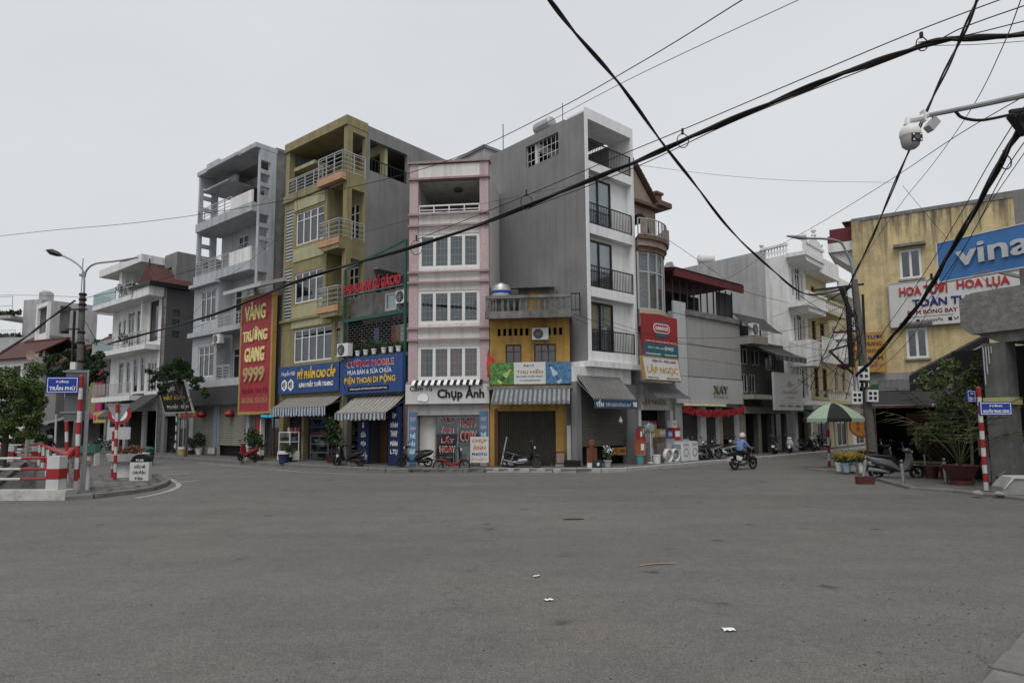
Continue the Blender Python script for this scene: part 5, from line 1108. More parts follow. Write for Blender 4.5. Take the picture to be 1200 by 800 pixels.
# ---- ornate tan house above the electronics shop
N = RR.sub(3.42); W = 2.85
h = N.thing('ornate_tan_house', 'narrow ornate tan house with curved bay window, arched loggia and gable', 'house')
cxb = 0.95; rb = 1.75
def arcp(r_, a): return (cxb+r_*math.sin(a), 1.0-r_*math.cos(a)*0.85)
def bay(r_a, r_b, z0_, z1_, a0, a1, n=14):
    m_ = MB()
    for i in range(n):
        p, q = a0+(a1-a0)*i/n, a0+(a1-a0)*(i+1)/n
        A, B, C_, D = arcp(r_b, p), arcp(r_b, q), arcp(r_a, q), arcp(r_a, p)
        m_.add([(*A, z0_), (*B, z0_), (*C_, z0_), (*D, z0_), (*A, z1_), (*B, z1_), (*C_, z1_), (*D, z1_)], [(0, 3, 2, 1), (4, 5, 6, 7), (0, 1, 5, 4), (2, 3, 7, 6)]+([(3, 0, 4, 7)] if i == 0 else [])+([(1, 2, 6, 5)] if i == n-1 else []))
    return m_
A0, A1 = -0.62, 1.35
bay(0.6, rb, 6.4, 7.0, A0, A1).build('bay_base', BROWN, h); bay(0.6, rb+0.12, 7.0, 7.2, A0, A1).build('bay_ledge', mat('cream_moulding', (0.45, 0.38, 0.28), var=0.15), h)
bay(0.6, rb+0.08, 9.95, 10.2, A0, A1).build('cornice', BROWND, h); bay(0.6, rb+0.2, 10.2, 10.5, A0, A1).build('cornice_mid', BROWN, h); bay(0.6, rb+0.32, 10.5, 10.7, A0, A1).build('cornice_top', BROWND, h)
bay(1.5, 1.56, 7.2, 9.95, A0, A1).build('bay_curtain', mat('lace_curtain', (0.30, 0.30, 0.30), var=0.4, scale=9), h)
nb = 6
wf = MB()
for i in range(nb+1):
    a = A0+(A1-A0)*i/nb; p = arcp(rb-0.02, a); wf.bar((*p, 7.2), (*p, 9.95), 0.07)
    if i < nb:
        q = arcp(rb-0.02, A0+(A1-A0)*(i+1)/nb)
        for z in (7.25, 9.0, 9.9): wf.bar((*p, z), (*q, z), 0.06)
w_ = wf.build('bay_window', GREYM, h)
for i in range(nb):
    p, q = arcp(rb-0.03, A0+(A1-A0)*i/nb), arcp(rb-0.03, A0+(A1-A0)*(i+1)/nb)
    for (z0_, z1_) in ((7.28, 8.97), (9.03, 9.87)): MB().quad((*p, z0_), (*q, z0_), (*q, z1_), (*p, z1_)).build('pane', GLASS, w_, fix=False)
b = MB(); b.box(0, W, 0.9, 8, 0, 10.6); b.build('body', BROWN, h)
# loggia with arch, columns and gable
ar = MB(); N_A = 10; zc = 11.45; ra = 0.6; xc_ = 0.8
pts = [(xc_+ra*math.cos(math.pi*k/N_A), zc+ra*math.sin(math.pi*k/N_A)) for k in range(N_A+1)]
for k in range(N_A):
    (x0_, z0_), (x1_, z1_) = pts[k], pts[k+1]
    ar.add([(x0_, 0.2, z0_), (x1_, 0.2, z1_), (x1_, 0.2, 12.4), (x0_, 0.2, 12.4), (x0_, 0.5, z0_), (x1_, 0.5, z1_), (x1_, 0.5, 12.4), (x0_, 0.5, 12.4)], [(0, 1, 2, 3), (7, 6, 5, 4), (0, 4, 5, 1)])
ar.box(0.02, xc_-ra, 0.2, 0.5, 10.7, 12.4); ar.box(xc_+ra, 2.0, 0.2, 0.5, 11.45, 12.4); ar.box(1.75, 2.0, 0.2, 0.5, 10.7, 11.45); ar.build('loggia_arch', BROWN, h)
b = MB(); b.wall(0.5, 3.4, 10.7, 12.4, 1.8, 2.0, [(0.9, 2.6, 10.8, 12.0)], side=True); b.build('loggia_side', BROWN, h)
b = MB(); b.lathe([(0.11, 10.7), (0.09, 10.85), (0.085, 11.3), (0.13, 11.45)], 10, (1.5, 0.12, 0)); b.build('column', BROWN, h, smooth=True)
b = MB(); b.box(0.02, 2.25, -0.15, 3.6, 12.4, 12.55); b.box(1.6, 2.65, -0.35, 3.7, 12.55, 12.8); b.box(1.85, 2.3, 0.0, 0.4, 12.8, 13.25); b.box(1.78, 2.38, -0.07, 0.47, 13.25, 13.37); b.build('eaves', BROWND, h)
b = MB(); b.prism([(0.02, 12.57), (1.62, 12.57), (0.02, 14.1)], 0.0, 3.4); b.build('gable', BROWN, h)
for sx in (1,):
    for i in range(9):
        t0, t1 = i/9, (i+0.9)/9
        xa, za = (1.75-1.7*t0, 12.56+1.65*t0); xb, zb = (1.75-1.7*t1, 12.56+1.65*t1)
        MB().add([(xa, -0.25, za), (xb, -0.25, zb), (xb, 3.5, zb), (xa, 3.5, za), (xa, -0.25, za+0.1), (xb, -0.25, zb+0.07), (xb, 3.5, zb+0.07), (xa, 3.5, za+0.1)], [(0, 3, 2, 1), (4, 5, 6, 7), (0, 1, 5, 4), (1, 2, 6, 5), (2, 3, 7, 6), (3, 0, 4, 7)]).build('roof_tile_course', BROWND, h)
b = MB(); b.lathe([(0.0, 14.65), (0.03, 14.5), (0.08, 14.35), (0.05, 14.15)], 8, (0.08, 0, 0)); b.build('finial', BROWND, h)
pl = [arcp(rb+0.2, A0+(A1-A0)*i/12) for i in range(13)]
railing(h, pl, 10.7, 11.5, GREYM, 'v', gap=0.2, bar=0.015, name='terrace_rail')
b = MB()
for i in (1, 9, 12): b.box(pl[i][0]-0.12, pl[i][0]+0.12, pl[i][1]-0.12, pl[i][1]+0.12, 10.7, 11.45)
b.build('terrace_pier', BROWN, h)
b = MB(); b.box(0, 0.3, 0.1, 0.4, 0, 5.5); b.box(2.6, 2.85, 0.1, 0.4, 0, 5.5); b.box(0, W, 0.1, 0.9, 2.55, 6.4); b.build('shop_surround', WHITE, h); MB().box(0.3, 2.6, 0.85, 0.89, 0.1, 2.6).build('interior_shade_panel', DARK, h)
text(h, 'LẬP NGỌC', 0.35, 2.4, 2.75, 3.1, 0.09, GOLD, bold=0.03)
s = signboard(N, 'red and teal SUNHOUSE billboard on the ornate tan house', -0.35, 2.37, 4.98, 6.95, -0.5, SIGNRED2, None, 0.12)
MB().box(0, 2.74, -0.128, -0.121, 0, 0.62).build('teal_band', mat('sign_teal', (0.03, 0.15, 0.19), var=0.05), s)
b = MB(); b.prism([(1.0, 1.55), (1.05, 1.68), (1.75, 1.66), (1.8, 1.53)], -0.135, -0.122); b.build('logo_block', mat('sign_teal', (0.03, 0.15, 0.19)), s); b = MB(); b.prism([(1.0, 1.22), (1.78, 1.18), (1.78, 0.88), (1.6, 0.93), (1.38, 0.95), (1.18, 0.92), (1.0, 0.88)], -0.135, -0.122); b.build('logo_block', mat('sign_teal', (0.03, 0.15, 0.19)), s)
def pill(x0_, x1_, z0_, z1_, ya, yb, m_, nm):
    r_ = (z1_-z0_)/2; P_ = [(x1_-r_+r_*math.sin(a*math.pi/8), (z0_+z1_)/2-r_*math.cos(a*math.pi/8)) for a in range(9)]+[(x0_+r_-r_*math.sin(a*math.pi/8), (z0_+z1_)/2+r_*math.cos(a*math.pi/8)) for a in range(9)]
    MB().prism(P_, ya, yb).build(nm, m_, s)
pill(0.75, 2.05, 1.14, 1.58, -0.142, -0.136, LETW, 'logo_ring'); pill(0.8, 2.0, 1.18, 1.54, -0.148, -0.143, LETR, 'logo_pill')
text(s, 'SUNHOUSE', 0.88, 1.92, 1.27, 1.45, -0.152, LETW, bold=0.04); text(s, 'THƯƠNG HIỆU GIA DỤNG HÀNG ĐẦU VIỆT NAM', 0.12, 2.6, 0.68, 0.78, -0.127, LETW, bold=0.02)
text(s, 'ĐIỆN TỬ - ĐIỆN LẠNH', 0.3, 1.55, 0.36, 0.48, -0.132, LETW, bold=0.01); text(s, 'LẬP NGỌC', 1.6, 2.35, 0.32, 0.56, -0.132, LETW, bold=0.04); smallprint(s, 0.15, 1.3, 0.1, 0.17, -0.132, LETW); smallprint(s, 1.6, 2.6, 0.1, 0.17, -0.132, LETW, 2)
s = signboard(N, 'forward-leaning white sign LẬP NGỌC in yellow letters', -0.75, 2.05, 3.85, 4.95, -0.85, SIGNWHITE, GOLD, 0.14, 0.03, rx=R(-10))
stext(s, 'ĐIỆN TỬ - ĐIỆN LẠNH', .26, .92, .74, .9, LETDR, bold=0.03); stext(s, 'LẬP NGỌC', .08, .94, .22, .66, mat('mustard_letters', (0.48, 0.30, 0.03)), bold=0.05); smallprint(s, 0.17, 1.0, 0.07, 0.14, -0.146, LETK, 3); smallprint(s, 1.62, 2.6, 0.07, 0.14, -0.146, LETK, 4)
awning(N, 'plain grey awning below the LẬP NGỌC sign', -0.1, 2.6, -0.05, 3.85, -1.1, 3.1, AWGREY, None, 0)

# ---- XAY studio
X = RR.sub(6.35); W = 6.15
h = X.thing('clad_studio_house', 'grey panel-clad studio building with dark roofed terrace on top', 'building')
b = MB(); b.wall(0, W, 0, 7.5, 0.02, 0.3, [(0.6, 2.25, 0.15, 2.75), (2.75, 4.0, 0.15, 2.75), (4.3, 5.85, 0.15, 2.75)]); b.box(0, W, 0.3, 8, 7.2, 7.4); b.box(0, 0.2, 0.3, 8, 0, 7.2); b.box(W-0.2, W, 0.3, 8, 0, 7.2); b.build('wall', SIGNGREY, h)
CLAD = mat('grey_cladding', (0.36, 0.355, 0.35), var=0.05, streak=0.15); CLADW = mat('pale_cladding', (0.50, 0.51, 0.52), var=0.05, streak=0.2)
for (a, c) in ((4.27, 5.85), (5.88, 7.35)): MB().box(1.05, W+0.05, -0.18, 0.0, a, c).build('cladding_panel', CLAD, h)
for (a, c) in ((2.9, 4.25), (4.27, 5.85), (5.88, 7.35), (7.38, 8.0)): MB().box(-0.05, 1.02, -0.1, 0.0, a, c).build('cladding_panel', CLADW, h)
MB().box(0.95, W+0.15, -0.3, 0.1, 7.35, 7.62).build('cornice', DIRTY, h)
b = MB()
for i in range(10): x = 0.2+i*0.64; b.bar((x, 0.1, 7.6), (x, 0.1, 9.2), 0.06)
b.build('terrace_posts', mat('dim_steel', (0.09, 0.09, 0.09)), h)
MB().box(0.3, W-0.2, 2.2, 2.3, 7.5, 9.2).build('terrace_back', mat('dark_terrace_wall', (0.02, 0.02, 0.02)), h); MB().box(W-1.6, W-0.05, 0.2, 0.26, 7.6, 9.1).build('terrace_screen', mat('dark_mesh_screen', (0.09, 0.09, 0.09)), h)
b = MB(); b.box(-0.3, W+0.2, -0.45, -0.3, 9.15, 9.55); b.box(-0.3, W+0.2, -0.3, 3.4, 9.5, 9.6); b.build('roof_fascia', MAROON, h)
b = MB(); b.quad((-0.35, -0.5, 9.58), (W+0.25, -0.5, 9.58), (W+0.25, 3.5, 10.1), (-0.35, 3.5, 10.1)); b.build('tin_roof', CONC, h, fix=False)
s = signboard(X, 'grey panel sign XAY STUDIO over the studio doors', 1.05, 6.2, 2.92, 4.22, -0.02, SIGNGREY, None, 0.22)
stext(s, 'XAY', .40, .67, .40, .72, mat('bronze_letters', (0.16, 0.13, 0.07), rough=0.4), bold=0.012, depth=0.06); stext(s, 'S T U D I O', .41, .68, .20, .29, LETK, bold=0.01)
folding(h, 0.6, 2.25, 0.15, 2.75, 0.25, mat('dark_green_gate', (0.045, 0.05, 0.05), var=0.15)); folding(h, 2.75, 4.0, 0.15, 2.75, 0.25, mat('dark_green_gate', (0.045, 0.05, 0.05))); shutter(h, 4.3, 5.85, 1.0, 2.75, 0.2, mat('charcoal_shutter', (0.06, 0.058, 0.055), var=0.1)); MB().box(4.3, 5.85, 0.5, 0.55, 0.1, 2.8).build('interior_shade_panel', DARK, h)
MB().box(4.02, 4.28, -0.03, 0.015, 0.15, 2.8).build('brick_pillar', BROWN, h)
MB().box(0.3, 4.2, -0.32, -0.26, 2.78, 2.9).build('strip_light', mat('dim_strip_light', (0.7, 0.66, 0.45)), h)
t = X.thing('red_garland', 'red paper garland hanging under the XAY sign', 'garland', 0.2, -0.3, 2.6); c = MB(); r_ = random.Random(5)
for i in range(330):
    x = r_.uniform(0, 5.9); z = -0.12+0.25*((x/5.9-0.5)*2)**2+r_.uniform(-0.13, 0.13)
    c.add([(x, r_.uniform(-.1, .1), z), (x+0.06, r_.uniform(-.1, .1), z-0.05), (x+0.03, 0, z-0.2), (x-0.02, 0.02, z-0.14)], [(0, 1, 2, 3)])
c.build('paper_strips', mat('garland_red', (0.40, 0.02, 0.025), var=0.3, scale=8), t, fix=False); MB().tube([(0, 0, 0.1), (3, 0, -0.05), (5.9, 0, 0.1)], 0.01, 4).build('string', RED, t)

# ---- dark cluttered house with flower shop sign
D_ = RR.sub(12.55); W = 5.6
h = D_.thing('dark_cluttered_house', 'low dark cluttered house with stained awnings between studio and white ornate house', 'house')
b = MB(); b.wall(0, W, 0, 6.6, 0.02, 0.25, [(0.3, 1.2, 5.2, 6.1), (1.6, 2.6, 5.2, 6.1), (3.2, 4.4, 5.0, 6.3), (0.4, 1.1, 3.6, 4.7), (1.3, 2.0, 3.6, 4.7), (0.5, 1.9, 0.15, 2.4), (2.3, 3.5, 0.15, 2.4), (3.9, 5.3, 0.15, 2.4)]); b.box(0, W, 0.25, 7, 6.4, 6.6); b.build('wall', mat('grimy_wall', (0.11, 0.105, 0.10), var=0.25, streak=0.5, grime=0.4), h)
for q in ((0.3, 1.2, 5.2, 6.1), (1.6, 2.6, 5.2, 6.1), (3.2, 4.4, 5.0, 6.3), (0.4, 1.1, 3.6, 4.7), (1.3, 2.0, 3.6, 4.7)): window(h, *q, 0.08, 2, 0, 0.06, fm=GREYM, gm=GLASSD)
MB().box(0.2, W-0.2, 0.6, 0.65, 0.1, 6.4).build('interior_shade_panel', DARK, h)
b = MB(); b.box(-0.1, 2.4, -0.9, 0.0, 3.2, 3.45); b.box(-0.1, 1.6, -1.0, 0.0, 6.25, 6.7); b.build('balcony_slab', mat('dull_cream', (0.30, 0.285, 0.25), streak=0.4), h); railing(h, [(0, -0.8), (2.3, -0.8)], 3.45, 4.3, BLACKM, 'v', gap=0.15)
b = MB(); b.box(1.95, 2.25, -0.05, 0.0, 0.15, 2.6); b.box(3.55, 3.85, -0.05, 0.0, 0.15, 2.6); b.box(-0.05, 0.35, -0.12, 0.0, 0.15, 3.1); b.box(0.0, W, -0.25, 0.0, 2.42, 2.8); b.build('pillars', mat('dim_tan_paint', (0.25, 0.23, 0.20), var=0.15), h)
awning(D_, 'sagging black awning with white marks on the dark house', 1.6, 5.5, -0.05, 6.4, -1.4, 5.75, BLACKM, BLACKM, 0.35)
awning(D_, 'ragged dark sheet roof above the dark house', -0.2, 3.6, 0.2, 8.1, -0.9, 7.1, mat('ragged_sheet', (0.07, 0.07, 0.07), var=0.3), None, 0)
b = MB(); b.box(0.2, 4.0, 0.6, 4, 6.6, 7.6); b.build('roof_shed', mat('dark_shed', (0.05, 0.05, 0.05), var=0.3), h)
aircon(D_, 'air conditioner box at the corner of the dark house beside the studio', 0.1, 6.7, -0.6, 0.7, 0.7)
s = signboard(D_, 'square grey flower-shop sign with thin dark letters', 1.95, 5.5, 2.6, 4.75, -0.95, SIGNGREY, None, 0.14)
stext(s, 'HOA NHÀ TÂY', .28, .82, .44, .56, mat('grey_thin_letters', (0.16, 0.16, 0.17)), bold=-0.005); stext(s, 'Flower Shop', .42, .68, .32, .37, LETK, bold=0, shear=0.2)
b = MB()
for k in range(9): a = k*0.7; b.bar((1.9+0.05*math.cos(a), -0.147, 1.5+0.05*math.sin(a)), (1.9+0.35*math.cos(a)*(1+0.3*(k % 2)), -0.147, 1.5+0.22*math.sin(a)), 0.006, 0.02)
b.build('flower_mark', mat('grey_thin_letters', (0.16, 0.16, 0.17)), s); MB().box(0.3, 3.3, -0.147, -0.142, 0.44, 0.46).build('rule', GREYM, s)
for k in range(3): smallprint(s, 0.5+k, 1.2+k, 0.2, 0.3, -0.146, LETK, 6+k)

# ---- white neoclassical house: blank side wall towards the junction, ornate front on the street
cN = RR.w(19.3)
ND = Frame(cN.x, cN.y, R(47))           # street front
h = ND.thing('neoclassical_white_house', 'white neoclassical house with urn-topped balustrade and a long grey side wall', 'house')
sa = R(130)-R(47)                        # side wall direction in the front's own frame
MS = Matrix.Rotation(sa, 4, 'Z')
b = MB(); b.box(1.55, 10, -0.2, 0, 0, 13.2); b.xf(MS); b.build('grey_side_wall', CEMENTL, h)
b = MB(); b.box(0, 1.55, -0.2, 0.0, 0, 12.6); b.xf(MS); b.build('white_side_wall', WHITE, h)
b = MB(); b.prism([(8.6, 13.2), (10.0, 13.2), (9.3, 13.9), (8.9, 13.9)], -0.2, 0); b.xf(MS); b.build('side_parapet_step', CEMENTL, h)
wz = [(0.6, 1.0, 10.0, 11.8), (1.15, 2.1, 9.8, 12.0), (2.25, 2.6, 10.0, 11.8), (0.6, 1.0, 6.9, 8.7), (1.15, 2.1, 6.5, 8.9), (2.25, 2.6, 6.9, 8.7), (0.6, 1.0, 3.6, 5.6), (1.15, 2.1, 3.4, 5.7), (2.25, 2.6, 3.6, 5.6), (0.4, 2.8, 0.15, 2.6)]
b = MB(); b.wall(0, 3.2, 0, 12.6, 0, 0.2, wz); b.build('front_wall', WHITE2, h)
MB().box(0.3, 3.0, 0.5, 0.55, 0.1, 12).build('interior_shade_panel', DARK, h)
for q in wz[:9]: window(h, *q, 0.05, 1 if q[1]-q[0] < 0.5 else 2, 0.4, 0.07, gm=GLASSD)
for k, z in enumerate((12.3, 9.1, 6.0, 2.95)):
    b = MB(); b.prism([(-0.35, z), (3.3, z), (3.2, z-0.3), (-0.05, z-0.3)], -1.15, 0.0); b.box(-0.4, 3.35, -1.25, 0.0, z, z+0.25); b.build('balcony_slab', WHITE2, h)
    if k < 3:
        bb = None
        for i in range(12):
            x = -0.25+i*0.3
            if bb is None: bb = MB().lathe([(0.06, 0), (0.04, 0.1), (0.09, 0.28), (0.04, 0.48), (0.06, 0.55)], 7).build('baluster', WHITE2, h, smooth=True); o = bb
            else: o = bpy.data.objects.new('baluster', bb.data); COL.objects.link(o); o.parent = h
            o.location = (x, -1.15, z+0.25)
        b = MB(); b.box(-0.38, 3.32, -1.24, -1.06, z+0.8, z+0.94); b.box(-0.38, -0.2, -1.24, -1.06, z+0.25, z+0.8); b.build('balustrade_rail', WHITE2, h)
sb = None
for i in range(9):                                   # balustrade on the side parapet
    p = MS @ Vector((0.1+i*0.2, -0.1, 12.6))
    if sb is None: sb = MB().lathe([(0.05, 0), (0.035, 0.1), (0.08, 0.3), (0.035, 0.5), (0.05, 0.6)], 7).build('parapet_baluster', WHITE2, h, smooth=True); o = sb
    else: o = bpy.data.objects.new('parapet_baluster', sb.data); COL.objects.link(o); o.parent = h
    o.location = p
b = MB(); b.box(0, 1.75, -0.2, 0.02, 13.2, 13.35); b.xf(MS); b.build('parapet_rail', WHITE2, h)
for k, (p, zz) in enumerate((((MS @ Vector((1.75, -0.1, 0))), 13.3), (Vector((-0.15, -1.1, 0)), 13.3), (Vector((1.6, -1.15, 0)), 14.0), (Vector((3.0, -1.1, 0)), 13.3))):
    MB().lathe([(0.16, 0), (0.16, 0.08), (0.06, 0.14), (0.17, 0.34), (0.12, 0.5), (0.04, 0.62), (0, 0.7)], 10, (p.x, p.y, zz-0.1)).build('urn', WHITE2, h, smooth=True)
b = MB(); b.prism([(0.3, 13.2), (2.9, 13.2), (2.5, 13.6), (1.9, 13.7), (1.6, 14.0), (1.3, 13.7), (0.7, 13.6)], -1.22, -1.1); b.build('scroll_pediment', WHITE2, h)
b = MB(); b.wall(0.6, 3.2, 5.6, 7.2, -1.7, -1.6); b.build('white_box_front', WHITE, h)
MB().box(-0.9, 0.6, -1.5, 0, 5.3, 6.9).build('white_box_balcony', WHITE, h)
t = thing('water_tank', 'pale rounded water tank on the roof behind the studio', 'water tank', at(826, 304, 46)); MB().lathe([(0, -0.55), (0.3, -0.5), (0.42, -0.35), (0.42, 0.5), (0.3, 0.65), (0, 0.7)], 16, (0, 0, 0.0), 'x').build('tank', PLASW, t, smooth=True); MB().box(-0.4, 0.5, -0.3, 0.3, -1.0, -0.35).build('stand', CEMENTL, t)
awning(ND, 'small green and white awning on the white neoclassical house', -0.9, 2.0, 0.0, 2.9, -1.5, 2.35, mat('green_awning', (0.03, 0.09, 0.07)), SIGNGREY, 0.3)
# cream houses further along the street
for k, (x0_, w_, m_, lab) in enumerate(((3.25, 4.2, CREAMY, 'pale yellow house next to the white neoclassical house'), (7.5, 4.5, CREAMY, 'cream house with balustraded roof further up the side street'), (12.05, 5, WHITE, 'white house at the far end of the side street'), (17.1, 6, CREAM, 'last pale house visible up the side street'))):
    Fk = ND.sub(x0_); h = Fk.thing('street_house', lab, 'house'); hh = (12.2, 11.4, 12.0, 9.5)[k]
    wz = [(0.7, 1.5, 3.6, 5.6), (2.4, 3.3, 3.6, 5.6), (0.7, 1.5, 6.9, 8.8), (2.4, 3.3, 6.9, 8.8), (0.8, 3.2, 0.15, 2.6)]+([(0.9, 1.7, 9.6, 11.2)] if hh > 11.3 else [])
    b = MB(); b.wall(0, w_, 0, hh, 0, 0.25, wz); b.box(0, 0.2, 0.25, 8, 0, hh); b.box(0.2, w_, 0.25, 8, hh-0.3, hh); b.build('front_wall', m_, h)
    MB().box(0.3, w_-0.2, 0.6, 0.65, 0.1, hh-0.4).build('interior_shade_panel', DARK, h)
    for q in wz: window(h, *q, 0.08, 2, 0.4, 0.07, fm=WOOD if k == 0 else FRAMEW, gm=GLASSD, name='window' if q[2] > 1 else 'shop_door')
    for z in (3.1, 6.3, 9.1)[:2 if k else 3]:
        MB().box(-0.05, w_-0.1, -1.2, 0.0, z, z+0.25).build('balcony_slab', m_, h)
        bb = None
        for i in range(10):
            if bb is None: bb = MB().lathe([(0.06, 0), (0.04, 0.1), (0.09, 0.28), (0.04, 0.48), (0.06, 0.55)], 7).build('baluster', WHITE2, h, smooth=True); o = bb
            else: o = bpy.data.objects.new('baluster', bb.data); COL.objects.link(o); o.parent = h
            o.location = (0.1+i*(w_-0.4)/9, -1.1, z+0.25)
        MB().box(-0.05, w_-0.1, -1.2, -1.0, z+0.8, z+0.93).build('balustrade_rail', m_, h)
    MB().box(-0.1, w_+0.0, -0.9, 0.0, hh-0.35, hh+0.1).build('cornice', WHITE2, h); MB().box(-0.1, w_, -0.9, -0.75, hh+0.1, hh+0.75).build('roof_parapet', WHITE2, h)

# ================================================================== RIGHT SIDE
RY = Frame(16.4, 30.0, R(-33))
h = RY.thing('yellow_flower_shop_house', 'stained yellow house on the right carrying the flower-shop signs', 'house'); W = 11.0
wz = [(1.82, 2.68, 8.42, 9.78), (1.88, 2.72, 4.76, 6.15), (6.4, 7.3, 8.42, 9.78), (0.3, 8.5, 0.15, 3.0)]
b = MB(); b.wall(0, W, 0, 11.45, 0, 0.25, wz); b.build('front_wall', RYEL, h)
b = MB(); b.wall(0.25, 9, 0, 11.45, 0, 0.25, [(1.0, 2.2, 4.4, 6.8), (1.0, 2.2, 8.0, 10.4)], side=True); b.box(0.25, W, 8.8, 9, 0, 11.4); b.build('street_wall', RYEL, h)
MB().box(0.2, W, 0.2, 9, 11.2, 11.4).build('roof_slab', CONC, h); b = MB(); b.box(-0.05, 5.2, -0.03, 0.3, 11.45, 11.62); b.box(5.2, W, -0.03, 0.3, 11.45, 11.75); b.build('roof_coping', DIRTY, h)
for q in wz[:3]: window(h, *q, 0.02, 2, 0, 0.10, gm=GLASSD, bars=1, curtain=mat('dim_curtain', (0.16, 0.16, 0.165))); MB().box(q[0]-0.2, q[1]+0.2, -0.32, -0.003, q[3]+0.12, q[3]+0.24).build('window_hood', DIRTY, h)
for q in wz[:2]: MB().box(q[0]-0.08, q[1]+0.08, -0.1, -0.003, q[2]-0.08, q[2]).build('sill', CONC, h)
MB().box(-0.06, 0.34, -0.06, -0.003, 4.1, 11.44).build('corner_pilaster', RYEL, h); MB().box(0.36, 2.0, -0.1, -0.004, 3.65, 4.15).build('grey_ledge', CONC, h); MB().box(2.0, 9, -0.14, -0.004, 4.0, 4.16).build('ledge', DIRTY, h)
MB().box(0.3, W, 3.0, 3.1, 0.1, 3.2).build('interior_shade_panel', DARK, h); MB().box(0.3, W, 0.3, 3.0, 3.05, 3.15).build('shop_ceiling', DARK, h)
b = MB(); b.box(-1.15, -0.07, 0.3, 3.2, 10.65, 11.0); b.box(-1.05, -0.07, 0.35, 3.1, 11.0, 11.35); b.build('maroon_balcony_fascia', MAROON, h)
b = MB(); b.box(-1.15, -0.07, 0.28, 3.2, 10.2, 10.64); MB().prism([(-1.1, 10.2), (-0.07, 10.2), (-0.07, 9.3)], 0.5, 3).build('balcony_corbel', WHITE, h); b.box(-1.1, -0.07, 0.3, 3.2, 5.9, 6.2); b.box(-1.0, -0.07, 0.3, 3.2, 4.7, 5.0); b.build('white_balcony', WHITE, h)
b = MB(); b.box(-0.9, -0.07, 0.4, 3.0, 5.0, 5.9); b.build('balcony_front', WHITE, h); MB().box(-1.12, -0.07, 0.28, 3.2, 6.2, 6.3).build('red_balcony_rail', MAROON, h); MB().box(-1.02, -0.07, 0.28, 3.2, 4.6, 4.7).build('red_balcony_rail', MAROON, h)
b = MB()
for i in range(8): b.bar((-0.2+i*0.6, 0.35, 11.62), (-0.2+i*0.6, 3, 11.9), 0.55, 0.06)
b.build('red_roof_edge', MAROON, h)
s = signboard(RY, 'white sign HOA TƯƠI HOA LỤA in red on the yellow house', 1.32, 6.6, 6.2, 8.25, -0.05, SIGNWHITE, GREYM, 0.15, 0.03)
stext(s, 'HOA TƯƠI', .08, .425, .68, .92, LETR, bold=0.05, depth=0.04); stext(s, 'HOA LỤA', .49, .84, .68, .92, LETR, bold=0.05, depth=0.04); stext(s, 'TOÀN THU', .17, .62, .42, .63, LETB, bold=0.06, depth=0.03); stext(s, 'BƠM BÓNG BAY OXY', .13, .60, .25, .37, LETDR, bold=0.04)
MB().box(0.7, 2.4, -0.158, -0.151, 0.40, 0.42).build('rule', LETK, s); smallprint(s, 1.2, 1.95, 0.17, 0.29, -0.156, LETK, 9); smallprint(s, 2.42, 3.05, 0.17, 0.29, -0.156, LETK, 10)
for k in (1.0, 2.2): b = MB(); b.box(k, k+0.14, -0.158, -0.151, 0.14, 0.3); b.build('icon', LETK, s)
s = signboard(RY, 'upright ochre sign with stacked words beside the pole meter boxes', -0.45, 1.05, 4.2, 6.05, -0.25, mat('ochre_sign', (0.42, 0.26, 0.05), var=0.12), None, 0.12)
for k, (tx, m_) in enumerate((('HOA TƯƠI', LETB), ('KHAI TRANG', LETDR), ('HOA GOẠI', LETDR), ('BÁN BƠM', LETB), ('CÂY GIẤY', mat('mauve_letters', (0.30, 0.12, 0.18))))): stext(s, tx, .08, .93, .83-k*.175, .93-k*.175, m_, bold=0.04)
# shop canopy
awning(RY, 'grey corrugated lean-to roof over the flower shop', 0.7, 6.0, -0.05, 3.85, -0.9, 3.35, AWGREY, None, 0, corr=0.22)
t = awning(RY, 'dark canvas awning with a small white logo at the flower shop', 0.1, 7.0, -0.85, 3.3, -2.4, 2.65, mat('charcoal_canvas', (0.045, 0.045, 0.047), var=0.1), mat('brown_edge', (0.12, 0.055, 0.035)), 0.14)
smallprint(t, 2.6, 3.25, 2.54, 2.65, -2.43, LETW, 11)
t = RY.thing('round_sign', 'round orange-yellow sign with dark characters hanging at the flower shop', 'sign', 0.1, -2.5, 1.75)
MB().lathe([(0, -0.05), (0.5, -0.05), (0.5, 0.0), (0, 0.0)], 24, (0, 0, 0), 'y').build('rim', RED, t); MB().lathe([(0, -0.06), (0.44, -0.06), (0.44, -0.052), (0, -0.052)], 24, (0, 0, 0), 'y').build('disc', mat('orange_disc', (0.48, 0.22, 0.03), var=0.1), t)
b = MB()
for x in (-0.14, 0.14):
    for z in (-0.14, 0.1): b.bar((x-0.08, -0.065, z), (x+0.08, -0.065, z), 0.008, 0.03); b.bar((x, -0.065, z-0.1), (x, -0.065, z+0.1), 0.008, 0.03); b.bar((x-0.06, -0.065, z+0.07), (x+0.06, -0.065, z+0.07), 0.008, 0.025)
b.build('characters', LETDR, t); MB().tube([(0, -0.02, 0.5), (0, 0, 0.95)], 0.01, 4).build('cord', BLACKM, t)

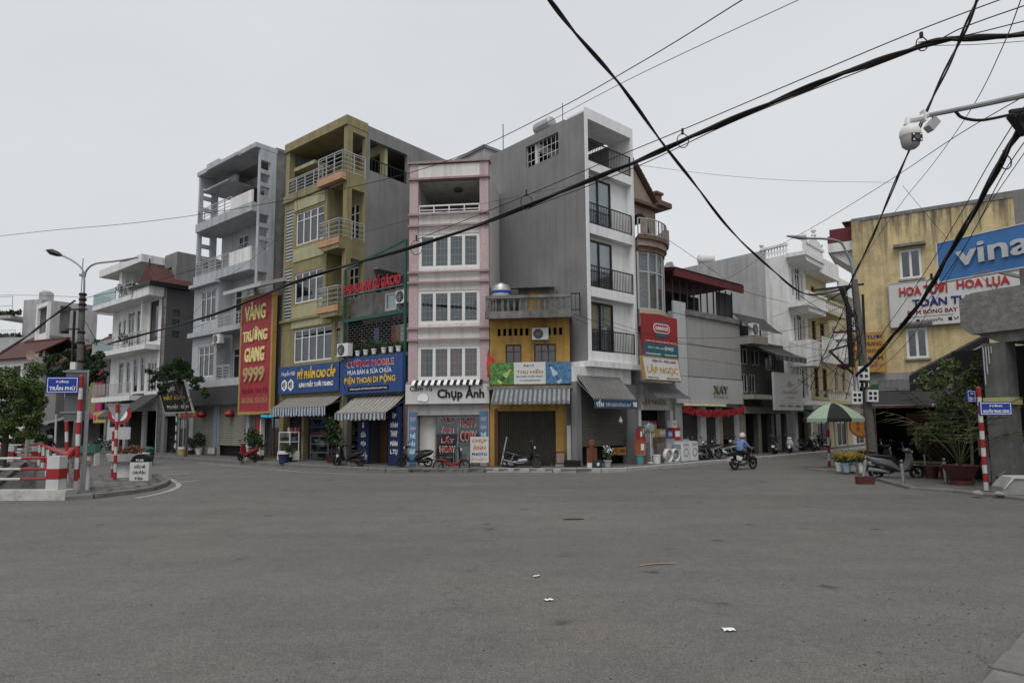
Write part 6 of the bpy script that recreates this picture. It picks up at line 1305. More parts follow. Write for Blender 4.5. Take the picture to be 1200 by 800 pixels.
# ---- concrete canopy building at the right edge
ca_ = at(1127, 400, 19.0)
CB = Frame(ca_.x, ca_.y, R(-63))
h = CB.thing('concrete_canopy_building', 'rough concrete canopy building with thick pillar at the right edge', 'building')
ROUGH = mat('rough_dark_concrete', (0.23, 0.222, 0.208), var=0.35, scale=5, bump=0.9, bscale=14, streak=0.35, grime=0.4)
b = MB(); b.prism([(0.0, 4.75), (0.25, 4.5), (9, 4.5), (9, 5.72), (0.35, 5.72), (0.0, 5.55)], 0.0, 3.5); b.build('canopy', ROUGH, h)
b = MB(); b.prism([(0.3, 4.5), (8, 4.5), (8, 4.2), (0.9, 4.2)], 0.25, 3.2); b.build('canopy_beam', ROUGH, h)
MB().box(0.45, 1.05, 0.15, 0.7, 0, 4.2).build('pillar', mat('stained_pillar', (0.15, 0.147, 0.14), var=0.25, scale=3, streak=0.4, bump=0.3), h); MB().box(0.4, 1.1, 0.1, 0.75, 2.4, 2.62).build('pillar_notice', mat('yellow_notice', (0.42, 0.40, 0.16), var=0.2), h)
MB().box(0.0, 9, 3.6, 3.8, 4.3, 9.5).build('rear_wall', CONC, h); MB().box(-1.5, 9, 2.2, 3.55, 0, 4.25).build('shade_black_wall', DARK, h)  # lower wall coloured near-black to carry the deep shade under the canopy
b = MB()
for k in (0.45, 1.05): b.tube([(1.6+k, 0.2, 3.75), (1.6+k, 0.18, 4.05), (1.72+k, 0.18, 4.2), (1.9+k, 0.18, 4.05), (1.9+k, 0.2, 3.75)], 0.035, 6)
b.build('arched_hooks', POLEW, h)
b = MB(); b.box(1.6, 6, 0.3, 2.6, 3.55, 3.7); b.build('lower_ledge', CONC, h)
b = MB()
for k in range(4): b.bar((0.5+k*0.07, 0.12, 4.1), (0.5+k*0.07, 0.12, 3.0+0.3*k), 0.025)
b.build('conduits', GREYM, h)
VS = at(1103, 400, 22.0); VF = Frame(VS.x, VS.y, R(-60))
s = signboard(VF, 'large blue billboard with raised silver letters vina', 0.15, 3.4, 6.7, 8.1, 0, SIGNBLUE2, SIGNWHITE, 0.2, 0.03, name='billboard')
text(s, 'vina', 0.62, 2.75, 0.42, 1.12, -0.22, mat('silver_letters', (0.50, 0.51, 0.52), rough=0.4, metal=0.3), bold=0.02, depth=0.07)
b = MB(); b.bar((1.2, 0.1, 0.1), (1.2, 0.1, 1.3), 0.1); b.bar((2.6, 0.1, 0.1), (2.6, 0.1, 1.3), 0.1); b.bar((1.1, -0.3, 0.05), (1.7, -0.5, 0.05), 0.05); b.bar((1.2, 0.1, 0.3), (1.2, 3, 0.3), 0.1); b.bar((2.6, 0.1, 0.3), (2.6, 3, 0.3), 0.1); b.build('support_frame', STEEL, s)
# sloping dark awning between the two right-hand buildings
pA, pB = at(1066, 452, 24.5), at(1160, 405, 20.5)
t = thing('sloping_shop_roof', 'long dark sloping awning with pale ribs left of the concrete pillar', 'awning', (0, 0, 0))
dv = Vector((1.5, 2.2, 0.3)); b = MB(); up = Vector((0, 0, 0.62)); pA.z -= 0.25; pB.z -= 0.25
b.add([pA, pB, pB+dv, pA+dv, pA+up, pB+up, pB+dv+up, pA+dv+up], [(0, 1, 2, 3), (7, 6, 5, 4), (0, 4, 5, 1), (1, 5, 6, 2), (2, 6, 7, 3), (3, 7, 4, 0)]); b.build('roof', mat('charcoal_canvas', (0.07, 0.07, 0.072)), t)
for k in range(3):
    p = pA.lerp(pB, 0.06+k*0.32)+Vector((-0.03, -0.05, 0.36)); q = pA.lerp(pB, 0.06+k*0.32+0.26)+Vector((-0.03, -0.05, 0.36)); MB().bar(p, q, 0.03, 0.06).build('rib', SIGNGREY, t)
# ================================================================== VEHICLES AND PEOPLE
def loft_y(mb, secs, n=10, e=2.5): return mb.loft(secs, n, e)
def wheel(t, x, r, w, spokes, rimm):
    b = MB(); b.lathe([(r*0.62, -w*0.35), (r*0.76, -w*0.4), (r*0.76, w*0.4), (r*0.62, w*0.35), (r*0.62, -w*0.35)], 20, (x, 0, r), 'y'); b.lathe([(0.0, -w*0.7), (0.06, -w*0.7), (0.06, w*0.7), (0.0, w*0.7)], 10, (x, 0, r), 'y')
    for k in range(spokes):
        a = 2*math.pi*k/spokes; b.bar((x+0.05*math.cos(a), 0, r+0.05*math.sin(a)), (x+r*0.68*math.cos(a), 0, r+r*0.68*math.sin(a)), 0.028 if spokes < 8 else 0.010)
    o = b.build('wheel', rimm, t)
    MB().lathe([(r*0.74, -w*0.42), (r*0.82, -w*0.52), (r*0.94, -w*0.45), (r, 0), (r*0.94, w*0.45), (r*0.82, w*0.52), (r*0.74, w*0.42)], 22, (x, 0, r), 'y').build('tyre', TYRE, o, smooth=True)
    return o
def fender(t, x, r, a0, a1, w, m):
    b = MB(); n = 8
    for i in range(n):
        a, c = a0+(a1-a0)*i/n, a0+(a1-a0)*(i+1)/n; R_ = r+0.035
        P = lambda q, y, k: (x+(R_+k)*math.cos(q), y, r+(R_+k)*math.sin(q))
        b.quad(P(a, -w, -0.02), P(c, -w, -0.02), P(c, -w*0.5, 0.01), P(a, -w*0.5, 0.01)); b.quad(P(a, -w*0.5, 0.01), P(c, -w*0.5, 0.01), P(c, w*0.5, 0.01), P(a, w*0.5, 0.01)); b.quad(P(a, w*0.5, 0.01), P(c, w*0.5, 0.01), P(c, w, -0.02), P(a, w, -0.02))
    return b.build('mudguard', m, t, smooth=True)
BIKES = {}
def motorbike(style, bm_, label, loc, heading, rider=False):
    key = (style, bm_.name); grp = 'motorbikes parked along the pavement'
    if key in BIKES:
        c = copy_tree(BIKES[key], loc, heading, label, grp); return c
    t = thing('motorbike', label, 'motorbike', loc, heading, grp); t.scale = (0.87,)*3 if style != 'ebike' else (0.97,)*3
    if style == 'ebike':
        r = 0.24; wb = 0.56; wheel(t, wb, r, 0.065, 5, BODYS); wheel(t, -wb, r, 0.065, 5, BODYS)
        b = MB(); b.loft([(-0.30, 0.34, 0.08, 0.06), (-0.1, 0.30, 0.11, 0.07), (0.15, 0.29, 0.11, 0.05), (0.34, 0.36, 0.09, 0.10), (0.40, 0.52, 0.06, 0.10)]); b.loft([(-0.62, 0.50, 0.05, 0.04), (-0.45, 0.50, 0.09, 0.06), (-0.2, 0.44, 0.08, 0.07)]); b.build('body', bm_, t, smooth=True)
        b = MB(); b.tube([(0.36, 0, 0.55), (0.30, 0, 0.95)], 0.03, 8); b.tube([(0.42, 0.05, 0.5), (wb, 0.06, r)], 0.022, 6); b.tube([(0.42, -0.05, 0.5), (wb, -0.06, r)], 0.022, 6); b.tube([(-0.3, 0.06, 0.42), (-wb, 0.07, r)], 0.025, 6); b.tube([(-0.3, -0.06, 0.42), (-wb, -0.07, r)], 0.025, 6); b.tube([(-0.25, 0, 0.4), (-0.28, 0, 0.66)], 0.025, 6); b.build('frame', BLACKM, t)
        b = MB(); b.loft([(-0.48, 0.70, 0.10, 0.035), (-0.3, 0.70, 0.12, 0.05), (-0.08, 0.70, 0.06, 0.035)]); b.build('seat', BODYK, t, smooth=True)
        b = MB(); b.loft([(-0.75, 0.62, 0.08, 0.02), (-0.5, 0.62, 0.09, 0.025)]); b.tube([(-0.5, 0, 0.62), (-0.55, 0, 0.86), (-0.62, 0, 0.9)], 0.02, 6); b.build('rear_rack', BODYK, t)
        hb = 0.96; fx = 0.3
    elif style == 'scooter':
        r = 0.24; wb = 0.65; wheel(t, wb, r, 0.10, 5, BLACKM); wheel(t, -wb, r, 0.11, 5, BLACKM)
        b = MB(); b.loft([(-0.95, 0.78, 0.04, 0.03), (-0.8, 0.68, 0.11, 0.09), (-0.5, 0.60, 0.16, 0.14), (-0.2, 0.52, 0.17, 0.15), (0.0, 0.38, 0.17, 0.10)]); b.build('body', bm_, t, smooth=True)
        b = MB(); b.loft([(-0.12, 0.31, 0.16, 0.05), (0.15, 0.29, 0.17, 0.04), (0.36, 0.31, 0.16, 0.05)]); b.build('floorboard', BODYK, t, smooth=True)
        b = MB(); secs = [(0.30, 0.34, 0.16, 0.06), (0.42, 0.55, 0.19, 0.12), (0.46, 0.72, 0.18, 0.10), (0.44, 0.88, 0.12, 0.06)]
        vv = MB(); vv.add(*(lambda S: ([(x-d, y, z) for (x, z, w, tk) in S for (d, y) in ((0.07, -w), (-0.02, -w*0.9), (-tk, 0), (-0.02, w*0.9), (0.07, w))], [(i*5+k, i*5+k+1, (i+1)*5+k+1, (i+1)*5+k) for i in range(len(S)-1) for k in range(4)]+[((i+1)*5, (i+1)*5+4, i*5+4, i*5) for i in range(len(S)-1)]+[(0, 4, 3, 2, 1), tuple((len(S)-1)*5+k for k in range(5))]))(secs)); vv.build('front_shield', bm_, t, smooth=True)
        b = MB(); b.loft([(-0.86, 0.79, 0.06, 0.03), (-0.6, 0.80, 0.12, 0.05), (-0.25, 0.75, 0.12, 0.055), (-0.02, 0.74, 0.06, 0.03)]); b.build('seat', BODYK, t, smooth=True)
        b = MB(); b.loft([(-0.72, 0.26, 0.09, 0.07), (-0.4, 0.30, 0.12, 0.11), (-0.1, 0.30, 0.10, 0.08)]); b.tube([(0.5, 0.05, 0.5), (wb, 0.06, r)], 0.028, 6); b.tube([(0.5, -0.05, 0.5), (wb, -0.06, r)], 0.028, 6); b.build('engine', BLACKM, t, smooth=True)
        b = MB(); b.loft([(-0.95, 0.36, 0.05, 0.06), (-0.6, 0.32, 0.055, 0.06), (-0.3, 0.26, 0.03, 0.03)]); b.xf(Matrix.Translation((0, -0.17, 0))); b.build('exhaust', STEEL, t, smooth=True)
        fender(t, wb, r, R(20), R(150), 0.07, bm_); hb = 0.98; fx = 0.36
        b = MB(); b.loft([(0.28, 0.98, 0.10, 0.05), (0.42, 0.97, 0.15, 0.07), (0.5, 0.94, 0.07, 0.04)]); b.build('handlebar_cowl', bm_, t, smooth=True)
    else:
        r = 0.285; wb = 0.61; wheel(t, wb, r, 0.075, 6 if style == 'cast' else 14, CHROME if style != 'cast' else BLACKM); wheel(t, -wb, r, 0.085, 6 if style == 'cast' else 14, CHROME if style != 'cast' else BLACKM)
        b = MB(); b.loft([(-0.98, 0.76, 0.03, 0.025), (-0.8, 0.70, 0.09, 0.07), (-0.5, 0.62, 0.13, 0.10), (-0.2, 0.56, 0.12, 0.10), (0.0, 0.48, 0.09, 0.08)]); b.loft([(-0.05, 0.50, 0.05, 0.05), (0.15, 0.46, 0.06, 0.06), (0.32, 0.58, 0.07, 0.09), (0.42, 0.72, 0.07, 0.10)]); b.build('body', bm_, t, smooth=True)
        b = MB(); b.loft([(0.18, 0.40, 0.16, 0.05), (0.30, 0.52, 0.19, 0.15), (0.40, 0.66, 0.17, 0.15), (0.47, 0.80, 0.10, 0.07)]); b.build('leg_shield', bm_ if bm_ is not BODYW else BODYS, t, smooth=True)
        b = MB(); b.loft([(-0.88, 0.80, 0.05, 0.03), (-0.55, 0.78, 0.11, 0.05), (-0.25, 0.74, 0.12, 0.05), (-0.02, 0.72, 0.06, 0.03)]); b.build('seat', BODYK, t, smooth=True)
        b = MB(); b.loft([(-0.25, 0.33, 0.10, 0.09), (0.0, 0.34, 0.12, 0.11), (0.22, 0.36, 0.08, 0.08)]); b.tube([(-wb, 0.09, r), (0.0, 0.09, 0.33)], 0.022, 6); b.tube([(-wb, -0.09, r), (0.0, -0.09, 0.33)], 0.022, 6); b.tube([(-0.45, 0.12, 0.62), (-wb, 0.11, r)], 0.03, 7); b.tube([(-0.45, -0.12, 0.62), (-wb, -0.11, r)], 0.03, 7); b.tube([(0.05, -0.26, 0.28), (0.05, 0.26, 0.28)], 0.016, 5); b.build('engine', STEEL, t, smooth=True)
        b = MB(); b.tube([(0.1, -0.1, 0.26), (-0.2, -0.15, 0.22), (-0.45, -0.16, 0.26), (-0.95, -0.17, 0.38)], [0.02, 0.025, 0.045, 0.045], 8); b.build('exhaust', CHROME, t, smooth=True)
        b = MB(); b.tube([(wb, 0.07, r), (0.46, 0.07, 0.78)], 0.024, 7); b.tube([(wb, -0.07, r), (0.46, -0.07, 0.78)], 0.024, 7); b.build('fork', CHROME, t)
        fender(t, wb, r, R(25), R(160), 0.055, bm_); fender(t, -wb, r, R(60), R(190), 0.06, BODYK); hb = 1.0; fx = 0.38
        b = MB(); b.loft([(0.30, 0.99, 0.10, 0.05), (0.44, 0.97, 0.12, 0.07), (0.52, 0.95, 0.06, 0.04)]); b.build('handlebar_cowl', bm_, t, smooth=True)
    b = MB(); b.tube([(fx-0.1, 0.34, hb+0.02), (fx+0.02, 0.16, hb+0.04), (fx+0.06, 0, hb), (fx+0.02, -0.16, hb+0.04), (fx-0.1, -0.34, hb+0.02)], 0.016, 6); b.tube([(fx+0.05, 0, hb), (fx+0.13, 0, 0.66)], 0.03, 7); b.build('handlebar', BLACKM, t)
    for sgn in (-1, 1):
        g = MB(); g.tube([(fx-0.11, sgn*0.35, hb+0.02), (fx-0.03, sgn*0.22, hb+0.04)], 0.022, 6); g.build('grip', TYRE, t)
        m = MB(); m.tube([(fx, sgn*0.2, hb+0.04), (fx+0.02, sgn*0.26, hb+0.2)], 0.008, 5); m.loft([(fx-0.0, hb+0.22, 0.055, 0.04), (fx+0.03, hb+0.22, 0.04, 0.03)]); m.xf(Matrix.Translation((0, 0, 0)))
        m2 = MB(); m2.tube([(fx, sgn*0.2, hb+0.04), (fx+0.02, sgn*0.27, hb+0.19)], 0.008, 5); m2.add([(fx+0.0, sgn*0.27+dy*0.06, hb+0.22+dz*0.045) for dy, dz in ((-1, -.7), (1, -.7), (1.1, .3), (.7, 1), (-.7, 1), (-1.1, .3))]+[(fx+0.03, sgn*0.27+dy*0.05, hb+0.22+dz*0.04) for dy, dz in ((-1, -.7), (1, -.7), (1.1, .3), (.7, 1), (-.7, 1), (-1.1, .3))], [tuple(range(5, -1, -1)), tuple(range(6, 12))]+[(i, (i+1) % 6, (i+1) % 6+6, i+6) for i in range(6)]); m2.build('mirror', CHROME, t)
    b = MB(); b.lathe([(0.0, 0.07), (0.05, 0.055), (0.075, 0.0), (0, 0)], 12, (fx+0.12 if style != 'ebike' else fx+0.08, 0, hb-0.06), 'x'); b.build('headlight', PLASW, t, smooth=True)
    b = MB(); b.box(-0.99 if style != 'ebike' else -0.78, -0.95 if style != 'ebike' else -0.75, -0.06, 0.06, 0.62, 0.68); b.build('tail_light', BODYR, t)
    b = MB(); b.box(-0.985, -0.975, -0.1, 0.1, 0.44, 0.58); b.build('number_plate', PLASW, t) if style != 'ebike' else None
    if not rider: MB().tube([(-0.1, 0.12, 0.25), (-0.2, 0.32, 0.0)], 0.013, 5).build('side_stand', STEEL, t)
    BIKES[key] = t; return t

SKIN = mat('skin', (0.36, 0.21, 0.14), rough=0.6, var=0.05); SHIRT = mat('blue_shirt', (0.16, 0.25, 0.50), var=0.08, scale=6, bump=0.3, bscale=9); TROU = mat('dark_trousers', (0.02, 0.02, 0.025), var=0.15)
SHIRTK = mat('black_jacket', (0.02, 0.02, 0.022), var=0.1)
def person(label, loc, heading, shirt, helmet_m, sandals):
    t = thing('person', label, 'person', loc, heading); t.scale = (0.87,)*3
    V = {'pel': (-.22, 0, .87, .145), 'wst': (-.20, 0, 1.02, .14), 'che': (-.13, 0, 1.24, .155), 'nk': (-.06, 0, 1.43, .06), 'hd': (-.03, 0, 1.53, .085), 'tp': (-.02, 0, 1.63, .08)}
    E_ = [('pel', 'wst'), ('wst', 'che'), ('che', 'nk'), ('nk', 'hd'), ('hd', 'tp')]
    for s_, n_ in ((1, 'l'), (-1, 'r')):
        V.update({'sh'+n_: (-.10, s_*.17, 1.33, .075), 'el'+n_: (.06, s_*.27, 1.10, .052), 'wr'+n_: (.25, s_*.28, 1.02, .034), 'ha'+n_: (.33, s_*.28, 1.03, .038),
                  'hp'+n_: (-.18, s_*.09, .84, .105), 'kn'+n_: (.20, s_*.17, .74, .072), 'ak'+n_: (.03, s_*.17, .38, .043), 'to'+n_: (.17, s_*.18, .315, .035)})
        E_ += [('che', 'sh'+n_), ('sh'+n_, 'el'+n_), ('el'+n_, 'wr'+n_), ('wr'+n_, 'ha'+n_), ('pel', 'hp'+n_), ('hp'+n_, 'kn'+n_), ('kn'+n_, 'ak'+n_), ('ak'+n_, 'to'+n_)]
    names = list(V); me = bpy.data.meshes.new('body'); bm = bmesh.new(); sk = bm.verts.layers.skin.verify(); vs_ = []
    for n_ in names:
        x, y, z, r_ = V[n_]; v = bm.verts.new((x, y, z)); v[sk].radius = (r_, r_*(1.15 if n_ in ('che', 'pel', 'wst') else 1)); v[sk].use_root = (n_ == 'pel'); vs_.append(v)
    for a, c in E_: bm.edges.new((vs_[names.index(a)], vs_[names.index(c)]))
    bm.to_mesh(me); bm.free()
    o = bpy.data.objects.new('tmp', me); COL.objects.link(o); o.modifiers.new('s', 'SKIN'); sb_ = o.modifiers.new('d', 'SUBSURF'); sb_.levels = 2; sb_.render_levels = 2
    dg = bpy.context.evaluated_depsgraph_get(); bme = bpy.data.meshes.new_from_object(o.evaluated_get(dg)); bpy.data.objects.remove(o)
    bme.materials.clear()
    for m_ in (SKIN, shirt, TROU, sandals): bme.materials.append(m_)
    bm = bmesh.new(); bm.from_mesh(bme)
    f = MB()
    for s_ in (1, -1):                      # five fingers closed round each grip
        for k in range(4):
            y = s_*(.235+.026*k); ln = (.9, 1.0, .95, .8)[k]
            f.tube([(.33, y, 1.045), (.33+.045*ln, y, 1.05), (.33+.06*ln, y, 1.02), (.33+.03*ln, y, .995), (.335, y, .995)], [.010, .0095, .009, .009, .007], 6)
        f.tube([(.30, s_*.24, 1.02), (.315, s_*.215, 1.0), (.35, s_*.212, .995)], [.011, .010, .008], 6)
    tmp = bpy.data.meshes.new('x'); tmp.from_pydata(f.v, [], f.f); nf = len(bm.faces); bm.from_mesh(tmp)
    bm.faces.ensure_lookup_table()
    for i, fc in enumerate(bm.faces):
        c = fc.calc_center_median(); fc.smooth = True
        if i >= nf or c.z > 1.40 and abs(c.y) < .11 and c.x > -.2 and c.z > 1.42: fc.material_index = 0
        elif c.x > .20 and c.z > .95: fc.material_index = 0
        elif c.z < .42: fc.material_index = 3
        elif c.z < .93: fc.material_index = 2
        else: fc.material_index = 1
    bm.to_mesh(bme); bm.free()
    bo = bpy.data.objects.new('body', bme); COL.objects.link(bo); bo.parent = t
    b = MB(); b.lathe([(0.132, 1.545), (0.138, 1.60), (0.125, 1.68), (0.085, 1.735), (0.0, 1.755)], 18, (-0.025, 0, 0)); b.lathe([(0.132, 1.545), (0.118, 1.55), (0.11, 1.66), (0, 1.73)], 18, (-0.025, 0, 0)); b.build('helmet', helmet_m, t, smooth=True)
    b = MB(); b.add([(.06, -.09, 1.62), (.06, .09, 1.62), (.17, .06, 1.60), (.17, -.06, 1.60), (.06, -.09, 1.632), (.06, .09, 1.632), (.17, .06, 1.612), (.17, -.06, 1.612)], [(0, 1, 2, 3), (7, 6, 5, 4), (0, 4, 5, 1), (1, 5, 6, 2), (2, 6, 7, 3), (3, 7, 4, 0)]); b.build('helmet_peak', helmet_m, t)
    b = MB(); b.lathe([(0.0, -0.0), (0.105, 0.0), (0.112, 0.05), (0.10, 0.1)], 14, (-0.045, 0, 1.465)); b.build('hair', mat('grey_hair', (0.10, 0.10, 0.10), var=0.2), t, smooth=True)
    b = MB(); b.loft([(0.05, 1.52, 0.02, 0.02), (0.085, 1.515, 0.014, 0.016), (0.09, 1.53, 0.008, 0.02)], 8); b.build('nose', SKIN, t, smooth=True)
    for s_ in (1, -1): MB().lathe([(0, 0.012), (0.011, 0.006), (0.012, 0)], 8, (0.058, s_*0.034, 1.545), 'x').build('eye', LETK, t); MB().lathe([(0, -.012), (0.025, -.006), (0.03, .006), (0, .01)], 8, (-.03, s_*.095, 1.52), 'y').build('ear', SKIN, t, smooth=True)
    MB().box(0.052, 0.066, -0.026, 0.026, 1.478, 1.486).build('mouth', LETDR, t)
    return t

def LSD(u, v):
    p = gp(u, v, PVZ)-LR.a; return p.dot(LR.t), -p.dot(LR.n)
def gz(u, v, z): p = gp(u, v, z); return (p.x, p.y, z)
PVZ = 0.152
LA = LR.ang
def near(fr, x, d, z=PVZ): p = fr.w(x, -d); return (p.x, p.y, z)
rl = gz(872, 550, 0)
mrb = motorbike('under', BODYK, 'white and black motorbike ridden into the side street by a person in blue', rl, R(28), True)
for sg in (-1, 1): MB().prism([(-0.62, 0.52), (-0.3, 0.44), (-0.22, 0.6), (-0.6, 0.7)], sg*0.135, sg*0.15).build('white_side_panel', PLASW, mrb)
MB().loft([(-1.0, 0.55, 0.1, 0.03), (-0.8, 0.6, 0.11, 0.05)]).build('grey_tail_cover', SIGNGREY, mrb)
person('rider in a blue shirt and pale helmet on the moving motorbike', rl, R(28), SHIRT, mat('pale_helmet', (0.60, 0.55, 0.52), rough=0.35), mat('sandal_brown', (0.22, 0.09, 0.06)))
BIKES.clear()
fl = gp(57, 543, 0)
motorbike('cast', BODYK, 'dark motorbike with rider approaching behind the barrier at far left', (fl.x, fl.y, 0), R(-35), True); person('rider in dark jacket and white helmet behind the barrier at far left', (fl.x, fl.y, 0), R(-35), SHIRTK, BODYW, BODYK)
for st, bm_, lab, p, hd in (
    ('scooter', BODYK, 'black motorbike under the tilted black sign', gz(204, 530, PVZ), LA+R(160)),
    ('cast', BODYK, 'dark motorbike in front of the magenta sign shop', gz(112, 527.5, PVZ), LA+R(10)),
    ('under', BODYS, 'grey motorbike second in front of the magenta sign shop', gz(122, 527.5, PVZ), LA+R(190)),
    ('scooter', BODYR, 'red scooter parked before the right cream shutter', gz(290, 540.5, PVZ), LA+R(188)),
    ('cast', BODYK, 'black motorbike parked between cosmetics shop and phone shop', gz(398, 544.5, PVZ), LA+R(140)),
    ('scooter', BODYK, 'black scooter with bright mirror before the phone shop', gz(408, 546, PVZ), LA+R(205)),
    ('scooter', BODYK, 'black scooter with its front to the left at the corner before the photo shop', gz(486, 547, PVZ), R(178)),
    ('ebike', BODYR, 'red electric bike parked in front of the photo shop', gz(529, 552, 0.02), R(2)),
    ('under', BODYK, 'dark motorbike loaded with bags before the ochre house gate', gz(614, 548, PVZ), R(-12)),
    ('cast', BODYK, 'black motorbike leaning by the studio gate, leftmost of four', near(RR, 6.6, 0.95), RR.ang+R(150)),
    ('under', BODYS, 'silver-grey motorbike second from left before the studio', near(RR, 7.7, 1.0), RR.ang+R(165)),
    ('cast', BODYS, 'grey motorbike third from left before the studio', near(RR, 8.8, 1.0), RR.ang+R(120)),
    ('under', BODYS, 'pale-tailed motorbike rightmost before the studio', near(RR, 9.9, 1.05), RR.ang+R(185)),
    ('scooter', BODYK, 'black scooter before the pillars of the dark house', near(RR, 14.6, 0.9), RR.ang+R(20)),
    ('scooter', BODYW, 'white scooter with box before the flower-shop sign house', near(RR, 16.4, 0.95), RR.ang+R(200)),
    ('scooter', BODYK, 'black scooter with white front under the green awning', near(RR, 18.7, 0.9), RR.ang+R(240)),
    ('cast', BODYK, 'dark motorbike at the foot of the neoclassical house', near(RR, 20.6, 0.7), RR.ang+R(10)),
    ('under', BODYK, 'motorbike farthest up the side street', near(RR, 22.0, 0.5), RR.ang+R(170)),
    ('scooter', BODYS, 'grey scooter parked by the bollards at right', gz(1051, 562, 0.02), R(-6)),
    ('scooter', BODYK, 'black scooter behind the grey scooter at the flower shop', gz(1030, 553, 0.02), R(10))):
    k_ = motorbike(st, bm_, lab, p, hd)
    if 'bollards' in lab or 'behind the grey' in lab: k_.scale = (1.0,)*3

# ================================================================== STREET FURNITURE
def striped_post(label, base, top, r, n, first='w', name='striped_post', r2=None):
    base, top = Vector(base), Vector(top); t = thing(name, label, 'post', base); d = top-base
    MB().tube([(0, 0, 0), d], r, 12).build('pole', POLEW, t, smooth=True)
    rd = None
    for i in range(n):
        if (i % 2 == 0) == (first == 'r'):
            MB().tube([d*(i/n), d*((i+1)/n)], r+0.004, 12, cap=False).build('red_band', RED, t, smooth=True)
    MB().lathe([(0, r*1.1), (r*0.8, r*0.7), (r*1.1, 0)], 10, tuple(d)).build('cap', RED, t, smooth=True)
    return t
def plate(t, c, w, hgt, ang, lines, two=True):
    """street name plate with white rim, centred at c (local), facing -y rotated by ang"""
    o = MB().box(-w/2, w/2, -0.015, 0.015, -hgt/2, hgt/2).build('name_plate', STREETBLUE, t); o.location = c; o.rotation_euler = (0, 0, ang)
    f = MB()
    for q in (0.03,):
        f.box(-w/2+q, w/2-q, -0.02, -0.0155, hgt/2-q-0.015, hgt/2-q); f.box(-w/2+q, w/2-q, -0.02, -0.0155, -hgt/2+q, -hgt/2+q+0.015); f.box(-w/2+q, -w/2+q+0.015, -0.02, -0.0155, -hgt/2+q+0.016, hgt/2-q-0.016); f.box(w/2-q-0.015, w/2-q, -0.02, -0.0155, -hgt/2+q+0.016, hgt/2-q-0.016)
    f.build('rim', LETW, o)
    text(o, lines[0], -w*0.2, w*0.2, hgt*0.12, hgt*0.30, -0.021, LETW, bold=0.025); text(o, lines[1], -w*0.4, w*0.4, -hgt*0.32, hgt*0.02, -0.021, LETW, bold=0.03)
    return o
p0 = gp(88, 577, 0.12); p1 = at(95.5, 441, p0.y)
t = striped_post('leaning red and white post carrying the TRẦN PHÚ street sign', p0, p1, 0.055, 10, 'w', name='street_sign_post')
c = at(73.5, 451, p0.y-0.08)-p0; plate(t, c, 0.88, 0.47, R(4), ('ĐƯỜNG', 'TRẦN PHÚ'))
p0 = gp(78.5, 566, 0.12); p1 = at(77.5, 446, p0.y); striped_post('red and white post on the island, left of the street-sign post', p0, p1, 0.05, 10, 'w')
p0 = gp(91.5, 574, 0.12); p1 = at(89.5, 455, p0.y); striped_post('red and white post close behind the street-sign post', p0, p1, 0.045, 9, 'w')
# large aluminium panel seen from behind
pc = gp(97, 576, 0.12); t = thing('information_board', 'grey aluminium board seen from behind between the striped posts', 'sign', pc, R(22))
w0 = at(97, 498, pc.y).z; w1 = at(97, 438, pc.y).z
MB().box(-0.58, -0.06, 0.05, 0.08, w0, w1).build('panel', mat('aluminium_panel', (0.17, 0.173, 0.176), rough=0.45, metal=0.4, var=0.1), t)
b = MB(); b.bar((-0.66, 0.03, w0+0.25), (-0.02, 0.03, w0+0.25), 0.03, 0.04); b.bar((-0.66, 0.03, w1-0.06), (-0.02, 0.03, w1-0.06), 0.03, 0.04); b.bar((-0.03, 0.03, w0), (-0.03, 0.03, w1), 0.04); b.build('brackets', STEEL, t)
b = MB(); b.box(-0.05, 0.05, -0.03, 0.03, 0, w0+0.3); b.lathe([(0, 0), (0.14, 0), (0.14, 0.03), (0, 0.03)], 10); b.build('post', STEEL, t)
t = thing('utility_cabinet', 'small green-topped cabinet on a grey post behind the striped posts', 'cabinet', gp(98, 574.5, 0.12), R(10))
MB().box(-0.26, 0.20, 0.08, 0.35, 0.75, 1.08).build('box', BROWN, t); MB().add([(-0.3, 0.02, 1.08), (0.24, 0.02, 1.08), (0.24, 0.4, 1.08), (-0.3, 0.4, 1.08), (-0.25, 0.05, 1.28), (0.22, 0.05, 1.34), (0.22, 0.36, 1.34), (-0.25, 0.36, 1.28)], [(0, 3, 2, 1), (4, 5, 6, 7), (0, 1, 5, 4), (1, 2, 6, 5), (2, 3, 7, 6), (3, 0, 4, 7)]).build('lid', mat('dull_green_lid', (0.07, 0.20, 0.15), var=0.1), t); b = MB(); b.box(0.2, 0.23, 0.06, 0.37, 0.7, 1.1); b.box(-0.04, 0.04, 0.18, 0.26, 0, 0.75); b.build('post', PLASW, t)
MB().box(-0.1, 0.1, 0.074, 0.079, 0.86, 0.98).build('label_plate', SIGNWHITE, t)
# third post with the back of a give-way triangle
p0 = gp(134.5, 563, 0.12); p1 = at(137.5, 474, p0.y); t = striped_post('red and white post with the grey back of a triangular sign', p0, p1, 0.05, 9, 'r', name='traffic_sign_post')
d = p1-p0
b = MB(); b.prism([(-0.42, 0.06), (0.42, 0.06), (0.0, -0.62)], 0.055, 0.075); o = b.build('triangle_sign_back', mat('sign_back_grey', (0.30, 0.31, 0.32), rough=0.5, metal=0.3), t); o.location = (d.x, d.y, d.z-0.04)
b = MB(); b.bar((-0.4, 0.05, 0.03), (0.4, 0.05, 0.03), 0.02, 0.04); o = b.build('sign_bracket', STEEL, t); o.location = (d.x, d.y, d.z-0.04)
p0b = gp(131.5, 560, 0.12); t = striped_post('shorter red and white post just behind the triangle-sign post', p0b, at(133, 506, p0b.y), 0.04, 5, 'r')
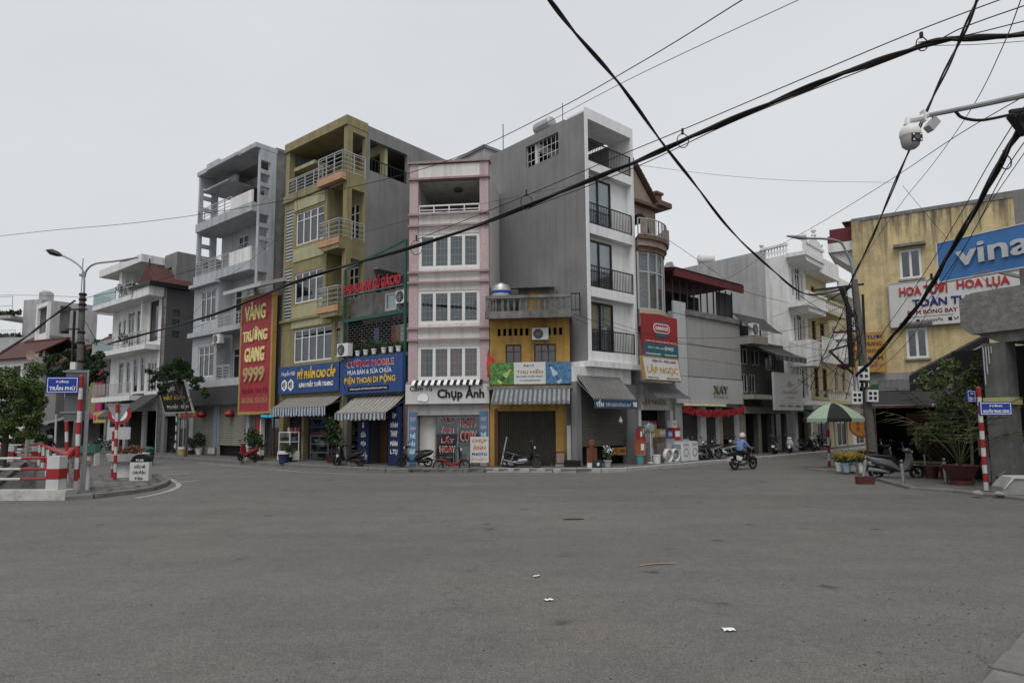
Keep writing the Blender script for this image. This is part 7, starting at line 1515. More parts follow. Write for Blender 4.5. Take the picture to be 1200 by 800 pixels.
# round prohibition sign further back
pr_ = gp(137, 548, 0.0); t = thing('round_traffic_sign', 'round red and white traffic sign behind the triangle sign', 'sign', (pr_.x, pr_.y, 0), R(15)); zc_ = at(136, 485, pr_.y).z
MB().tube([(0, 0.04, 0), (0, 0.04, zc_+0.45)], 0.04, 8).build('post', STEEL, t); MB().lathe([(0, -0.0), (0.5, -0.0), (0.5, 0.03), (0, 0.03)], 24, (0, 0, zc_), 'y').build('red_disc', RED, t); MB().lathe([(0, -0.006), (0.33, -0.006), (0.33, -0.001), (0, -0.001)], 24, (0, 0, zc_), 'y').build('white_disc', LETW, t)
MB().box(-0.12, 0.02, -0.014, -0.007, zc_-0.2, zc_+0.16).build('symbol', LETK, t); MB().box(-0.5, 0.5, 0.0, 0.03, zc_-1.2, zc_-0.62).build('lower_plate', SIGNGREY, t)
for i, (u, vb, vt, lab) in enumerate(((31, 541, 496, 'plain white post behind the barrier at far left'), (64, 537, 487, 'thin tilted white post behind the barrier end'))):
    p0 = gp(u, vb, 0); p1 = at(u+2, vt, p0.y); t = thing('white_post', lab, 'post', p0); MB().tube([(0, 0, 0), p1-p0], 0.06 if i else 0.10, 8).build('post', POLEW, t, smooth=True); MB().lathe([(0, 0.06), (0.07, 0.03), (0.11, 0)], 8, tuple(p1-p0)).build('cap', POLEW, t)
# white planter bowl with flowers
pb = gp(149, 559, 0.12); t = thing('planter_bowl', 'large white concrete planter bowl with dry reddish flowers on the island', 'planter', pb)
MB().lathe([(0, 0), (0.42, 0), (0.42, 0.05), (0.34, 0.45), (0.40, 0.52), (0.62, 0.60), (0.68, 0.78), (0.70, 0.86), (0.62, 0.86), (0.58, 0.78), (0, 0.75)], 24).build('bowl', POLEW, t, smooth=True)
r_ = random.Random(9); c = MB(); leaves(c, 420, blob_points([(-0.35, 0, 0.95, 0.22), (0, 0.1, 0.97, 0.25), (0.35, 0, 0.98, 0.22), (0.1, -0.2, 0.93, 0.2)], r_), 0.06, r_); c.build('flowers', leafmat('dry_red_flowers', (0.10, 0.045, 0.03), (0.22, 0.09, 0.05)), t, fix=False)
t = thing('green_bin', 'dark green bin behind the white planter bowl', 'bin', gp(172, 545, 0.0)); MB().lathe([(0, 0), (0.26, 0), (0.33, 0.75), (0.35, 0.8), (0.2, 0.92), (0, 0.95)], 12).build('body', TEAL, t, smooth=True); MB().bar((-0.3, -0.2, 0.82), (0.3, -0.2, 0.82), 0.04).build('handle', BLACKM, t)
# kilometre stone
pk = gp(164.5, 563.5, 0.12); t = thing('kilometre_stone', 'white kilometre stone with black rounded top reading DỐC HÉ CHU ĐẬU 4 Km', 'milestone', pk, R(8))
sc_ = pk.y/750
MB().box(-10.2*sc_, 10.2*sc_, -0.13, 0.13, 0, 22.0*sc_).build('block', SIGNWHITE, t)
prof = [(9.8*sc_*math.cos(a), 22.0*sc_+9.0*sc_*math.sin(a)) for a in [math.pi*k/14 for k in range(15)]]; MB().prism(prof, -0.125, 0.125).build('rounded_top', LETK, t)
text(t, 'ĐT.390', -4*sc_, 4*sc_, 23.0*sc_, 25.4*sc_, -0.130, LETW, bold=0.05); text(t, 'DỐC HÉ', -5.3*sc_, 6.2*sc_, 15.0*sc_, 20*sc_, -0.135, LETK, bold=0.03); text(t, 'CHU ĐẬU', -7.0*sc_, 6.8*sc_, 7.6*sc_, 13*sc_, -0.135, LETK, bold=0.03); text(t, '4 Km', -4.5*sc_, 4*sc_, 1.8*sc_, 5.4*sc_, -0.135, LETK, bold=0.03)
MB().box(-11.2*sc_, 11.2*sc_, -0.17, 0.17, -0.05, 0.03).build('base', CONC, t)

# island paving and barriers
isl = [gp(u, v) for u, v in ((76, 586), (110, 584), (150, 579), (176, 575), (192, 570), (197, 566), (193, 562), (180, 558.5), (150, 556), (110, 554), (78, 552.5))]
iv = tag(thing('traffic_island', None, None), kind='structure')
poly = [(p.x, p.y) for p in isl]+[(-12.3, 18.4)]
MB().prism(poly, 0.003, 0.12, 'xy').build('paving', PAVE, iv)
polyline_kerb(iv, [(p.x, p.y) for p in isl[:9]], lambda c: KERBG, step=0.8, w=0.16, h=0.14)
rnd = random.Random(5)
def inside(x, y, P_):
    c = False
    for i in range(len(P_)):
        (x1, y1), (x2, y2) = P_[i-1], P_[i]
        if (y1 > y) != (y2 > y) and x < (x2-x1)*(y-y1)/(y2-y1)+x1: c = not c
    return c
tile = {}
for i in range(26):
    for j in range(26):
        x, y = -15.6+i*0.45+0.22*(j % 2), 17.6+j*0.33
        if all(inside(x+dx, y+dy, poly) for dx in (-.3, .3) for dy in (-.26, .26)):
            k = rnd.randrange(3)
            if k not in tile: o = MB().box(-0.215, 0.215, -0.155, 0.155, 0, 0.03).build('paving_block', FLAG[k], iv); tile[k] = o.data
            else: o = bpy.data.objects.new('paving_block', tile[k]); COL.objects.link(o); o.parent = iv
            o.location = (x, y, 0.105+rnd.uniform(0, 0.012)); o.rotation_euler = (rnd.uniform(-.02, .02), rnd.uniform(-.02, .02), rnd.uniform(-.03, .03))
PAINT = mat('worn_white_road_paint', (0.36, 0.355, 0.345), var=0.25, scale=5, grime=0.6, gscale=2.5, dirt=(0.14, 0.135, 0.13))
def stripe(name, pts, w, z=0.004):
    pts = [Vector((p.x, p.y, z)) for p in pts]; b = MB(); L_, R_ = [], []
    for i, p in enumerate(pts):
        d = (pts[min(i+1, len(pts)-1)]-pts[max(i-1, 0)]).normalized(); n = Vector((-d.y, d.x, 0))*w/2; L_.append(p+n); R_.append(p-n)
    for i in range(len(pts)-1): b.quad(L_[i], R_[i], R_[i+1], L_[i+1])
    return tag(b.build(name, PAINT, fix=False), kind='structure')
stripe('road_marking', spline([gp(u, v) for u, v in ((158, 583.5), (178, 580), (198, 575), (209, 569.5), (207, 565), (196, 560.5), (176, 557))], 5), 0.16)
stripe('road_marking', [gp(205, 565.5), gp(232, 562.5)], 0.14); stripe('road_marking', [gp(176, 549.2), gp(200, 548.2)], 0.2); stripe('road_marking', [gp(190, 556.5), gp(222, 554)], 0.16); stripe('road_marking', [gp(232, 541.8), gp(300, 548), gp(350, 552.5)], 0.12); stripe('road_marking', [gp(350, 552.8), gp(430, 556), gp(500, 556.5), gp(640, 555.5)], 0.12)
b = MB(); b.box(-40, -12.1, 17.62, 18.02, 0.0, 0.26); b.build('x', POLEW) if False else None
br = thing('front_barrier', 'front bridge barrier with three red and white pipes on a white kerb', 'barrier', (-12.3, 17.7, 0))
e = gp(67.5, 578, 0.27); e.x = -12.4
MB().box(-22, 0.25, -0.22, 0.22, 0.004, 0.27).build('kerb_base', mat('flaking_white_kerb', (0.50, 0.49, 0.47), var=0.15, scale=5, grime=0.5, gscale=2.2), br)
MB().box(-0.34, 0.0, -0.16, 0.16, 0.27, 1.18).build('end_post', POLEW, br); MB().box(-0.345, 0.005, -0.165, 0.165, 0.56, 0.84).build('red_band', RED, br)
for z in (0.56, 0.83, 1.12):
    MB().tube([(-22, 0, z), (-1.15, 0, z), (-0.95, 0, z), (-0.3, 0, z)], 0.032, 8).build('pipe', POLEW, br, smooth=True); MB().tube([(-1.15, 0, z), (-0.33, 0, z)], 0.036, 8, cap=False).build('red_sleeve', RED, br, smooth=True); MB().tube([(-3.6, 0, z), (-2.4, 0, z)], 0.036, 8, cap=False).build('red_sleeve', RED, br, smooth=True)
for x in (-3.0, -6.0): MB().box(x-0.14, x+0.14, -0.12, 0.12, 0.27, 1.2).build('post', POLEW, br)
sb_ = thing('side_barrier', 'red-topped concrete parapet running back from the barrier end post', 'barrier', (-12.45, 18.0, 0))
pts = spline([(0, 0, 1.12), (-0.25, 0.6, 1.30), (-1.6, 2.3, 1.12), (-14.2, 18.2, 1.0)], 8)
MB().tube(pts, 0.085, 8).build('handrail', RED, sb_, smooth=True)
bands = None
for k in range(5):
    s_ = k/5+0.03; x, y = -14.2*s_, 18.2*s_
    MB().box(x-0.06, x+0.06, y-0.07, y+0.07, 0, 1.05).build('post', POLEW, sb_); MB().box(x-0.065, x+0.065, y-0.075, y+0.075, 0.35, 0.65).build('red_band', RED, sb_)
bk = thing('rear_barrier', 'far barrier with red and white banded posts along the left road', 'barrier', (-27.2, 36.9, 0))
for k in range(16):
    x = -k*1.45; MB().box(x-0.22, x+0.22, -0.12, 0.12, 0, 0.86).build('post', POLEW, bk); MB().box(x-0.225, x+0.225, -0.125, 0.125, 0.28, 0.56).build('red_band', RED, bk)
for z in (0.5, 0.92):
    MB().tube([(0.3, 0, z), (-22, 0, z)], 0.045, 7).build('pipe', POLEW, bk)
    for k in range(12): MB().tube([(-k*1.9, 0, z), (-k*1.9-0.9, 0, z)], 0.05, 7, cap=False).build('red_sleeve', RED, bk)

# concrete pole with double-arm street lamp (left)
pp = Vector((-20.6, 30.5, 0)); t = thing('concrete_lamp_pole', 'weathered concrete pole with a double-arm street lamp on the left', 'lamp post', pp)
PCON = mat('pole_concrete', (0.15, 0.142, 0.13), var=0.25, scale=5, bump=0.4, streak=0.3)
MB().tube([(0, 0, 0), (-0.15, 0, 8.3)], [0.18, 0.13], 10).build('pole', PCON, t, smooth=True)
b = MB()
for z in (8.25, 8.0, 7.75, 6.4, 5.9, 5.0): b.lathe([(0.15, z), (0.17, z+0.03), (0.17, z+0.09), (0.15, z+0.12)], 10, (-0.13*z/8, 0, 0))
b.bar((-0.6, -0.15, 7.55), (0.2, -0.15, 7.55), 0.07); b.bar((-0.75, -0.15, 6.6), (-0.1, -0.15, 6.6), 0.06); b.tube([(-0.42, -0.05, 3.5), (-0.45, -0.05, 7.5)], 0.06, 6); b.build('bands_and_brackets', BLACKM, t)
q = lambda u, v: at(u, v, 30.5)-pp
b = MB(); b.tube(spline([q(98.5, 345), q(98.5, 325), q(96, 315), q(86, 306), q(72, 299), q(58, 294)], 4), 0.045, 8); b.tube(spline([q(99, 325), q(102, 316), q(112, 309), q(135, 306), q(160, 302)], 4), 0.045, 8); b.build('lamp_arms', STEEL, t, smooth=True)
a, c = q(73, 299.5), q(54, 293); b = MB(); b.tube([a, a.lerp(c, 0.3), a.lerp(c, 0.7), c], [0.05, 0.13, 0.15, 0.03], 8); b.build('lamp_head', BLACKM, t, smooth=True); a, c = q(140, 306), q(162, 301.5); MB().tube([a, a.lerp(c, 0.4), c], [0.05, 0.07, 0.03], 8).build('lamp_head', STEEL, t, smooth=True)
MB().box(-0.35, -0.1, -0.3, -0.14, 4.3, 5.0).build('junction_box', PLASW, t)

# right utility pole with street lamp and meter boxes
pp = Vector((14.62, 26.2, 0)); t = thing('utility_pole', 'concrete utility pole with street lamp and meter boxes at the flower shop', 'utility pole', pp)
q = lambda u, v: at(u, v, 26.2)-pp
tp = q(1001, 328); MB().tube([(0, 0, 0), tp], [0.2, 0.13], 10).build('pole', PCON, t, smooth=True)
b = MB(); b.tube(spline([tp, q(999, 312), q(992, 296), q(985, 284), q(968, 280), q(945, 279), q(926, 277)], 4), [0.09]*5+[0.05]*20, 8); b.build('lamp_arm', STEEL, t, smooth=True)
a, c = q(948, 279.5), q(922, 276.5); MB().tube([a, a.lerp(c, 0.4), c], [0.05, 0.1, 0.04], 8).build('lamp_head', STEEL, t, smooth=True)
b = MB(); b.bar(q(955, 340), q(1012, 333), 0.08); b.bar(q(970, 352), q(1000, 335), 0.06); b.bar(q(972, 411), q(1000, 438), 0.07); b.bar(q(972, 411), q(1002, 402), 0.07); b.bar(q(985, 337), q(999, 372), 0.1, 0.14); b.tube([q(994, 360), q(998, 430)], 0.11, 8); b.tube([q(1011, 345), q(1014, 420), q(1016, 480)], 0.05, 6); b.tube([q(1005, 345), q(1010, 470)], 0.06, 6); b.build('brackets', BLACKM, t)
def meter(u, v, w, hgt, ry=0):
    c = q(u, v); o = MB().box(-w/2, w/2, -0.12, 0.12, -hgt/2, hgt/2).build('meter_box', PLASW, t); o.location = c+Vector((0, -0.3, 0)); o.rotation_euler = (0, R(2), R(-12))
    for sx in (-1, 1):
        for sz in (-1, 1): MB().box(sx*w*0.22-0.055, sx*w*0.22+0.055, -0.127, -0.121, sz*hgt*0.2-0.06, sz*hgt*0.2+0.06).build('meter_window', BLACKM, o)
meter(1006.5, 438, 0.42, 0.56); meter(999, 466, 0.38, 0.5); meter(1017, 464, 0.40, 0.48); meter(1007, 451.5, 0.36, 0.16)
b = MB(); b.add([q(1008, 456), q(1030, 450), q(1028, 462), q(1010, 470)], [(0, 1, 2, 3)]); b.build('green_tarpaulin', mat('green_tarp', (0.03, 0.12, 0.06)), t, fix=False)
# red/white post and umbrella by the street corner
p0 = gp(972, 549, 0.0); striped_post('red and white post under the green and black umbrella', p0, at(970, 494, p0.y), 0.055, 6, 'r')
pu = gp(981, 551, 0.0); t = thing('umbrella', 'large green and black parasol at the street corner', 'umbrella', pu)
qz = lambda v: at(981, v, pu.y).z
MB().tube([(0, 0, 0), (-0.05, 0, qz(473))], 0.025, 8).build('pole', STEEL, t); cx_ = at(976, 490, pu.y).x-pu.x; rad = 33*pu.y/750; z0_, z1_ = qz(490), qz(472)
GU, KU = mat('umbrella_green', (0.30, 0.40, 0.29), var=0.06), mat('umbrella_black', (0.02, 0.02, 0.022), var=0.1)
for k in range(8):
    a0, a1 = 2*math.pi*(k-0.5)/8-0.25, 2*math.pi*(k+0.5)/8-0.25; b = MB(); m_ = 6
    for i in range(m_):
        s0, s1 = i/m_, (i+1)/m_; P = lambda s_, a: (cx_+rad*s_*math.cos(a), rad*s_*math.sin(a), z1_-(z1_-z0_)*s_**1.8)
        b.quad(P(s0, a0), P(s1, a0), P(s1, a1), P(s0, a1))
    for a, c in ((a0, a1),): b.quad((cx_+rad*math.cos(a), rad*math.sin(a), z0_), (cx_+rad*math.cos(c), rad*math.sin(c), z0_), (cx_+rad*math.cos(c), rad*math.sin(c), z0_-0.14), (cx_+rad*math.cos(a), rad*math.sin(a), z0_-0.14))
    b.build('canopy_panel', GU if k % 2 else KU, t, fix=False)
b = MB()
for k in range(8): a = 2*math.pi*(k+0.5)/8-0.25; b.tube([(cx_, 0, z1_-0.05), (cx_+rad*0.95*math.cos(a), rad*0.95*math.sin(a), z0_+0.02)], 0.01, 4)
b.build('ribs', STEEL, t)
# bollards
for i, (u, v, lab) in enumerate(((1011, 566, 'steel bollard with shiny ball beside the brick at left'), (1059, 570, 'steel bollard with shiny ball in front of the grey scooter'), (1109, 568, 'steel bollard with shiny ball beside the big plant pot'))):
    p = gp(u, v, 0.02); t = thing('bollard', lab, 'bollard', p, 0, 'steel bollards'); hh = 27*p.y/750; lean = (0.14, -0.02, -0.02)[i]
    MB().tube([(0, 0, 0), (lean, 0, hh)], 0.05, 10).build('post', STEEL, t, smooth=True); MB().lathe([(0, -0.065), (0.046, -0.046), (0.065, 0), (0.046, 0.046), (0, 0.065)], 12, (lean, 0, hh+0.05)).build('ball', CHROME, t, smooth=True)
t = thing('brick_block', 'dark red block at the foot of the left bollard', 'block', gp(1014, 567, 0.0), R(-8)); MB().box(-0.25, 0.24, -0.12, 0.12, 0, 0.24).build('block', TERRA, t)
# right street sign post
p0 = gp(1156, 574, 0.12); p1 = at(1146.5, 455, p0.y-0.15); t = striped_post('red and white post with two NGUYỄN TRUNG and TRẦN PHÚ street signs', p0, p1, 0.055, 12, 'w', name='street_sign_post')
plate(t, at(1166.5, 478.5, p0.y-0.2)-p0, 0.82, 0.36, R(-5), ('ĐƯỜNG', 'NGUYỄN TRUNG GÓNG')); plate(t, at(1138, 464, p0.y-0.05)-p0, 0.6, 0.34, R(38), ('ĐƯỜNG', 'TRẦN PHÚ'))
# pavement at the right
rp = tag(thing('corner_pavement', None, None), kind='structure')
kp = [gp(u, v) for u, v in ((948, 551), (1000, 554), (1030, 563), (1068, 573), (1120, 577), (1180, 584), (1260, 593))]
far_ = [(30, 14), (40, 20), (26, 40), (20, 33)]
MB().prism([(p.x, p.y) for p in kp][::1]+far_, 0.002, 0.09, 'xy').build('paving', PAVE, rp); polyline_kerb(rp, [(p.x, p.y) for p in kp], lambda c: KERBG, step=0.8, w=0.18, h=0.10)
np_ = tag(thing('near_pavement', None, None), kind='structure'); k2 = [gp(1135, 840), gp(1165, 800), gp(1182, 778), gp(1200, 754), gp(1260, 700)]
MB().prism([(p.x, p.y) for p in k2]+[(12, 8), (9, 0), (3.4, 2.5)], 0.002, 0.075, 'xy').build('paving', mat('near_paving', (0.21, 0.20, 0.18), var=0.25, scale=5, bump=0.5, bscale=40, grime=0.4, gscale=2), np_)
polyline_kerb(np_, [(p.x+0.12, p.y-0.03) for p in k2], lambda c: KERBG, step=0.7, w=0.24, h=0.09)
# large potted palms and plants by the corner
def frond_palm(label, loc, potr, poth, pm, n, L_, lm, seed, stems=0, drop=0.5, lw=0.05, e0=0.5):
    r_ = random.Random(seed); t = thing('potted_palm', label, 'plant', loc)
    MB().lathe([(0, 0), (potr*0.62, 0), (potr*0.62, poth*0.22), (potr*0.5, poth*0.26), (potr*0.72, poth*0.45), (potr, poth*0.95), (potr*1.06, poth), (potr*0.95, poth), (potr*0.9, poth*0.9), (0, poth*0.85)], 20).build('pot', pm, t, smooth=True)
    c = MB(); sm = MB()
    for i in range(n):
        a = r_.uniform(0, 6.28); el = r_.uniform(e0, 1.35); ln = L_*r_.uniform(0.6, 1.0); d = Vector((math.cos(a)*math.cos(el), math.sin(a)*math.cos(el), math.sin(el))); side_ = Vector((-math.sin(a), math.cos(a), 0)); p = Vector((0, 0, poth*0.9)); st_ = ln/9; prev = p; pts_ = [p]
        for k in range(9):
            p = p+d*st_; d = (d+Vector((0, 0, -drop*0.22))).normalized(); pts_.append(p)
            if k > 1:
                for sg in (-1, 1):
                    q_ = p+side_*sg*ln*0.16*(1-abs(k-5)/9)+d*ln*0.10+Vector((0, 0, -0.05*ln)); n_ = d*lw
                    c.add([p, p+n_, q_, p-n_*0.2], [(0, 1, 2, 3)])
        sm.tube(pts_, 0.012, 4, cap=False)
    sm.build('stems', mat('palm_stem', (0.055, 0.065, 0.025)), t); c.build('fronds', lm, t, fix=False); return t
frond_palm('drooping palm in a big dark red bowl pot by the street-sign post', gp(1127, 568, 0.09), 0.46, 0.58, TERRA, 16, 3.1, LEAF3, 3, drop=0.62, lw=0.035, e0=0.95)
r_ = random.Random(31)
t = potted('dense grass-like dark plant spilling from the same corner as the red bowl', gp(1113, 562, 0.09), 1.5, 0.3, TERRA, LEAFP, 230, 0.06, 0.6, seed=8, shape='grass', ph=0.4)
tree('leafy_shrub', 'tall leafy shrub in front of the concrete pillar', gp(1140, 567, 0.09), [(0, 0, 0), (0.05, 0, 1.4), (0, 0.1, 2.6)], [(-0.5, 0, 3.2, 0.5), (0.1, 0.1, 3.5, 0.5), (0.5, 0, 3.2, 0.45), (-1.0, 0.1, 3.0, 0.4), (0.1, 0, 2.7, 0.5), (-0.6, 0.1, 2.5, 0.4), (0.4, 0, 2.3, 0.35)], 3400, 0.06, LEAF3, 41, 0.05, 'shrub')
tree('leafy_shrub', 'low dark shrub behind the big red bowl pot', gp(1108, 558, 0.09), [(0, 0, 0), (0, 0, 0.6), (0, 0, 1.2)], [(-0.5, 0, 1.3, 0.5), (0.3, 0, 1.6, 0.55), (0.9, 0, 1.4, 0.5), (0.2, 0, 2.1, 0.4), (1.2, 0.2, 2.2, 0.45)], 2600, 0.07, LEAF2, 45, 0.04, 'shrub')
for i, (u, v, hh, sp, lab) in enumerate(((1092, 560, 1.7, 0.5, 'dark leafy pot plant left of the big red bowl'), (1120, 559, 2.6, 0.6, 'tall dark plant rising behind the big red bowl'), (1162, 562, 2.4, 0.55, 'dark plant between the counter and the concrete pillar'), (1200, 561, 2.7, 0.7, 'dark bushy plant cut by the right edge'), (1175, 559, 3.3, 0.6, 'tall dark plant in front of the concrete pillar'))):
    potted(lab, gp(u, v, 0.09), hh, 0.24, TERRA, LEAF2 if i % 2 else LEAF3, 900, 0.075, sp, seed=140+i, ph=0.4)
frond_palm('spiky dracaena at the right edge beside the street sign', gp(1192, 563, 0.09), 0.3, 0.5, TERRA, 26, 1.9, LEAF2, 14, drop=0.3)
tree('leafy_shrub', 'dark shrub behind the grey signs at the right edge', gp(1186, 560, 0.09), [(0, 0, 0), (0.02, 0, 1.2), (0.1, 0, 2.4)], [(0, 0, 2.9, 0.6), (0.5, 0, 2.5, 0.5), (-0.3, 0, 2.3, 0.4), (0.3, 0.1, 3.3, 0.4)], 1000, 0.10, LEAF2, 43, 0.04, 'shrub')
# propped boards and stone blocks at the right edge
fr_ = gp(1158, 566, 0.09); EB = Frame(fr_.x, fr_.y, R(-8))
t = EB.thing('low_counter', 'low street counter with red and pink panels behind the sign post', 'counter', 0, 0.3, 0.09)
for k, (a, c, m_) in enumerate(((-0.02, 0.24, mat('faded_pink_panel', (0.36, 0.18, 0.17), var=0.15)), (0.26, 0.62, mat('scratched_red_panel', (0.24, 0.03, 0.03), var=0.5, scale=9)), (0.64, 0.98, SIGNGREY))): MB().box(a, c, 0, 0.04, 0.80, 1.42).build('panel', m_, t)
MB().box(-0.05, 1.1, 0.05, 0.7, 1.3, 1.36).build('top', WOOD, t); b = MB(); b.bar((0.25, 0.1, 0), (0.25, 0.1, 0.8), 0.07); b.bar((1.0, 0.1, 0), (1.0, 0.1, 0.8), 0.07); b.build('legs', STEEL, t); MB().box(0.3, 1.1, 0.2, 0.6, 0.35, 0.6).build('shelf', mat('tan_board', (0.26, 0.19, 0.12), var=0.2), t)
t = EB.thing('teal_board', 'grey-framed teal notice board cut by the right edge', 'sign', 1.02, 0.2, 0.09); MB().box(0, 0.9, 0, 0.05, 0.8, 1.42).build('frame', SIGNGREY, t); MB().box(0.16, 0.85, -0.006, -0.001, 0.88, 1.33).build('panel', mat('teal_notice', (0.03, 0.20, 0.17)), t); text(t, 'SÀN GỖ', 0.28, 0.8, 0.95, 1.08, -0.011, LETW, bold=0.04); b = MB(); b.bar((0.1, 0.03, 0), (0.1, 0.03, 0.8), 0.05); b.bar((0.8, 0.03, 0), (0.8, 0.03, 0.8), 0.05); b.build('legs', STEEL, t)
t = thing('concrete_block', 'pale concrete block with sloped top at the right edge', 'block', gp(1192, 580, 0.07), R(-10)); b = MB(); b.prism([(-0.32, 0), (0.6, 0), (0.6, 0.45), (-0.1, 0.45), (-0.32, 0.2)], 0, 0.5); b.build('block', CONC, t); b = MB(); b.prism([(-0.28, 0.17), (-0.06, 0.47), (0.65, 0.47), (0.6, 0.40), (-0.05, 0.42)], -0.04, 0.48); b.build('white_sheet', POLEW, t)
t = thing('red_bucket', 'dark red bucket under the low counter at right', 'bucket', gp(1177, 573, 0.09)); MB().lathe([(0, 0), (0.13, 0), (0.17, 0.36), (0.15, 0.36), (0.12, 0.04), (0, 0.04)], 12).build('body', TERRA, t, smooth=True); MB().tube([(-0.16, 0, 0.36), (0, -0.1, 0.5), (0.16, 0, 0.36)], 0.008, 4).build('handle', STEEL, t)
for i, (u, v, s_, lab) in enumerate(((1145, 579, 0.12, 'small rock on the kerb left of the leaning post base'), (1171, 580, 0.11, 'small rock on the kerb right of the leaning post base'))):
    t = thing('rock', lab, 'rock', gp(u, v, 0.08)); r_ = random.Random(i); b = MB(); b.lathe([(0, 0), (s_, 0.01), (s_*1.1, s_*0.4), (s_*0.6, s_*0.8), (0, s_*0.9)], 7); b.v = [(x*(1+r_.uniform(-.2, .2)), y*(1+r_.uniform(-.2, .2)), z*(1+r_.uniform(-.15, .15))) for x, y, z in b.v]; b.build('stone', CONC, t)
# flower stall: yellow flowers in white pots, buckets, goods
YF = leafmat('yellow_flowers', (0.24, 0.15, 0.01), (0.55, 0.38, 0.03))
for i, (u, v) in enumerate(((984, 552), (992, 553), (1000, 552), (1010, 553), (1018, 551))):
    lab = 'yellow flowers in a pale pot at the stall, %s from the left' % ('first', 'second', 'third', 'fourth', 'fifth')[i]; p = gp(u, v, 0.09)
    t = potted(lab, p, 0.6, 0.15, PLASW if i != 1 else mat('pale_blue_pot', (0.25, 0.38, 0.42)), LEAF2, 180, 0.05, 0.24, seed=50+i, ph=0.34, name='potted_flowers'); r_ = random.Random(60+i); c = MB(); leaves(c, 170, blob_points([(0, 0, 0.64, 0.24), (0.12, 0, 0.56, 0.2), (-0.12, 0, 0.58, 0.2)], r_), 0.034, r_); c.build('blooms', YF, t, fix=False)
GC = [mat('goods_%d' % i, c, var=0.3, scale=9) for i, c in enumerate(((0.30, 0.05, 0.06), (0.45, 0.36, 0.36), (0.08, 0.12, 0.30), (0.10, 0.25, 0.12), (0.40, 0.30, 0.10), (0.25, 0.25, 0.26), (0.35, 0.12, 0.20)))]
t = RY.thing('flower_stall_table', 'stall table crowded with small wrapped bouquets under the dark awning', 'table', 2.2, -1.7, 0.09); MB().box(0, 4.5, 0, 0.8, 0.62, 0.7).build('top', SIGNGREY, t); b = MB(); [b.bar((x, y, 0), (x, y, 0.62), 0.05) for x in (0.1, 2.2, 4.4) for y in (0.05, 0.75)]; b.build('legs', STEEL, t); MB().box(1.9, 3.0, -0.3, -0.02, 0.0, 0.34).build('foam_box', PLASW, t)
r_ = random.Random(77)
for i in range(14):
    t = RY.thing('bouquet', 'small wrapped bouquet in the %s row of the stall table, %s from the left' % (('front', 'back')[i % 2], ('first', 'second', 'third', 'fourth', 'fifth', 'sixth', 'seventh')[i//2]), 'bouquet', 2.4+i*0.31, -1.55+0.4*(i % 2), 0.80, group='wrapped bouquets on the stall table'); MB().lathe([(0.02, 0), (0.05, 0.1), (0.13, 0.32), (0.02, 0.28)], 8).build('wrapping', GC[i % 7], t, smooth=True); c = MB(); leaves(c, 26, blob_points([(0, 0, 0.36, 0.12)], r_), 0.045, r_); c.build('blooms', leafmat('pink_blooms', (0.30, 0.08, 0.12), (0.55, 0.35, 0.36)) if i % 3 else YF, t, fix=False)
for i in range(12):
    t = RY.thing('hanging_ornament', 'coloured ornament hanging in the flower shop front, %s row, %s from the left' % (('lowest', 'middle', 'top')[i//4], ('first', 'second', 'third', 'fourth')[i % 4]), 'ornament', 3.1+(i % 4)*0.35+0.1*(i//4), -0.8, 1.7+(i//4)*0.38, group='ornaments hanging in the flower shop'); MB().lathe([(0, 0), (0.09, 0.05), (0.12, 0.15), (0.05, 0.26), (0, 0.28)], 8).build('ornament', GC[(i*3) % 7], t, smooth=True); MB().tube([(0, 0, 0.28), (0, 0, 0.42)], 0.006, 4).build('string', BLACKM, t)
t = RY.thing('shop_banner', 'dim brown banner hanging inside the flower shop', 'sign', 1.7, -0.4, 1.3); MB().box(0, 1.3, 0, 0.02, 0, 1.0).build('panel', mat('dim_banner', (0.12, 0.09, 0.05), var=0.2), t); text(t, 'THANH', 0.15, 1.15, 0.45, 0.75, -0.006, LETDR, bold=0.05)
t = RY.thing('shelf_rack', 'dark rack of goods at the back of the flower shop', 'shelf', 2.4, 1.6, 0.15); b = MB(); [b.box(0, 5, 0, 0.5, z, z+0.04) for z in (0.4, 0.9, 1.4, 1.9)]; [b.bar((x, 0.25, 0), (x, 0.25, 2.2), 0.06) for x in (0.05, 2.5, 4.95)]; b.build('frame', WOOD, t)
for k in range(4): c = MB(); [c.box(j*0.2+0.05, j*0.2+0.05+r_.uniform(0.08, 0.17), 0.08, 0.4, 0.445+k*0.5, 0.445+k*0.5+r_.uniform(0.1, 0.36)) for j in range(24)]; c.build('stock', GC[(k*2+1) % 7], t)
# electronics shop goods on the right-row pavement
def goods(name, label, cat, x, d, build, fr=RR, z=PVZ, rz=0):
    t = fr.thing(name, label, cat, x, -d, z, rz=rz); build(t); return t
def fan_(t, hh=1.1):
    MB().lathe([(0, 0), (0.2, 0), (0.2, 0.03), (0.05, 0.06), (0, 0.06)], 14).build('base', PLASW, t); MB().tube([(0, 0, 0.05), (0, 0, hh-0.2)], 0.02, 6).build('column', PLASW, t)
    g = MB(); [g.lathe([(0.2*q, -0.05), (0.2*q+0.008, -0.055), (0.2*q+0.008, -0.045)], 16, (0, 0, hh), 'y') for q in (0.3, 0.65, 1.0)]; [g.bar((0, -0.05, hh), (0.2*math.cos(a*math.pi/6), -0.05, hh+0.2*math.sin(a*math.pi/6)), 0.006) for a in range(12)]; g.build('guard', GREYM, t); MB().lathe([(0, -0.02), (0.19, -0.02), (0.19, 0.06), (0, 0.1)], 16, (0, 0, hh), 'y').build('fan_head', SIGNGREY, t)
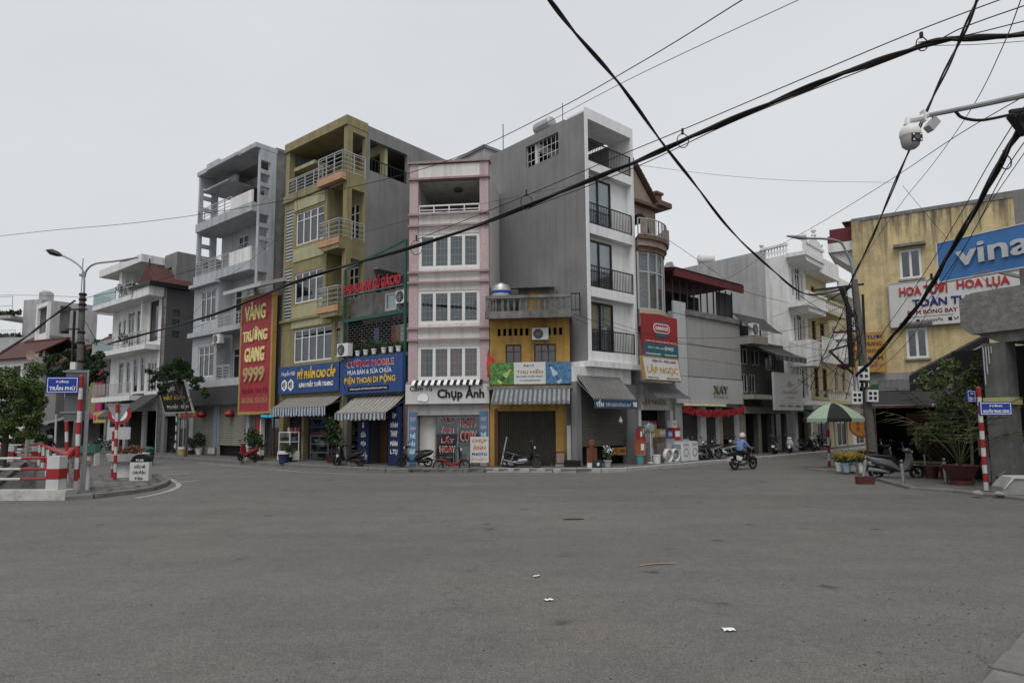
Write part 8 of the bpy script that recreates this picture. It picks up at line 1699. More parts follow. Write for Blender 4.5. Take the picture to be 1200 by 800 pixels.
def carton_(w, d, hh, m, m2=None):
    def f(t):
        MB().box(-w/2, w/2, -d/2, d/2, 0, hh).build('box', m, t)
        MB().box(-w/2+0.05, w/2-0.05, -d/2-0.006, -d/2-0.001, hh*0.3, hh*0.75).build('print', m2 or LETW, t)
    return f
def washer_(t): MB().box(-0.27, 0.27, -0.28, 0.28, 0.02, 0.88).build('casing', PLASW, t); MB().box(-0.25, 0.25, -0.24, 0.26, 0.885, 0.93).build('lid', SIGNGREY, t); MB().box(-0.24, 0.24, -0.287, -0.281, 0.72, 0.84).build('control_panel', GREYM, t); MB().lathe([(0.16, -0.29), (0.19, -0.29), (0.19, -0.281), (0.16, -0.281)], 16, (0, 0, 0.42), 'y').build('door_ring', STEEL, t)
def ring_fan(t):
    MB().lathe([(0.24, -0.08), (0.28, -0.09), (0.3, 0), (0.28, 0.09), (0.24, 0.08), (0.24, -0.08)], 20, (0, 0, 0.32), 'y').build('ring', PLASW, t, smooth=True); b = MB(); [b.bar((0, 0, 0.32), (0.23*math.cos(a*math.pi/4), 0, 0.32+0.23*math.sin(a*math.pi/4)), 0.012) for a in range(8)]; b.lathe([(0, -0.04), (0.1, -0.03), (0.1, 0.03), (0, 0.04)], 12, (0, 0, 0.32), 'y'); b.build('blades', GREYM, t); MB().box(-0.2, 0.2, -0.1, 0.1, 0, 0.03).build('foot', PLASW, t)
GRED, GTEAL = mat('red_carton', (0.42, 0.04, 0.04), var=0.1), mat('teal_bucket', (0.10, 0.32, 0.30), var=0.1)
goods('fan_carton', 'tall orange-red carton on a teal bucket before the electronics shop', 'box', 2.35, 0.8, carton_(0.32, 0.3, 0.62, mat('orange_red_carton', (0.42, 0.13, 0.05), var=0.2)), z=PVZ+0.42); goods('bucket', 'teal bucket under the orange-red carton', 'bucket', 2.35, 0.8, lambda t: (MB().lathe([(0, 0), (0.16, 0), (0.2, 0.42), (0, 0.42)], 14).build('body', GTEAL, t, smooth=True), MB().lathe([(0.2, 0.38), (0.215, 0.38), (0.215, 0.42), (0.2, 0.42)], 14).build('rim', GTEAL, t)))
goods('fan_carton', 'small red and white carton on top of the orange-red carton', 'box', 2.35, 0.8, carton_(0.22, 0.2, 0.5, GRED), z=PVZ+1.05)
goods('stand_fan', 'pedestal fan with red and white head before the electronics shop', 'fan', 3.3, 0.7, lambda t: fan_(t, 1.6)); goods('bucket', 'white bucket beside the pedestal fan', 'bucket', 3.3, 1.0, lambda t: (MB().lathe([(0, 0), (0.16, 0), (0.19, 0.38), (0, 0.38)], 14).build('body', PLASW, t, smooth=True), MB().lathe([(0.19, 0.35), (0.205, 0.35), (0.205, 0.39), (0.19, 0.39)], 14).build('rim', PLASW, t)))
goods('floor_fan', 'white round floor fan, left one of two before the electronics shop', 'fan', 4.1, 1.05, ring_fan); goods('floor_fan', 'white round floor fan, right one of two before the electronics shop', 'fan', 4.65, 1.05, ring_fan)
goods('wrapped_appliance', 'appliance wrapped in brownish plastic behind the floor fans', 'appliance', 4.1, 0.45, carton_(0.7, 0.45, 1.15, mat('brown_plastic_wrap', (0.13, 0.10, 0.08), rough=0.25, var=0.4), mat('brown_plastic_wrap2', (0.18, 0.15, 0.12)))); goods('wrapped_appliance', 'appliance wrapped in clear grey plastic in the middle of the goods', 'appliance', 4.85, 0.5, carton_(0.55, 0.45, 1.05, mat('clear_plastic_wrap', (0.32, 0.34, 0.37), rough=0.2, var=0.4), SIGNGREY)); goods('washing_machine', 'white washing machine at the right end of the electronics goods', 'washing machine', 6.0, 0.95, washer_); goods('washing_machine', 'bluish-white cooler cabinet left of the washing machine', 'appliance', 5.35, 0.9, washer_)
goods('stand_fan', 'white pedestal fan standing behind the washing machine', 'fan', 6.0, 0.35, lambda t: fan_(t, 1.55)); goods('carton', 'red carton with white ring print stacked by the shop pillar', 'box', 5.65, 0.35, carton_(0.5, 0.4, 0.6, GRED), z=PVZ+0.95); goods('carton', 'plain crate under the red carton by the shop pillar', 'box', 5.65, 0.35, carton_(0.52, 0.42, 0.95, SIGNGREY, GREYM)); goods('carton', 'white carton on the red carton by the shop pillar', 'box', 5.5, 0.35, carton_(0.36, 0.3, 0.35, PLASW, GREYM), z=PVZ+1.55)
r_ = random.Random(3)
for i in range(9): goods('carton', 'stacked appliance carton %s inside the electronics shop' % ('on the floor at left', 'second from left, low', 'low in the middle', 'low at right', 'in the second layer at left', 'in the second layer, middle', 'in the second layer, right', 'on top at left', 'on top at right')[i], 'box', 4.0+(i % 4 if i < 4 else (i-4) % 3 if i < 7 else i-7)*0.55, -0.2, carton_(0.48, 0.4, 0.62, GC[(i*2+5) % 7], SIGNGREY), z=PVZ+(0 if i < 4 else 0.63 if i < 7 else 1.26))
for i, (x, d, z, w, hh, m_, lab) in enumerate(((3.75, 0.35, 0, 0.4, 0.9, GC[5], 'tall dark grey carton at the left of the electronics goods'), (3.75, 0.35, 0.9, 0.36, 0.4, GC[1], 'pink-grey box on the tall dark carton'), (4.5, 0.75, 0, 0.3, 0.6, PLASW, 'short white water heater among the goods'), (5.0, 0.95, 0, 0.34, 0.8, mat('bluish_plastic', (0.25, 0.30, 0.38), rough=0.25, var=0.3), 'bluish plastic-wrapped cooler before the floor fans'), (4.5, 0.3, 1.15, 0.5, 0.35, GC[4], 'yellow-brown box on the wrapped appliance'), (5.1, 0.35, 1.05, 0.4, 0.4, GC[2], 'blue box on the clear-wrapped appliance'), (6.25, 0.5, 0, 0.4, 1.0, SIGNGREY, 'pale tall carton beside the studio gate'), (2.75, 0.6, 0, 0.3, 1.2, GC[0], 'dark red upright carton beside the shutter pillar'), (2.75, 0.6, 1.2, 0.26, 0.45, mat('green_box', (0.06, 0.2, 0.12)), 'green box on the dark red carton'))):
    goods('carton', lab, 'box', x, d, carton_(w, w*0.8, hh, m_, GREYM if i % 2 else SIGNGREY), z=PVZ+z)
for i, (x, y, w, lab) in enumerate(((10.6, 1.2, 1.6, 'dim shelf of cosmetics at the left inside the shop'), (13.3, 0.7, 1.5, 'dim shelf of cosmetics at the right inside the shop'), (16.0, 1.6, 2.6, 'dim shelf of phone accessories at the back of the phone shop'))):
    t = LR.thing('shelf_rack', lab, 'shelf', x, y, 0.15); b = MB(); [b.box(0, w, 0, 0.3, z, z+0.03) for z in (0.3, 0.75, 1.2, 1.65, 2.1)]; [b.bar((q_, 0.15, 0), (q_, 0.15, 2.4), 0.04) for q_ in (0.02, w-0.02)]; b.build('frame', STEEL, t)
    for k in range(5):
        c = MB(); [c.box(j*0.15+0.04, j*0.15+0.04+r_.uniform(0.05, 0.12), 0.05, 0.2, 0.335+k*0.45, 0.335+k*0.45+r_.uniform(0.1, 0.32)) for j in range(int(w/0.15)-1)]; c.build('stock', GC[(k*3+i) % 7], t)
# items by the ochre house and the YẾN shop
goods('wooden_statue', 'carved orange-brown wooden block on a white base by the grey pillar', 'statue', -0.75, 0.75, lambda t: (MB().box(-0.16, 0.16, -0.14, 0.14, 0.22, 0.8).build('carving', mat('orange_wood', (0.20, 0.075, 0.035), var=0.5, scale=14), t), MB().box(-0.15, 0.15, -0.13, 0.13, 0, 0.22).build('base', PLASW, t), MB().lathe([(0.1, 0.8), (0.14, 0.95), (0.12, 1.1), (0, 1.15)], 8).build('top_carving', mat('orange_wood', (0.36, 0.12, 0.04)), t)))
goods('small_sign', 'small dark board on the ground beside the wooden statue', 'sign', -0.7, 1.05, lambda t: (MB().box(-0.35, 0.2, 0, 0.04, 0.02, 0.32).build('panel', mat('slate_board', (0.06, 0.065, 0.08), var=0.3), t), MB().box(-0.1, 0.05, -0.006, -0.001, 0.1, 0.22).build('print', LETW, t)))
potted('white flowers in a grey tub by the YẾN shop', near(RR, 0.1, 0.85), 0.75, 0.17, GREYM, LEAF3, 120, 0.05, 0.22, seed=71, ph=0.28)
t = thing('white_blooms', 'cluster of white blooms in the tub by the YẾN shop', 'flowers', near(RR, 0.1, 0.85, PVZ+0.5)); r_ = random.Random(5); c = MB(); leaves(c, 40, blob_points([(0, 0, 0.2, 0.22), (0.2, 0, 0.15, 0.15)], r_), 0.06, r_); c.build('petals', LETW, t, fix=False); MB().tube([(0, 0, -0.3), (0, 0, 0.2)], 0.01, 4).build('stalk', LEAF2, t)
goods('crate', 'orange plastic crate inside the half-open YẾN shutter', 'crate', 2.0, -0.05, carton_(0.5, 0.35, 0.32, mat('orange_crate', (0.42, 0.22, 0.04)), mat('crate_dark', (0.2, 0.1, 0.02))), z=PVZ+0.4)
goods('steel_post', 'pale upright pipe against the grey pillar of the ochre house', 'pipe', 3.42, 0.25, lambda t: (MB().box(-0.09, 0.09, -0.06, 0.06, 0, 1.7).build('pipe', SIGNGREY, t), MB().box(-0.1, 0.1, -0.07, 0.07, 1.7, 1.72).build('cap', GREYM, t)), fr=YL); goods('wooden_statue', 'brown wooden cabinet by the right end of the ochre gate', 'cabinet', 3.05, 0.3, lambda t: (MB().box(-0.2, 0.2, -0.15, 0.15, 0.1, 0.62).build('box', WOOD, t), MB().box(-0.16, 0.16, -0.156, -0.151, 0.16, 0.56).build('door', BROWN, t), MB().box(-0.22, 0.22, -0.17, 0.17, 0, 0.1).build('plinth', CONC, t)), fr=YL)
goods('dark_crate', 'dark crate on the ground at the left of the ochre gate', 'crate', 0.85, 0.35, carton_(0.5, 0.3, 0.28, DARK, GREYM), fr=YL); goods('dark_crate', 'long black trough at the foot of the grey pillar', 'crate', 3.55, 0.55, carton_(0.7, 0.3, 0.28, BLACKM, DARK), fr=YL)
goods('leaning_pipe', 'pale pipe leaning on the ochre gate at left', 'pipe', 0.5, 0.15, lambda t: (MB().bar((0, 0, 0.05), (0.25, 0.0, 1.2), 0.05).build('pipe', SIGNGREY, t), MB().bar((0.22, 0, 1.16), (0.27, 0, 1.24), 0.06).build('tip', GREYM, t)), fr=YL)
r_ = random.Random(12); rub = MB()
for i in range(260):
    u, v = r_.uniform(640, 712), r_.uniform(547, 549.8); p = gp(u, v, 0.0); s_ = r_.uniform(0.02, 0.07); rub.add([(p.x-s_, p.y, 0.16), (p.x+s_, p.y+s_*0.4, 0.155), (p.x+s_*0.5, p.y, 0.16+s_*1.1), (p.x-s_*0.4, p.y+s_*0.8, 0.16+s_*0.8)], [(0, 1, 2), (0, 2, 3), (1, 3, 2), (0, 3, 1)])
tag(rub.build('rubble', mat('rubble', (0.26, 0.22, 0.20), var=0.6, scale=7), fix=False), 'strip of small rubble and litter along the kerb by the YẾN shop', 'rubble', kind='stuff')
# plants and tubs on the left pavement
potted('round dark shrub in a pot before the right cream shutter', gz(296, 538.5, PVZ), 1.6, 0.25, TERRA, LEAF2, 420, 0.09, 0.5, seed=81, ph=0.35); potted('small leafy plant in a pot beside the red scooter', gz(305, 539, PVZ), 1.3, 0.2, TERRA, LEAF2, 160, 0.08, 0.3, seed=82); potted('bushy plant in a white bucket left of the left cream shutter', gz(233, 532.5, PVZ), 1.3, 0.22, PLASW, LEAF2, 300, 0.08, 0.4, seed=83, ph=0.4); potted('plant in a terracotta pot beside the thin tree', gz(223, 532, PVZ), 1.0, 0.2, TERRA, LEAF2, 200, 0.08, 0.35, seed=84); potted('yellowish plant in a dark pot beside the snack cabinet', gz(338, 541, PVZ), 0.9, 0.2, BLACKM, LEAF3, 160, 0.07, 0.25, seed=85); potted('tall dark plant between the cosmetics and phone shops', gz(388, 542, PVZ), 2.1, 0.25, TERRA, LEAF2, 420, 0.10, 0.5, seed=86, ph=0.35)
goods('bucket', 'yellow and white paint tub at the foot of the thin tree', 'bucket', *LSD(213.5, 533), lambda t: (MB().lathe([(0, 0), (0.22, 0), (0.22, 0.42), (0, 0.42)], 14).build('body', mat('yellow_tub', (0.42, 0.30, 0.08)), t, smooth=True), MB().lathe([(0.225, 0.36), (0.235, 0.36), (0.235, 0.5), (0, 0.5)], 14).build('lid', PLASW, t)), fr=LR); goods('sign_board', 'pale flat board leaning by the left cream shutter', 'board', *LSD(243, 533), lambda t: (MB().box(0, 0.9, 0, 0.05, 0.05, 0.5).build('board', mat('tan_board', (0.26, 0.19, 0.12)), t), MB().box(0.05, 0.85, -0.006, -0.001, 0.1, 0.45).build('face', SIGNGREY, t)), fr=LR); goods('bucket', 'dark blue bucket beside the plant by the snack cabinet', 'bucket', *LSD(332, 542.5), lambda t: (MB().lathe([(0, 0), (0.2, 0), (0.25, 0.42), (0, 0.42)], 12).build('body', mat('dark_blue_tub', (0.03, 0.045, 0.12)), t, smooth=True), MB().lathe([(0.25, 0.38), (0.265, 0.38), (0.265, 0.42), (0.25, 0.42)], 12).build('rim', BLACKM, t)), fr=LR)
t = LR.thing('hanging_bags', 'white and red bags hanging under the blue striped awning', 'bags', 10.9, -0.3, 1.2)
for k, (x, m_) in enumerate(((0.1, PLASW), (0.4, GRED), (0.7, GC[5]), (1.0, GRED))): MB().loft([(x-0.08, 0.5, 0.03, 0.1), (x, 0.45, 0.09, 0.22), (x+0.1, 0.5, 0.03, 0.1)], 8).build('bag', m_, t, smooth=True)
# trees on the left
def tpos(u, Y): p = at(u, 500, Y); return (p.x, p.y, 0)
tree('street_tree', 'bright green tree at the left edge above the barrier', tpos(6, 33), [(0, 0, 0), (0.1, 0, 1.4), (0, 0, 2.6)], [(-1.2, 0, 3.7, 1.3), (0.5, 0.3, 3.9, 1.2), (1.2, 0, 2.9, 0.9), (-0.4, -0.3, 2.5, 1.2), (-2.4, 0, 3.0, 1.2), (0.8, 0.2, 2.0, 0.9), (-1.2, 0, 1.8, 1.0), (-2.6, 0, 1.8, 0.9)], 26000, 0.075, LEAF1, 101, 0.16); tree('street_tree', 'darker leafy tree behind the bright tree at the left edge', tpos(6, 40), [(0, 0, 0), (0, 0, 2), (0.2, 0, 3.6)], [(-1.8, 0, 3.0, 1.3), (0, 0, 3.4, 1.4), (1.0, 0, 3.2, 1.1), (-3.2, 0, 2.6, 1.2), (0.2, 0, 1.6, 1.1), (-1.8, 0, 1.5, 1.1)], 14000, 0.09, LEAF2, 102, 0.18); tree('street_tree', 'dark green tree around the concrete lamp pole', tpos(88, 39), [(0, 0, 0), (0.1, 0, 3), (0, 0, 5.0)], [(-0.9, 0, 6.0, 0.9), (0.7, 0, 5.8, 0.8), (1.2, 0, 5.1, 0.7), (-1.4, 0, 5.2, 0.7), (0, 0.4, 4.9, 0.8), (-0.2, 0, 6.6, 0.6)], 7000, 0.09, LEAF2, 103, 0.18)
tree('thin_street_tree', 'thin-trunked small tree before the tilted black sign', gz(217, 535, PVZ), [(0, 0, 0), (0.05, 0, 1.6), (-0.1, 0, 2.8), (-0.4, 0, 3.6)], [(-1.0, 0, 4.9, 0.75), (-0.2, 0, 5.0, 0.7), (-2.0, 0, 4.6, 0.6), (0.5, 0, 4.3, 0.5), (1.0, 0, 3.7, 0.3), (-1.6, 0, 4.0, 0.5), (-0.6, 0.2, 5.4, 0.5)], 5200, 0.075, LEAF2, 104, 0.09)
for i, (x, lab) in enumerate(((-28, 'clipped hedge bush left of the orange sign shop'), (-24, 'low bush under the orange sign'))): tree('bush', lab, near(LR, x, 1.6), [(0, 0, 0), (0, 0, 0.5), (0, 0, 0.8)], [(-0.6, 0, 0.9, 0.6), (0.4, 0, 1.0, 0.6)], 700, 0.12, LEAF2, 110+i, 0.05, 'bush')
for i, (fr, x, y, z, lab) in enumerate(((Hh, 4.3, -1.0, 11.25, 'reddish plant on the top balcony of the white house'), (Hh, 6.0, -1.0, 11.25, 'dark trailing plant at the porch roof of the white house'), (Hh, 5.2, -1.0, 7.55, 'dark red shrub on the middle balcony of the white house'), (Hh, 0.0, -1.0, 7.55, 'pale plant at the left end of the middle balcony'))):
    potted(lab, fr.w(x, y, z), 1.1, 0.2, PLASW, leafmat('reddish_leaves', (0.05, 0.03, 0.025), (0.12, 0.05, 0.05)) if i % 2 == 0 else LEAF2, 150, 0.10, 0.38, seed=120+i)
# bunting up the side street
t = ND.thing('bunting', 'string of colourful triangular flags along the balconies of the side street', 'bunting', 0, -1.6, 3.4)
pts = [(-3.0, 0.3, 1.0), (0, 0, 0.4), (3.0, 0, 0.6), (6.5, 0, 0.3), (10, 0.0, 0.5), (14, 0, 0.3)]; sp_ = spline(pts, 14); MB().tube(sp_, 0.012, 4).build('string', BLACKM, t)
for i, p in enumerate(sp_[::1]): MB().add([p, p+Vector((0.16, 0, 0)), p+Vector((0.08, 0.01, -0.3))], [(0, 1, 2)]).build('pennant', (GC+[LETW, LETY])[i % 9], t, fix=False)
# litter on the road
for i, (u, v, w_, d_, lab) in enumerate(((854, 738, 0.055, 0.04, 'larger white scrap of paper on the road at lower right'), (643, 703, 0.05, 0.03, 'small crumpled white scrap on the road near the centre'), (629, 675, 0.05, 0.02, 'thin white strip of litter on the road at centre'))):
    t = thing('paper_scrap', lab, 'litter', gp(u, v, 0.006), R(20*i)); b = MB(); n = 4
    for a in range(n):
        for c in range(2): P = lambda a_, c_: (w_*(a_/n-0.5)*2, d_*(c_-1), 0.004+0.012*abs(math.sin(a_*1.7+c_+i))); b.quad(P(a, c), P(a+1, c), P(a+1, c+1), P(a, c+1))
    b.build('paper', LETW, t, fix=False)
t = thing('stick', 'thin pale stick lying on the road', 'stick', gp(770, 661, 0.01), R(12)); MB().tube([(-0.28, 0, 0), (0.0, 0.02, 0.008), (0.28, 0.01, 0)], 0.012, 5).build('stick', mat('dry_stick', (0.32, 0.24, 0.18)), t)
t = thing('flattened_leaf', 'brown flattened leaf lying on the road', 'leaf', gp(671, 608, 0.008), 0); MB().prism([(-0.22, 0), (-0.1, 0.05), (0.1, 0.06), (0.24, 0), (0.1, -0.05), (-0.1, -0.06)], 0, 0.01, 'xy').build('leaf', mat('dead_leaf', (0.09, 0.06, 0.03)), t)
r_ = random.Random(21); deb = MB()
for i in range(300):
    if i < 130: u, v = r_.uniform(1000, 1199), r_.uniform(690, 799)
    else: u, v = r_.uniform(20, 1150), r_.uniform(600, 799)
    p = gp(u, v, 0.0); s_ = r_.uniform(0.003, 0.009); a = r_.uniform(0, 6.28)
    deb.add([(p.x+s_*2.2*math.cos(a), p.y+s_*2.2*math.sin(a), 0.002), (p.x-s_*math.sin(a), p.y+s_*math.cos(a), 0.002), (p.x-s_*2*math.cos(a), p.y-s_*2*math.sin(a), 0.002), (p.x, p.y, 0.002+s_)], [(0, 1, 3), (1, 2, 3), (2, 0, 3)])
tag(deb.build('road_grit', mat('grit', (0.11, 0.09, 0.075), var=0.7, scale=3), fix=False), 'scattered grit and dead leaf bits on the road', 'grit', kind='stuff')
# ================================================================== OVERHEAD CABLES AND CAMERA
CABLE = mat('black_cable', (0.012, 0.012, 0.013), rough=0.5, var=0.2)
def cable(label, pts, r, clamps=(), strands=1, tw=0.03):
    P = [at(*p) for p in pts]; sp = spline(P, 10); t = thing('overhead_cable', label, 'cable', (0, 0, 0), 0, 'overhead cables')
    rr = random.Random(len(label))
    b = MB()
    if strands == 1: b.tube(sp, r, 5)
    else:
        for k in range(strands):
            ph = rr.uniform(0, 6.28); q = [p+Vector((math.cos(ph+i*0.35), 0, math.sin(ph+i*0.35)))*tw for i, p in enumerate(sp)]; b.tube(q, r, 5)
    b.build('cable', CABLE, t, smooth=True)
    for (u, v, Y) in clamps:
        c = at(u, v, Y); m = MB(); s_ = Y/750*9
        m.tube([c+Vector((s_*0.8*math.cos(a*math.pi/5), 0, s_*math.sin(a*math.pi/5)-s_*0.6)) for a in range(11)], 0.012, 5); m.bar(c+Vector((0, 0, s_*0.3)), c+Vector((0, 0, s_*1.1)), 0.05); m.build('clamp', CABLE, t)
    return t
cable('thick main cable bundle climbing from the left house to the upper right corner', [(126, 403, 41), (240, 372, 33), (345, 331, 27), (488, 288, 22), (620, 241, 18.5), (720, 199, 16.5), (800, 166, 15), (900, 121, 13.5), (1000, 83, 12.5), (1080, 53, 12), (1140, 45, 11.5), (1230, 36, 11)], 0.034, [(488, 285, 22), (617, 232, 18.5), (800, 160, 15), (1080, 47, 12)], 4, 0.042)
cable('thinner cable riding just above the main bundle', [(488, 281, 22), (617, 229, 18.5), (720, 185, 16.5), (800, 152, 15), (930, 97, 13.2), (1076, 36, 12), (1240, -25, 11)], 0.012)
cable('thin cable sagging just below the main bundle', [(620, 244, 18.5), (740, 198, 16.2), (850, 147, 14.2), (940, 110, 13), (1080, 56, 12), (1130, 32, 11.5), (1220, 0, 11)], 0.012)
cable('thin cable leaving the main bundle towards the right edge', [(1076, 50, 12), (1130, 42, 11.5), (1220, 20, 11)], 0.011); cable('pale thin wire below the bundle at the upper right', [(1080, 54, 12), (1150, 52, 11.5), (1230, 46, 11)], 0.006)
cable('thick twisted cable falling from top centre to the right pole', [(625, -22, 9), (643, 0, 9.5), (690, 56, 11), (745, 124, 13), (800, 198, 16), (850, 262, 19), (900, 312, 22), (935, 340, 24), (962, 345, 25.4), (998, 336, 26.1)], 0.020, (), 3, 0.028)
cable('thick twin cable from the top edge down to the right pole', [(1156, -30, 9), (1146, 0, 10), (1120, 58, 12), (1090, 122, 15), (1055, 200, 18.5), (1025, 272, 22.5), (1003, 318, 25.5), (990, 345, 26.1)], 0.022, (), 3, 0.026)
cable('very thick cable bundle crossing in front of the yellow house', [(1225, 100, 9.5), (1200, 145, 10.5), (1165, 205, 12.5), (1120, 285, 16), (1085, 345, 19.5), (1050, 390, 22), (1018, 426, 25), (1004, 440, 26)], 0.030, [(1178, 185, 12), (1092, 330, 19)], 5, 0.045)
cable('thin wire left of the very thick bundle', [(1210, 110, 9.5), (1160, 190, 12.3), (1118, 264, 15.5), (1078, 328, 19.4), (1030, 396, 24)], 0.010); cable('thin wire right of the very thick bundle', [(1220, 140, 10), (1175, 205, 12.3), (1130, 290, 16), (1075, 368, 20.5), (1020, 432, 25)], 0.010); cable('lower thin wire crossing the flower-shop sign', [(1210, 165, 10.5), (1150, 255, 14), (1100, 345, 18.5), (1060, 405, 22), (1020, 440, 25)], 0.008)
cable('thin long wire from the left edge up to the top centre', [(-20, 279, 36), (60, 270, 34), (150, 262, 32), (250, 249, 29), (400, 222, 26), (520, 190, 23), (640, 135, 19), (760, 68, 15), (870, 0, 12), (905, -20, 11)], 0.013); cable('fine wire parallel to the long wire near the top', [(630, 150, 19), (720, 102, 16), (800, 63, 13.6), (936, 0, 11.4), (960, -12, 11)], 0.008)
cable('fine pale wire crossing the sky right of the white house', [(742, 193, 30), (850, 206, 30), (940, 212, 30), (1050, 214, 31)], 0.008); cable('steep thin wire crossing the twin cable at upper right', [(1200, -10, 9), (1175, 55, 11), (1140, 125, 14), (1095, 190, 18), (1055, 240, 22), (1010, 305, 26)], 0.009); cable('thin diagonal wire under the camera arm', [(1205, 110, 9.5), (1120, 160, 13), (1040, 213, 18), (960, 262, 23), (905, 292, 30)], 0.009); cable('thin wire descending across the yellow house front', [(1058, 218, 22), (1110, 280, 22), (1160, 335, 21.5), (1210, 390, 20)], 0.007)
cable('thin wire from the tan house sloping down to the right', [(770, 272, 33), (830, 313, 34), (870, 340, 35), (925, 355, 38)], 0.012); cable('thin wire from the studio roof up to the neoclassical house', [(745, 350, 30), (845, 330, 34), (905, 292, 39)], 0.010); cable('horizontal thin wire in front of the studio cladding', [(672, 368, 27), (740, 389, 28), (800, 396, 29), (880, 394, 32), (960, 380, 26.5), (995, 372, 26.2)], 0.010); cable('second thin wire sagging before the studio cladding', [(700, 372, 27), (780, 396, 29), (850, 408, 31), (930, 406, 32), (985, 392, 26.5)], 0.009); cable('low wire crossing the studio sign to the pole', [(745, 415, 29), (820, 421, 31), (900, 430, 33), (975, 412, 26.4)], 0.008)
cable('wire from the neoclassical house balcony to the pole bracket', [(905, 372, 38), (940, 358, 32), (974, 346, 26.4)], 0.010); cable('upper wire from cream house to the pole bracket', [(925, 362, 40), (955, 370, 33), (990, 358, 26.3)], 0.012); cable('lower wire from side street to pole bracket', [(925, 402, 40), (950, 408, 32), (973, 411, 26.4)], 0.010); cable('wire looping from bracket down to the meter boxes', [(973, 412, 26.3), (965, 425, 26.2), (985, 440, 26.1), (1000, 452, 26)], 0.012); cable('wire dropping from pole to side street balcony', [(998, 372, 26.1), (975, 400, 28), (950, 440, 34), (920, 455, 39)], 0.009)
cable('thick cable from the left pole top down to the left edge', [(88, 352, 30.3), (60, 372, 29), (30, 395, 28), (-15, 424, 27)], 0.03, (), 3, 0.03); cable('thin wire from the left pole to the grey-blue house', [(100, 349, 30.4), (160, 336, 34), (230, 315, 40)], 0.014); cable('thin wire from the left edge to the left pole', [(-15, 346, 33), (40, 346, 32), (92, 348, 30.4)], 0.010); cable('low wire between the left pole and the grey-blue house', [(96, 372, 30.4), (130, 404, 35), (230, 383, 39), (300, 345, 36)], 0.012); cable('slack wire from grey-blue house to the gold-shop sign', [(222, 440, 41), (262, 405, 38.5), (300, 360, 35), (345, 335, 31)], 0.009); cable('second slack wire in front of the grey-blue house', [(222, 372, 41), (262, 330, 38), (300, 300, 35), (340, 268, 32)], 0.008); cable('third low wire in front of the grey-blue house', [(205, 410, 42), (270, 396, 38), (330, 388, 34), (405, 380, 30.5)], 0.008)
cable('black drain cable curving down the olive house corner', [(352, 215, 33), (348, 235, 33), (352, 262, 32.6)], 0.012); cable('wire crossing the olive house side to the modern house', [(380, 285, 31), (480, 258, 28.5), (560, 240, 27.5), (690, 213, 27)], 0.007); cable('wire from the modern house side to the ochre balcony corner', [(640, 352, 28.2), (672, 372, 27.2), (690, 380, 27)], 0.010); cable('white drain hose curving beside the phone-shop sign', [(404, 415, 31), (402, 440, 30.9), (406, 460, 30.7), (416, 470, 30.4)], 0.02)
t = thing('cable_tangle', 'tangle of black drop wires around the right utility pole', 'cables', (0, 0, 0)); rr = random.Random(8)
for k in range(16):
    a = at(rr.uniform(992, 1012), rr.uniform(330, 420), 26.0); e = at(rr.uniform(925, 985), rr.uniform(335, 470), rr.uniform(27, 38)) if k < 9 else at(rr.uniform(985, 1020), rr.uniform(400, 470), 25.9); m = a.lerp(e, 0.5)+Vector((rr.uniform(-.2, .2), 0, -rr.uniform(0.1, 0.7)))
    MB().tube(spline([a, m, e], 8), rr.uniform(0.008, 0.018), 5).build('drop_wire', CABLE, t, smooth=True)
for k in range(3):
    c = at(998+k*3, 372+k*18, 25.9); MB().tube([c+Vector((0.22*math.cos(a*math.pi/8), 0, 0.3*math.sin(a*math.pi/8))) for a in range(17)], 0.02, 5).build('wire_coil', CABLE, t, smooth=True)
# traffic camera on a long arm
cp = at(1085, 136, 9.2); t = thing('traffic_camera', 'white dome traffic camera on a long grey arm at upper right', 'camera', (cp.x, cp.y, 0)); q = lambda u, v, Y=9.2: at(u, v, Y)-Vector((cp.x, cp.y, 0))
e1 = q(1250, 99, 9.2); b = MB(); b.tube([q(1084, 136), q(1140, 125), q(1200, 112), e1], [0.035, 0.04, 0.045, 0.06], 8); b.build('arm', STEEL, t, smooth=True); MB().tube([(e1.x, e1.y, 0), (e1.x, e1.y, e1.z+1.2)], [0.12, 0.08], 12).build('pole', STEEL, t, smooth=True)
b = MB(); b.tube(spline([q(1120, 131), q(1128, 138), q(1150, 141), q(1182, 135), q(1188, 134)], 4), 0.022, 6); b.build('cable_loop', BLACKM, t, smooth=True)
b = MB(); b.tube([q(1086, 135), q(1080, 138), q(1072, 140), q(1064, 141), q(1063, 147)], 0.05, 8); b.bar(q(1081, 130), q(1083, 143), 0.03, 0.1); b.build('bracket', PLASW, t, smooth=True)
c = q(1066.5, 156); k = 9.2/750
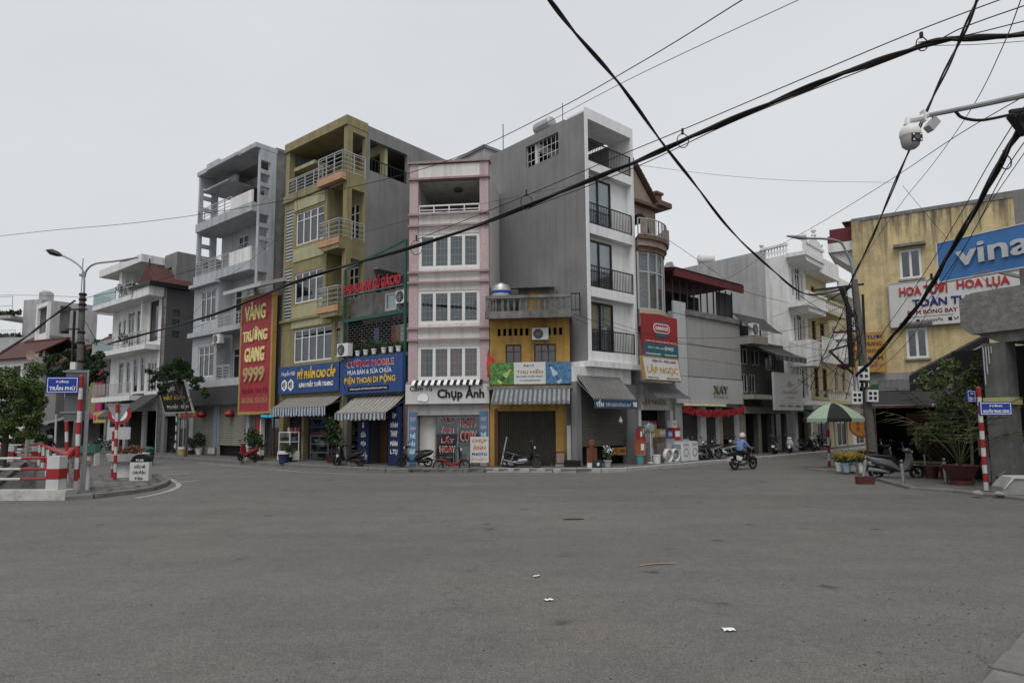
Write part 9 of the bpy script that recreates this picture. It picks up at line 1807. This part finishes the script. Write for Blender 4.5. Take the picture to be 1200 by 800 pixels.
MB().lathe([(0, 10.5*k), (5*k, 10*k), (9.5*k, 6.5*k), (11.5*k, 2*k), (11.8*k, -3*k), (11.2*k, -4.5*k)], 20, tuple(c)).build('hood', PLASW, t, smooth=True); MB().lathe([(11.0*k, -4.5*k), (10.6*k, -10*k), (9.5*k, -16*k), (6*k, -19.5*k), (0, -20.5*k)], 20, tuple(c)).build('camera_head', mat('camera_grey', (0.36, 0.36, 0.37), rough=0.4), t, smooth=True)
f_ = c+Vector((1.5*k, -10.6*k, -9.5*k)); MB().box(f_.x-6.2*k, f_.x+6.2*k, f_.y-0.4*k, f_.y+1.5*k, f_.z-5*k, f_.z+5*k).build('face_plate', BLACKM, t); MB().lathe([(0, -1.2*k), (3*k, -1.2*k), (3.4*k, -0.45*k), (0, -0.45*k)], 14, tuple(f_), 'y').build('lens', GLASSD, t)
for sx in (-1, 1):
    for sz in (-1, 1): MB().lathe([(0, -0.9*k), (1.2*k, -0.9*k), (1.2*k, -0.45*k), (0, -0.45*k)], 8, (f_.x+sx*4.4*k, f_.y, f_.z+sz*3.4*k), 'y').build('infrared_lamp', PLASW, t)
t2 = thing('small_bullet_camera', 'small grey bullet camera under the arm beside the dome camera', 'camera', q(1091, 146)+Vector((cp.x, cp.y, 0))); MB().bar((6*k, 0, 5*k), (-5*k, -2*k, -7*k), 9*k, 9*k).build('housing', mat('camera_grey', (0.36, 0.36, 0.37)), t2); MB().bar((4*k, 0, 5*k), (4*k, 0, 11*k), 3*k).build('bracket', STEEL, t2)
t3 = thing('cable_clamp_box', 'black cable junction clamp at the right edge below the camera arm', 'junction box', at(1194, 140, 10.3)); MB().add([(-0.10, 0, 0.10), (0.3, 0, 0.16), (0.3, 0, -0.2), (0.12, 0, -0.24), (-0.10, 0.15, 0.10), (0.3, 0.15, 0.16), (0.3, 0.15, -0.2), (0.12, 0.15, -0.24)], [(0, 1, 2, 3), (7, 6, 5, 4), (0, 4, 5, 1), (1, 5, 6, 2), (2, 6, 7, 3), (3, 7, 4, 0)]).build('box', BLACKM, t3); MB().bar((-0.1, 0.05, 0.16), (0.2, 0.05, 0.2), 0.06).build('clamp', BLACKM, t3)
